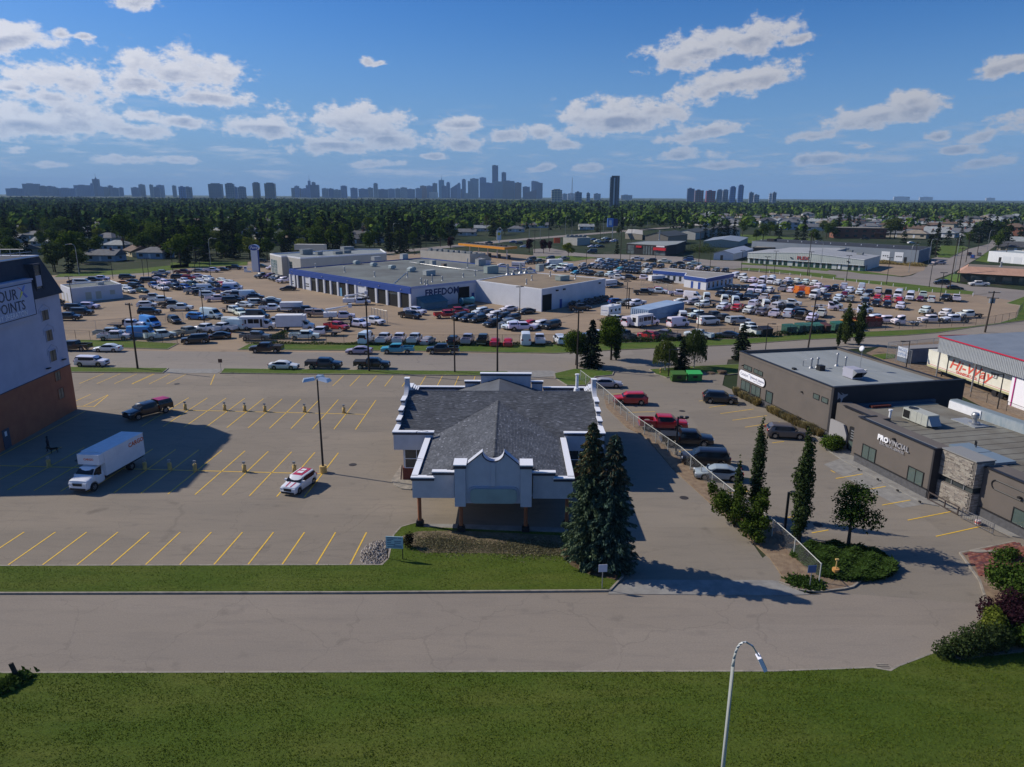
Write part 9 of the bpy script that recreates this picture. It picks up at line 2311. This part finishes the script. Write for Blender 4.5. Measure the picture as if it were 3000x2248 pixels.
def waste_bin(lab,g,rz,l,w,h,c):
    T=thing('waste_bin',lab,'bin',(g[0],g[1],.1),rz,'waste bins');m=mat('bin_%s'%str(c),c,.55,noise=.25,scale=3)
    q=MB();q.add([(-l/2,-w/2+.15,0),(l/2,-w/2+.15,0),(l/2,w/2,0),(-l/2,w/2,0),(-l/2,-w/2,h*.8),(l/2,-w/2,h*.8),(l/2,w/2,h),(-l/2,w/2,h)],[(3,2,1,0),(0,1,5,4),(1,2,6,5),(2,3,7,6),(3,0,4,7)]);b=q.build('bin_body',m,T)
    q=MB();q.add([(-l/2-.05,-w/2-.08,h*.8+.01),(l/2+.05,-w/2-.08,h*.8+.01),(l/2+.05,w/2+.03,h+.01),(-l/2-.05,w/2+.03,h+.01),(-l/2-.05,-w/2-.08,h*.8+.08),(l/2+.05,-w/2-.08,h*.8+.08),(l/2+.05,w/2+.03,h+.08),(-l/2-.05,w/2+.03,h+.08)],[(0,1,5,4),(1,2,6,5),(2,3,7,6),(3,0,4,7),(4,5,6,7)]);q.build('bin_lid',mat('lid_%s'%str(c),tuple(min(1,v*1.3) for v in c),.5),T)
    q=MB();q.box(-.35,.35,-w/2-.02+.03,-w/2+.04,h*.35,h*.65);q.build('bin_label',M_blackm,b)
    for sg in(-1,1):q=MB();q.box(*sorted((sg*l/2,sg*(l/2+.12))),-.3,.3,h*.45,h*.58);q.build('lifting_pocket',m,b)
def person(lab,loc,rz):
    T=thing('person',lab,'person',loc,rz)
    J=dict(pel=(0,0,.95),chest=(.02,0,1.32),neck=(.03,0,1.5),head=(.05,0,1.66),top=(.05,0,1.76),hl=(0,.1,.9),kl=(.14,.1,.5),al=(.1,.1,.08),tl=(.24,.1,.04),hr=(0,-.1,.9),kr=(-.04,-.1,.5),ar=(-.26,-.1,.12),tr=(-.14,-.1,.04),sl=(.02,.2,1.42),el=(-.08,.25,1.15),wl=(0,.24,.9),sr=(.02,-.2,1.42),er=(.08,-.25,1.15),wr=(.28,-.22,1.02))
    E_='pel-chest chest-neck neck-head head-top pel-hl hl-kl kl-al al-tl pel-hr hr-kr kr-ar ar-tr chest-sl sl-el el-wl chest-sr sr-er er-wr'.split();ks=list(J);rad=dict(pel=.16,chest=.17,neck=.06,head=.1,top=.07,hl=.1,kl=.07,al=.05,tl=.045,hr=.1,kr=.07,ar=.05,tr=.045,sl=.07,el=.05,wl=.04,sr=.07,er=.05,wr=.04)
    me=bpy.data.meshes.new('body');me.from_pydata([J[k] for k in ks],[(ks.index(e.split('-')[0]),ks.index(e.split('-')[1])) for e in E_],[]);o=link('body',me,T)
    md=o.modifiers.new('skin','SKIN');o.modifiers.new('sub','SUBSURF').render_levels=1
    for i,k in enumerate(ks):me.skin_vertices[0].data[i].radius=(rad[k],rad[k])
    me.skin_vertices[0].data[0].use_root=True;me.materials.append(mat('dark_clothes',(.02,.02,.028),.9))
    q=MB();q.tube([(.06,0,1.6),(.07,0,1.68),(.05,0,1.75)],[.06,.085,.06],8);q.build('face',mat('skin_tone',(.25,.14,.09),.7),T)
    q=MB();q.tube([(.02,0,1.6),(.0,0,1.72),(.04,0,1.8)],[.07,.105,.07],8);q.build('hair',mat('hair_dark',(.015,.012,.01),.8),T)
    D=thing('dog','dark dog beside the person in the hotel shadow','dog',(loc[0]+.9,loc[1]-.5,0),rz+.3)
    q=MB();q.tube([(-.42,0,.5),(-.3,0,.52),(0,0,.5),(.25,0,.52),(.4,0,.62),(.5,0,.74),(.6,0,.74),(.74,0,.7)],[.05,.12,.12,.15,.11,.09,.09,.04],8)
    for x,y in((.25,.08),(.25,-.08)):q.tube([(x,y,.48),(x,y,.24),(x+.02,y,0)],[.06,.035,.03],6)
    for x,y in((-.32,.08),(-.32,-.08)):q.tube([(x,y,.48),(x+.1,y,.34),(x-.06,y,.2),(x,y,0)],[.08,.05,.03,.03],6)
    q.tube([(-.44,0,.52),(-.6,0,.46),(-.68,0,.36)],[.03,.025,.015],5);q.tube([(.54,.06,.8),(.52,.08,.9)],[.035,.01],4);q.tube([(.54,-.06,.8),(.52,-.08,.9)],[.035,.01],4)
    o=q.build('body',mat('dog_coat',(.03,.022,.016),.9),D,True)
M_mesh=None
def wire_mat():
    m=bpy.data.materials.new('chain_link');m.use_nodes=True;m.node_tree.nodes.clear();n=NT(m.node_tree)
    b=n('ShaderNodeBsdfPrincipled',ins={'Base Color':(.3,.31,.32,1),'Roughness':.5,'Metallic':.5}).outputs[0];t=n('ShaderNodeBsdfTransparent').outputs[0]
    p=n('ShaderNodeSeparateXYZ',ins={0:n('ShaderNodeTexCoord').outputs['Object']});s=math_n(n,'ADD',p.outputs[0],p.outputs[2]);d=math_n(n,'SUBTRACT',p.outputs[0],p.outputs[2])
    k=[math_n(n,'LESS_THAN',math_n(n,'FRACT',math_n(n,'MULTIPLY',v,14.0)),.085) for v in(s,d)]
    n('ShaderNodeOutputMaterial',ins={0:n('ShaderNodeMixShader',ins={0:math_n(n,'MAXIMUM',k[0],k[1]),1:t,2:b}).outputs[0]});return m
def fence(lab,pts,h,step=3.0,pr=.04,mat_=None,z0=.1,rail=True,mesh=True):
    p0=pts[0];T=thing('chain_link_fence',lab,'fence',(p0[0],p0[1],z0));m=mat_ or M_steel
    for i in range(len(pts)-1):
        a,b=Vector(pts[i][:2]),Vector(pts[i+1][:2]);L=(b-a).length;n_=max(1,round(L/step));ang=math.atan2(b.y-a.y,b.x-a.x)
        pm=MB();pm.cyl(0,0,0,h+.05,pr,6);me=pm.mesh('post',m)
        for k in range(n_+(1 if i==len(pts)-2 else 0)):o=link('post',me,T);q=a.lerp(b,k/n_);o.location=(q.x-p0[0],q.y-p0[1],0)
        if rail:q=MB();q.tube([(0,0,h),(L,0,h)],pr*.7,5);o=q.build('top_rail',m,T);o.location=(a.x-p0[0],a.y-p0[1],0);o.rotation_euler=(0,0,ang)
        if mesh:q=MB();q.quad((0,0,.05),(L,0,.05),(L,0,h),(0,0,h));o=q.build('wire_mesh',M_mesh,T);o.location=(a.x-p0[0],a.y-p0[1],0);o.rotation_euler=(0,0,ang)
    return T
def fences():
    global M_mesh
    M_mesh=wire_mat();g=mat('fence_pale',(.45,.46,.42),.6)
    fence('chain-link fence between the driveway and the office car park',[W('C3',x,y) for x,y in((0,255),(150,375),(345,560),(650,780),(850,960),(1000,1085),(1240,1270),(1380,1400),(1545,1570))],1.55,2.8,.05,g)
    fence('long dark wire fence of the dealer yard along the street',[W('L2',x,y) for x,y in((170,1230),(900,1240),(2140,1245))]+[W('L3',1900,1322)]+[W('L4',x,y) for x,y in((650,1300),(1830,1245))]+[W('L5',x,y) for x,y in((700,1055),(1600,1005))]+[W('L6',x,y) for x,y in((580,1295),(1200,1265),(1760,1235),(2080,1180),(2160,1060))],1.9,3.4,.035,M_blackm,.1)
    fence('wire fence of the left yard corner',[W('L1',x,y) for x,y in((125,1025),(800,1045),(1480,1072))],1.9,3.2,.04,M_blackm)
    fence('inner wire fence crossing the left yard',[W('L1',x,y) for x,y in((140,945),(900,880),(1550,790))],2.0,5,.035,M_steel)
    fence('wire fence around the depot yard',[W('R1',x,y) for x,y in((870,560),(700,490),(595,450))]+[(74,127.5),(90,134)],3.0,4,.05)
    fence('wire fence behind the grey offices',[W('R1',x,y) for x,y in((1400,840),(1770,960),(2000,1060),(2250,1160))],1.4,3,.04,M_blackm,0)
    fence('short free-standing gate frame near the bucket truck',[W('L2',x,y) for x,y in((1640,960),(1820,1000))],3.0,1.2,.05,z0=0)
    fence('small wire enclosure beside the workshop wing',[W('L4',x,y) for x,y in((910,640),(1060,640),(1280,700))],2.0,3,.04,z0=0)
fences()
near_furniture()
def yard_things():
    for x,y,l,c,lb in((842,1035,2.6,(.03,.1,.07),'green waste skip nearest the black skip by the fence'),(985,1020,2.4,(.035,.11,.08),'green skip, second of the row behind the yard fence'),(1065,1020,2.2,(.04,.12,.09),'green skip, third of the row behind the yard fence'),(1165,1018,2.4,(.045,.14,.1),'green skip, fourth of the row behind the yard fence'),(1268,1020,1.4,(.12,.05,.04),'small brown bin between the green skips'),(1410,1000,2.8,(.03,.12,.08),'large green skip with its lid raised beside the yellow-topped box'),(560,1062,2.6,(.02,.02,.025),'black skip behind the dark spruce by the yard fence')):
        waste_bin(lb,W('L5',x,y),R(18),l,1.8,1.9,c)
    g=W('L5',1535,985);T=thing('storage_hut','small box hut with an orange-yellow top beside the red container','hut',(g.x,g.y,0),R(18));q=MB();q.box(-1.3,1.3,-1.1,1.1,0,2.0);q.build('wall',M_dark,T);q=MB();q.box(-1.4,1.4,-1.2,1.2,2.0,2.15);q.build('lid',mat('canopy_orange',()),T);q=MB();q.box(-.9,.9,-1.13,-1.101,.4,1.6);q.build('front_panel',M_skirt,T)
    g0=W('L5',1610,970);T=thing('scrap_container','open rust-red roll-off container behind the twin poplars','container',(g0.x,g0.y,0),R(16));q=MB();q.box(0,7.5,0,.1,.2,2.1);q.box(0,7.5,2.3,2.4,.2,2.1);q.box(0,.1,.1,2.3,.2,2.1);q.box(7.4,7.5,.1,2.3,.2,2.1);q.box(0,7.5,0,2.4,.1,.199);b=q.build('container_body',mat('rust_container',(.25,.045,.03),.8,color2=(.16,.03,.02),scale=1.5),T)
    for i in range(9):q=MB();q.box(.1+i*.88,.2+i*.88,-.07,-.001,.2,2.1);q.build('rib',mat('rust_container',()),b)
    for(k,b_,h,l,st,rz) in(('L1',(255,622),7.4,'thin black pole light at the corner of the utility building','twin',50),('L1',(725,312),6,'black yard light left of the orange sedan','twin',0),('L1',(1085,280),6,'black yard light behind the row of black vehicles','twin',0),('L1',(1145,290),6.5,'black yard light beside the blue pickup','twin',0),('L1',(1430,250),9,'tall yard light before the maroon pickup','twin',0),('L1',(1690,238),10,'dark wooden light pole behind the yard','side',200),('L1',(1870,290),8,'yard light in the back left block','twin',0),('L1',(1345,660),6,'slim yard light among the silver pickups','twin',0),('L1',(1795,835),8.0,'dark yard pole beside the white van near the gate','twin',0),
        ('L3',(1290,1030),7.7,'yard floodlight pole in front of the white workshop wing','twin',30),('L4',(740,900),7,'thin pole behind the pale blue container','twin',10),('L4',(765,900),5.5,'wooden post behind the pale blue container','none',0),('L4',(1575,1180),6.5,'light pole in front of the white fence-side pickup','twin',0),
        ('L4',(670,325),13,'tall wooden pole at the corner of the avenue','none',0),('L4',(780,335),4.5,'lamp at the edge of the used car block, left','twin',0),('L4',(1080,350),5,'lamp at the edge of the used car block, middle','twin',0),('L4',(1400,360),5,'lamp at the edge of the used car block, right','twin',0),('L4',(270,370),6,'lamp with several heads above the used car block','twin',0),('L4',(1585,395),14,'tall wooden pole before the overgrown shrubs','none',0),('L4',(1720,430),8,'avenue lamp left of the long showroom','twin',0),
        ('L5',(285,300),8,'lamp post at the left end of the long showroom','twin',0),('L5',(565,450),9,'lamp post in the van yard below the showroom windows','twin',0),('L5',(672,330),8.5,'lamp post before the third showroom window group','twin',0),('L5',(1060,355),16,'tall power pole through the showroom letters','none',0),('L5',(1080,355),8.8,'lamp post beside the showroom letters','twin',0),('L5',(1212,290),12,'grey street lamp before the showroom entrance','arc',180),('L5',(1515,425),9,'lamp post before the right end of the showroom','twin',0),('L6',(590,770),9,'lamp post on the verge of the gravel corner','twin',0),('L6',(1085,800),7.2,'white-topped lamp post near the junction','twin',0),('L6',(1205,960),8,'lamp post behind the black pickup at the yard end','twin',0),
        ('T6',(1340,1240),16,'wooden pole with yellow sleeve at the junction, nearest','none',0),('T6',(1390,1060),15,'curved street lamp at the junction','arc',30),('T6',(1430,1150),12,'slim pole at the corner of the salmon-roofed office','none',0),('T6',(1530,915),13,'dark power pole beyond the junction','none',0),('T6',(1090,935),11,'curved grey lamp at the warehouse corner','arc',20),('T6',(860,1035),11,'curved grey lamp on the gravel corner','arc',20),('T6',(925,950),10,'dark pole against the warehouse','none',0),('T6',(1170,850),9,'post beside the two corner spruces','none',0),('T6',(1660,835),10,'dark pole along the side street','none',0),('T6',(1775,800),12,'curved lamp along the side street','arc',20),('T6',(1985,920),9,'wooden pole before the white workshop','none',0),
        ('T1',(930,990),11,'grey street lamp beside the left trees','arc',180),('T2',(470,1110),11,'curved lamp by the highway, left of the spruces','arc',0),('T2',(345,1160),8,'double-headed lamp behind the yard','twin',0),('T2',(1560,950),8,'twin white lamp behind the showroom','twin',0),('T2',(1660,900),13,'utility pole behind the showroom','none',0),('T3',(415,1050),13,'curved grey lamp before the spruces behind the workshop','arc',0),('T3',(655,1150),8,'white post light beside the cream store','side',0),('T3',(795,1060),14,'tall lamp pole behind the cream store','twin',0),('T3',(725,1080),5,'short double lamp left of the cream store','twin',0),('T3',(2000,1080),14,'traffic signal pole beyond the fuel canopy','arc',180),('T3',(2065,1130),11,'wooden pole beside the purple tree','none',0),('T3',(2130,1010),12,'curved lamp beside the drive-in restaurant','arc',180),
        ('T4',(30,850),15,'tall wooden pole left of the drive-in restaurant','none',0),('T4',(225,750),14,'curved highway lamp behind the drive-in restaurant','arc',0),('T4',(300,770),12,'second curved highway lamp behind the drive-in restaurant','arc',180),('T4',(630,870),14,'white pole in the restaurant car park','none',0),('T4',(670,760),14,'curved lamp above the restaurant car park','arc',0),('T4',(1020,650),14,'curved highway lamp above the small shed','arc',0),('T4',(1185,670),14,'curved highway lamp left of the tan hall','arc',180),('T4',(1315,640),16,'curved highway lamp over the tan hall','arc',0),('T4',(870,1050),14,'grey pole before the black garage','none',0),('T4',(1000,830),11,'pole left of the black garage roof','none',0),('T4',(1835,650),16,'overhead sign lamp right of the tan hall','arc',180)):
        g_=W(k,*b_)
        if st=='none':utility_pole(l,g_,h,R(-30),2.2,1)
        else:street_lamp(l,g_,h,R(rz),2.6,steel=(st=='arc'),style=st,grp='yard and street lamps',r=.11)
    # white verge posts
    q=MB();q.cyl(0,0,0,1.0,.1,6);me=q.mesh('verge_post',M_white);P=[W('L5',x,300+(x-375)*.108) for x in(375,495,615,735,855,980,1100,1230,1365,1500,1635,1780,1925,2065)]+[W('L6',x,835+(x-815)*.09) for x in(815,965,1120,1275,1435,1590)]
    for i,p in enumerate(P):o=link('verge_post',me);o.location=(p.x,p.y,.1);tag(o,f'short white post, {ordn(i + 1)} from left on the verge before the showroom','post','white posts along the verge')
    # power lines along the street
    for a,b_,l in(((-2.4,112.4,9.9),(10.9,115.9,9.5),'short power line between the transformer pole and the tree pole'),((10.9,115.9,9.5),(57.4,135,9.2),'long power line over the office car park'),((57.4,135,9.2),(*W('L6',1730,1320)[:2],8.6),'power line running to the transformer pole at right')):
        a,b_=Vector(a),Vector(b_);q=MB();T=thing('power_line',l,'wire',tuple(a))
        for k in(-.5,.5):q=MB();q.tube([a.lerp(b_,t/8)+Vector((k*.3,k,-1.0*math.sin(math.pi*t/8))) for t in range(9)],.018,3);wb(q,'wire',M_blackm,T)
yard_things()
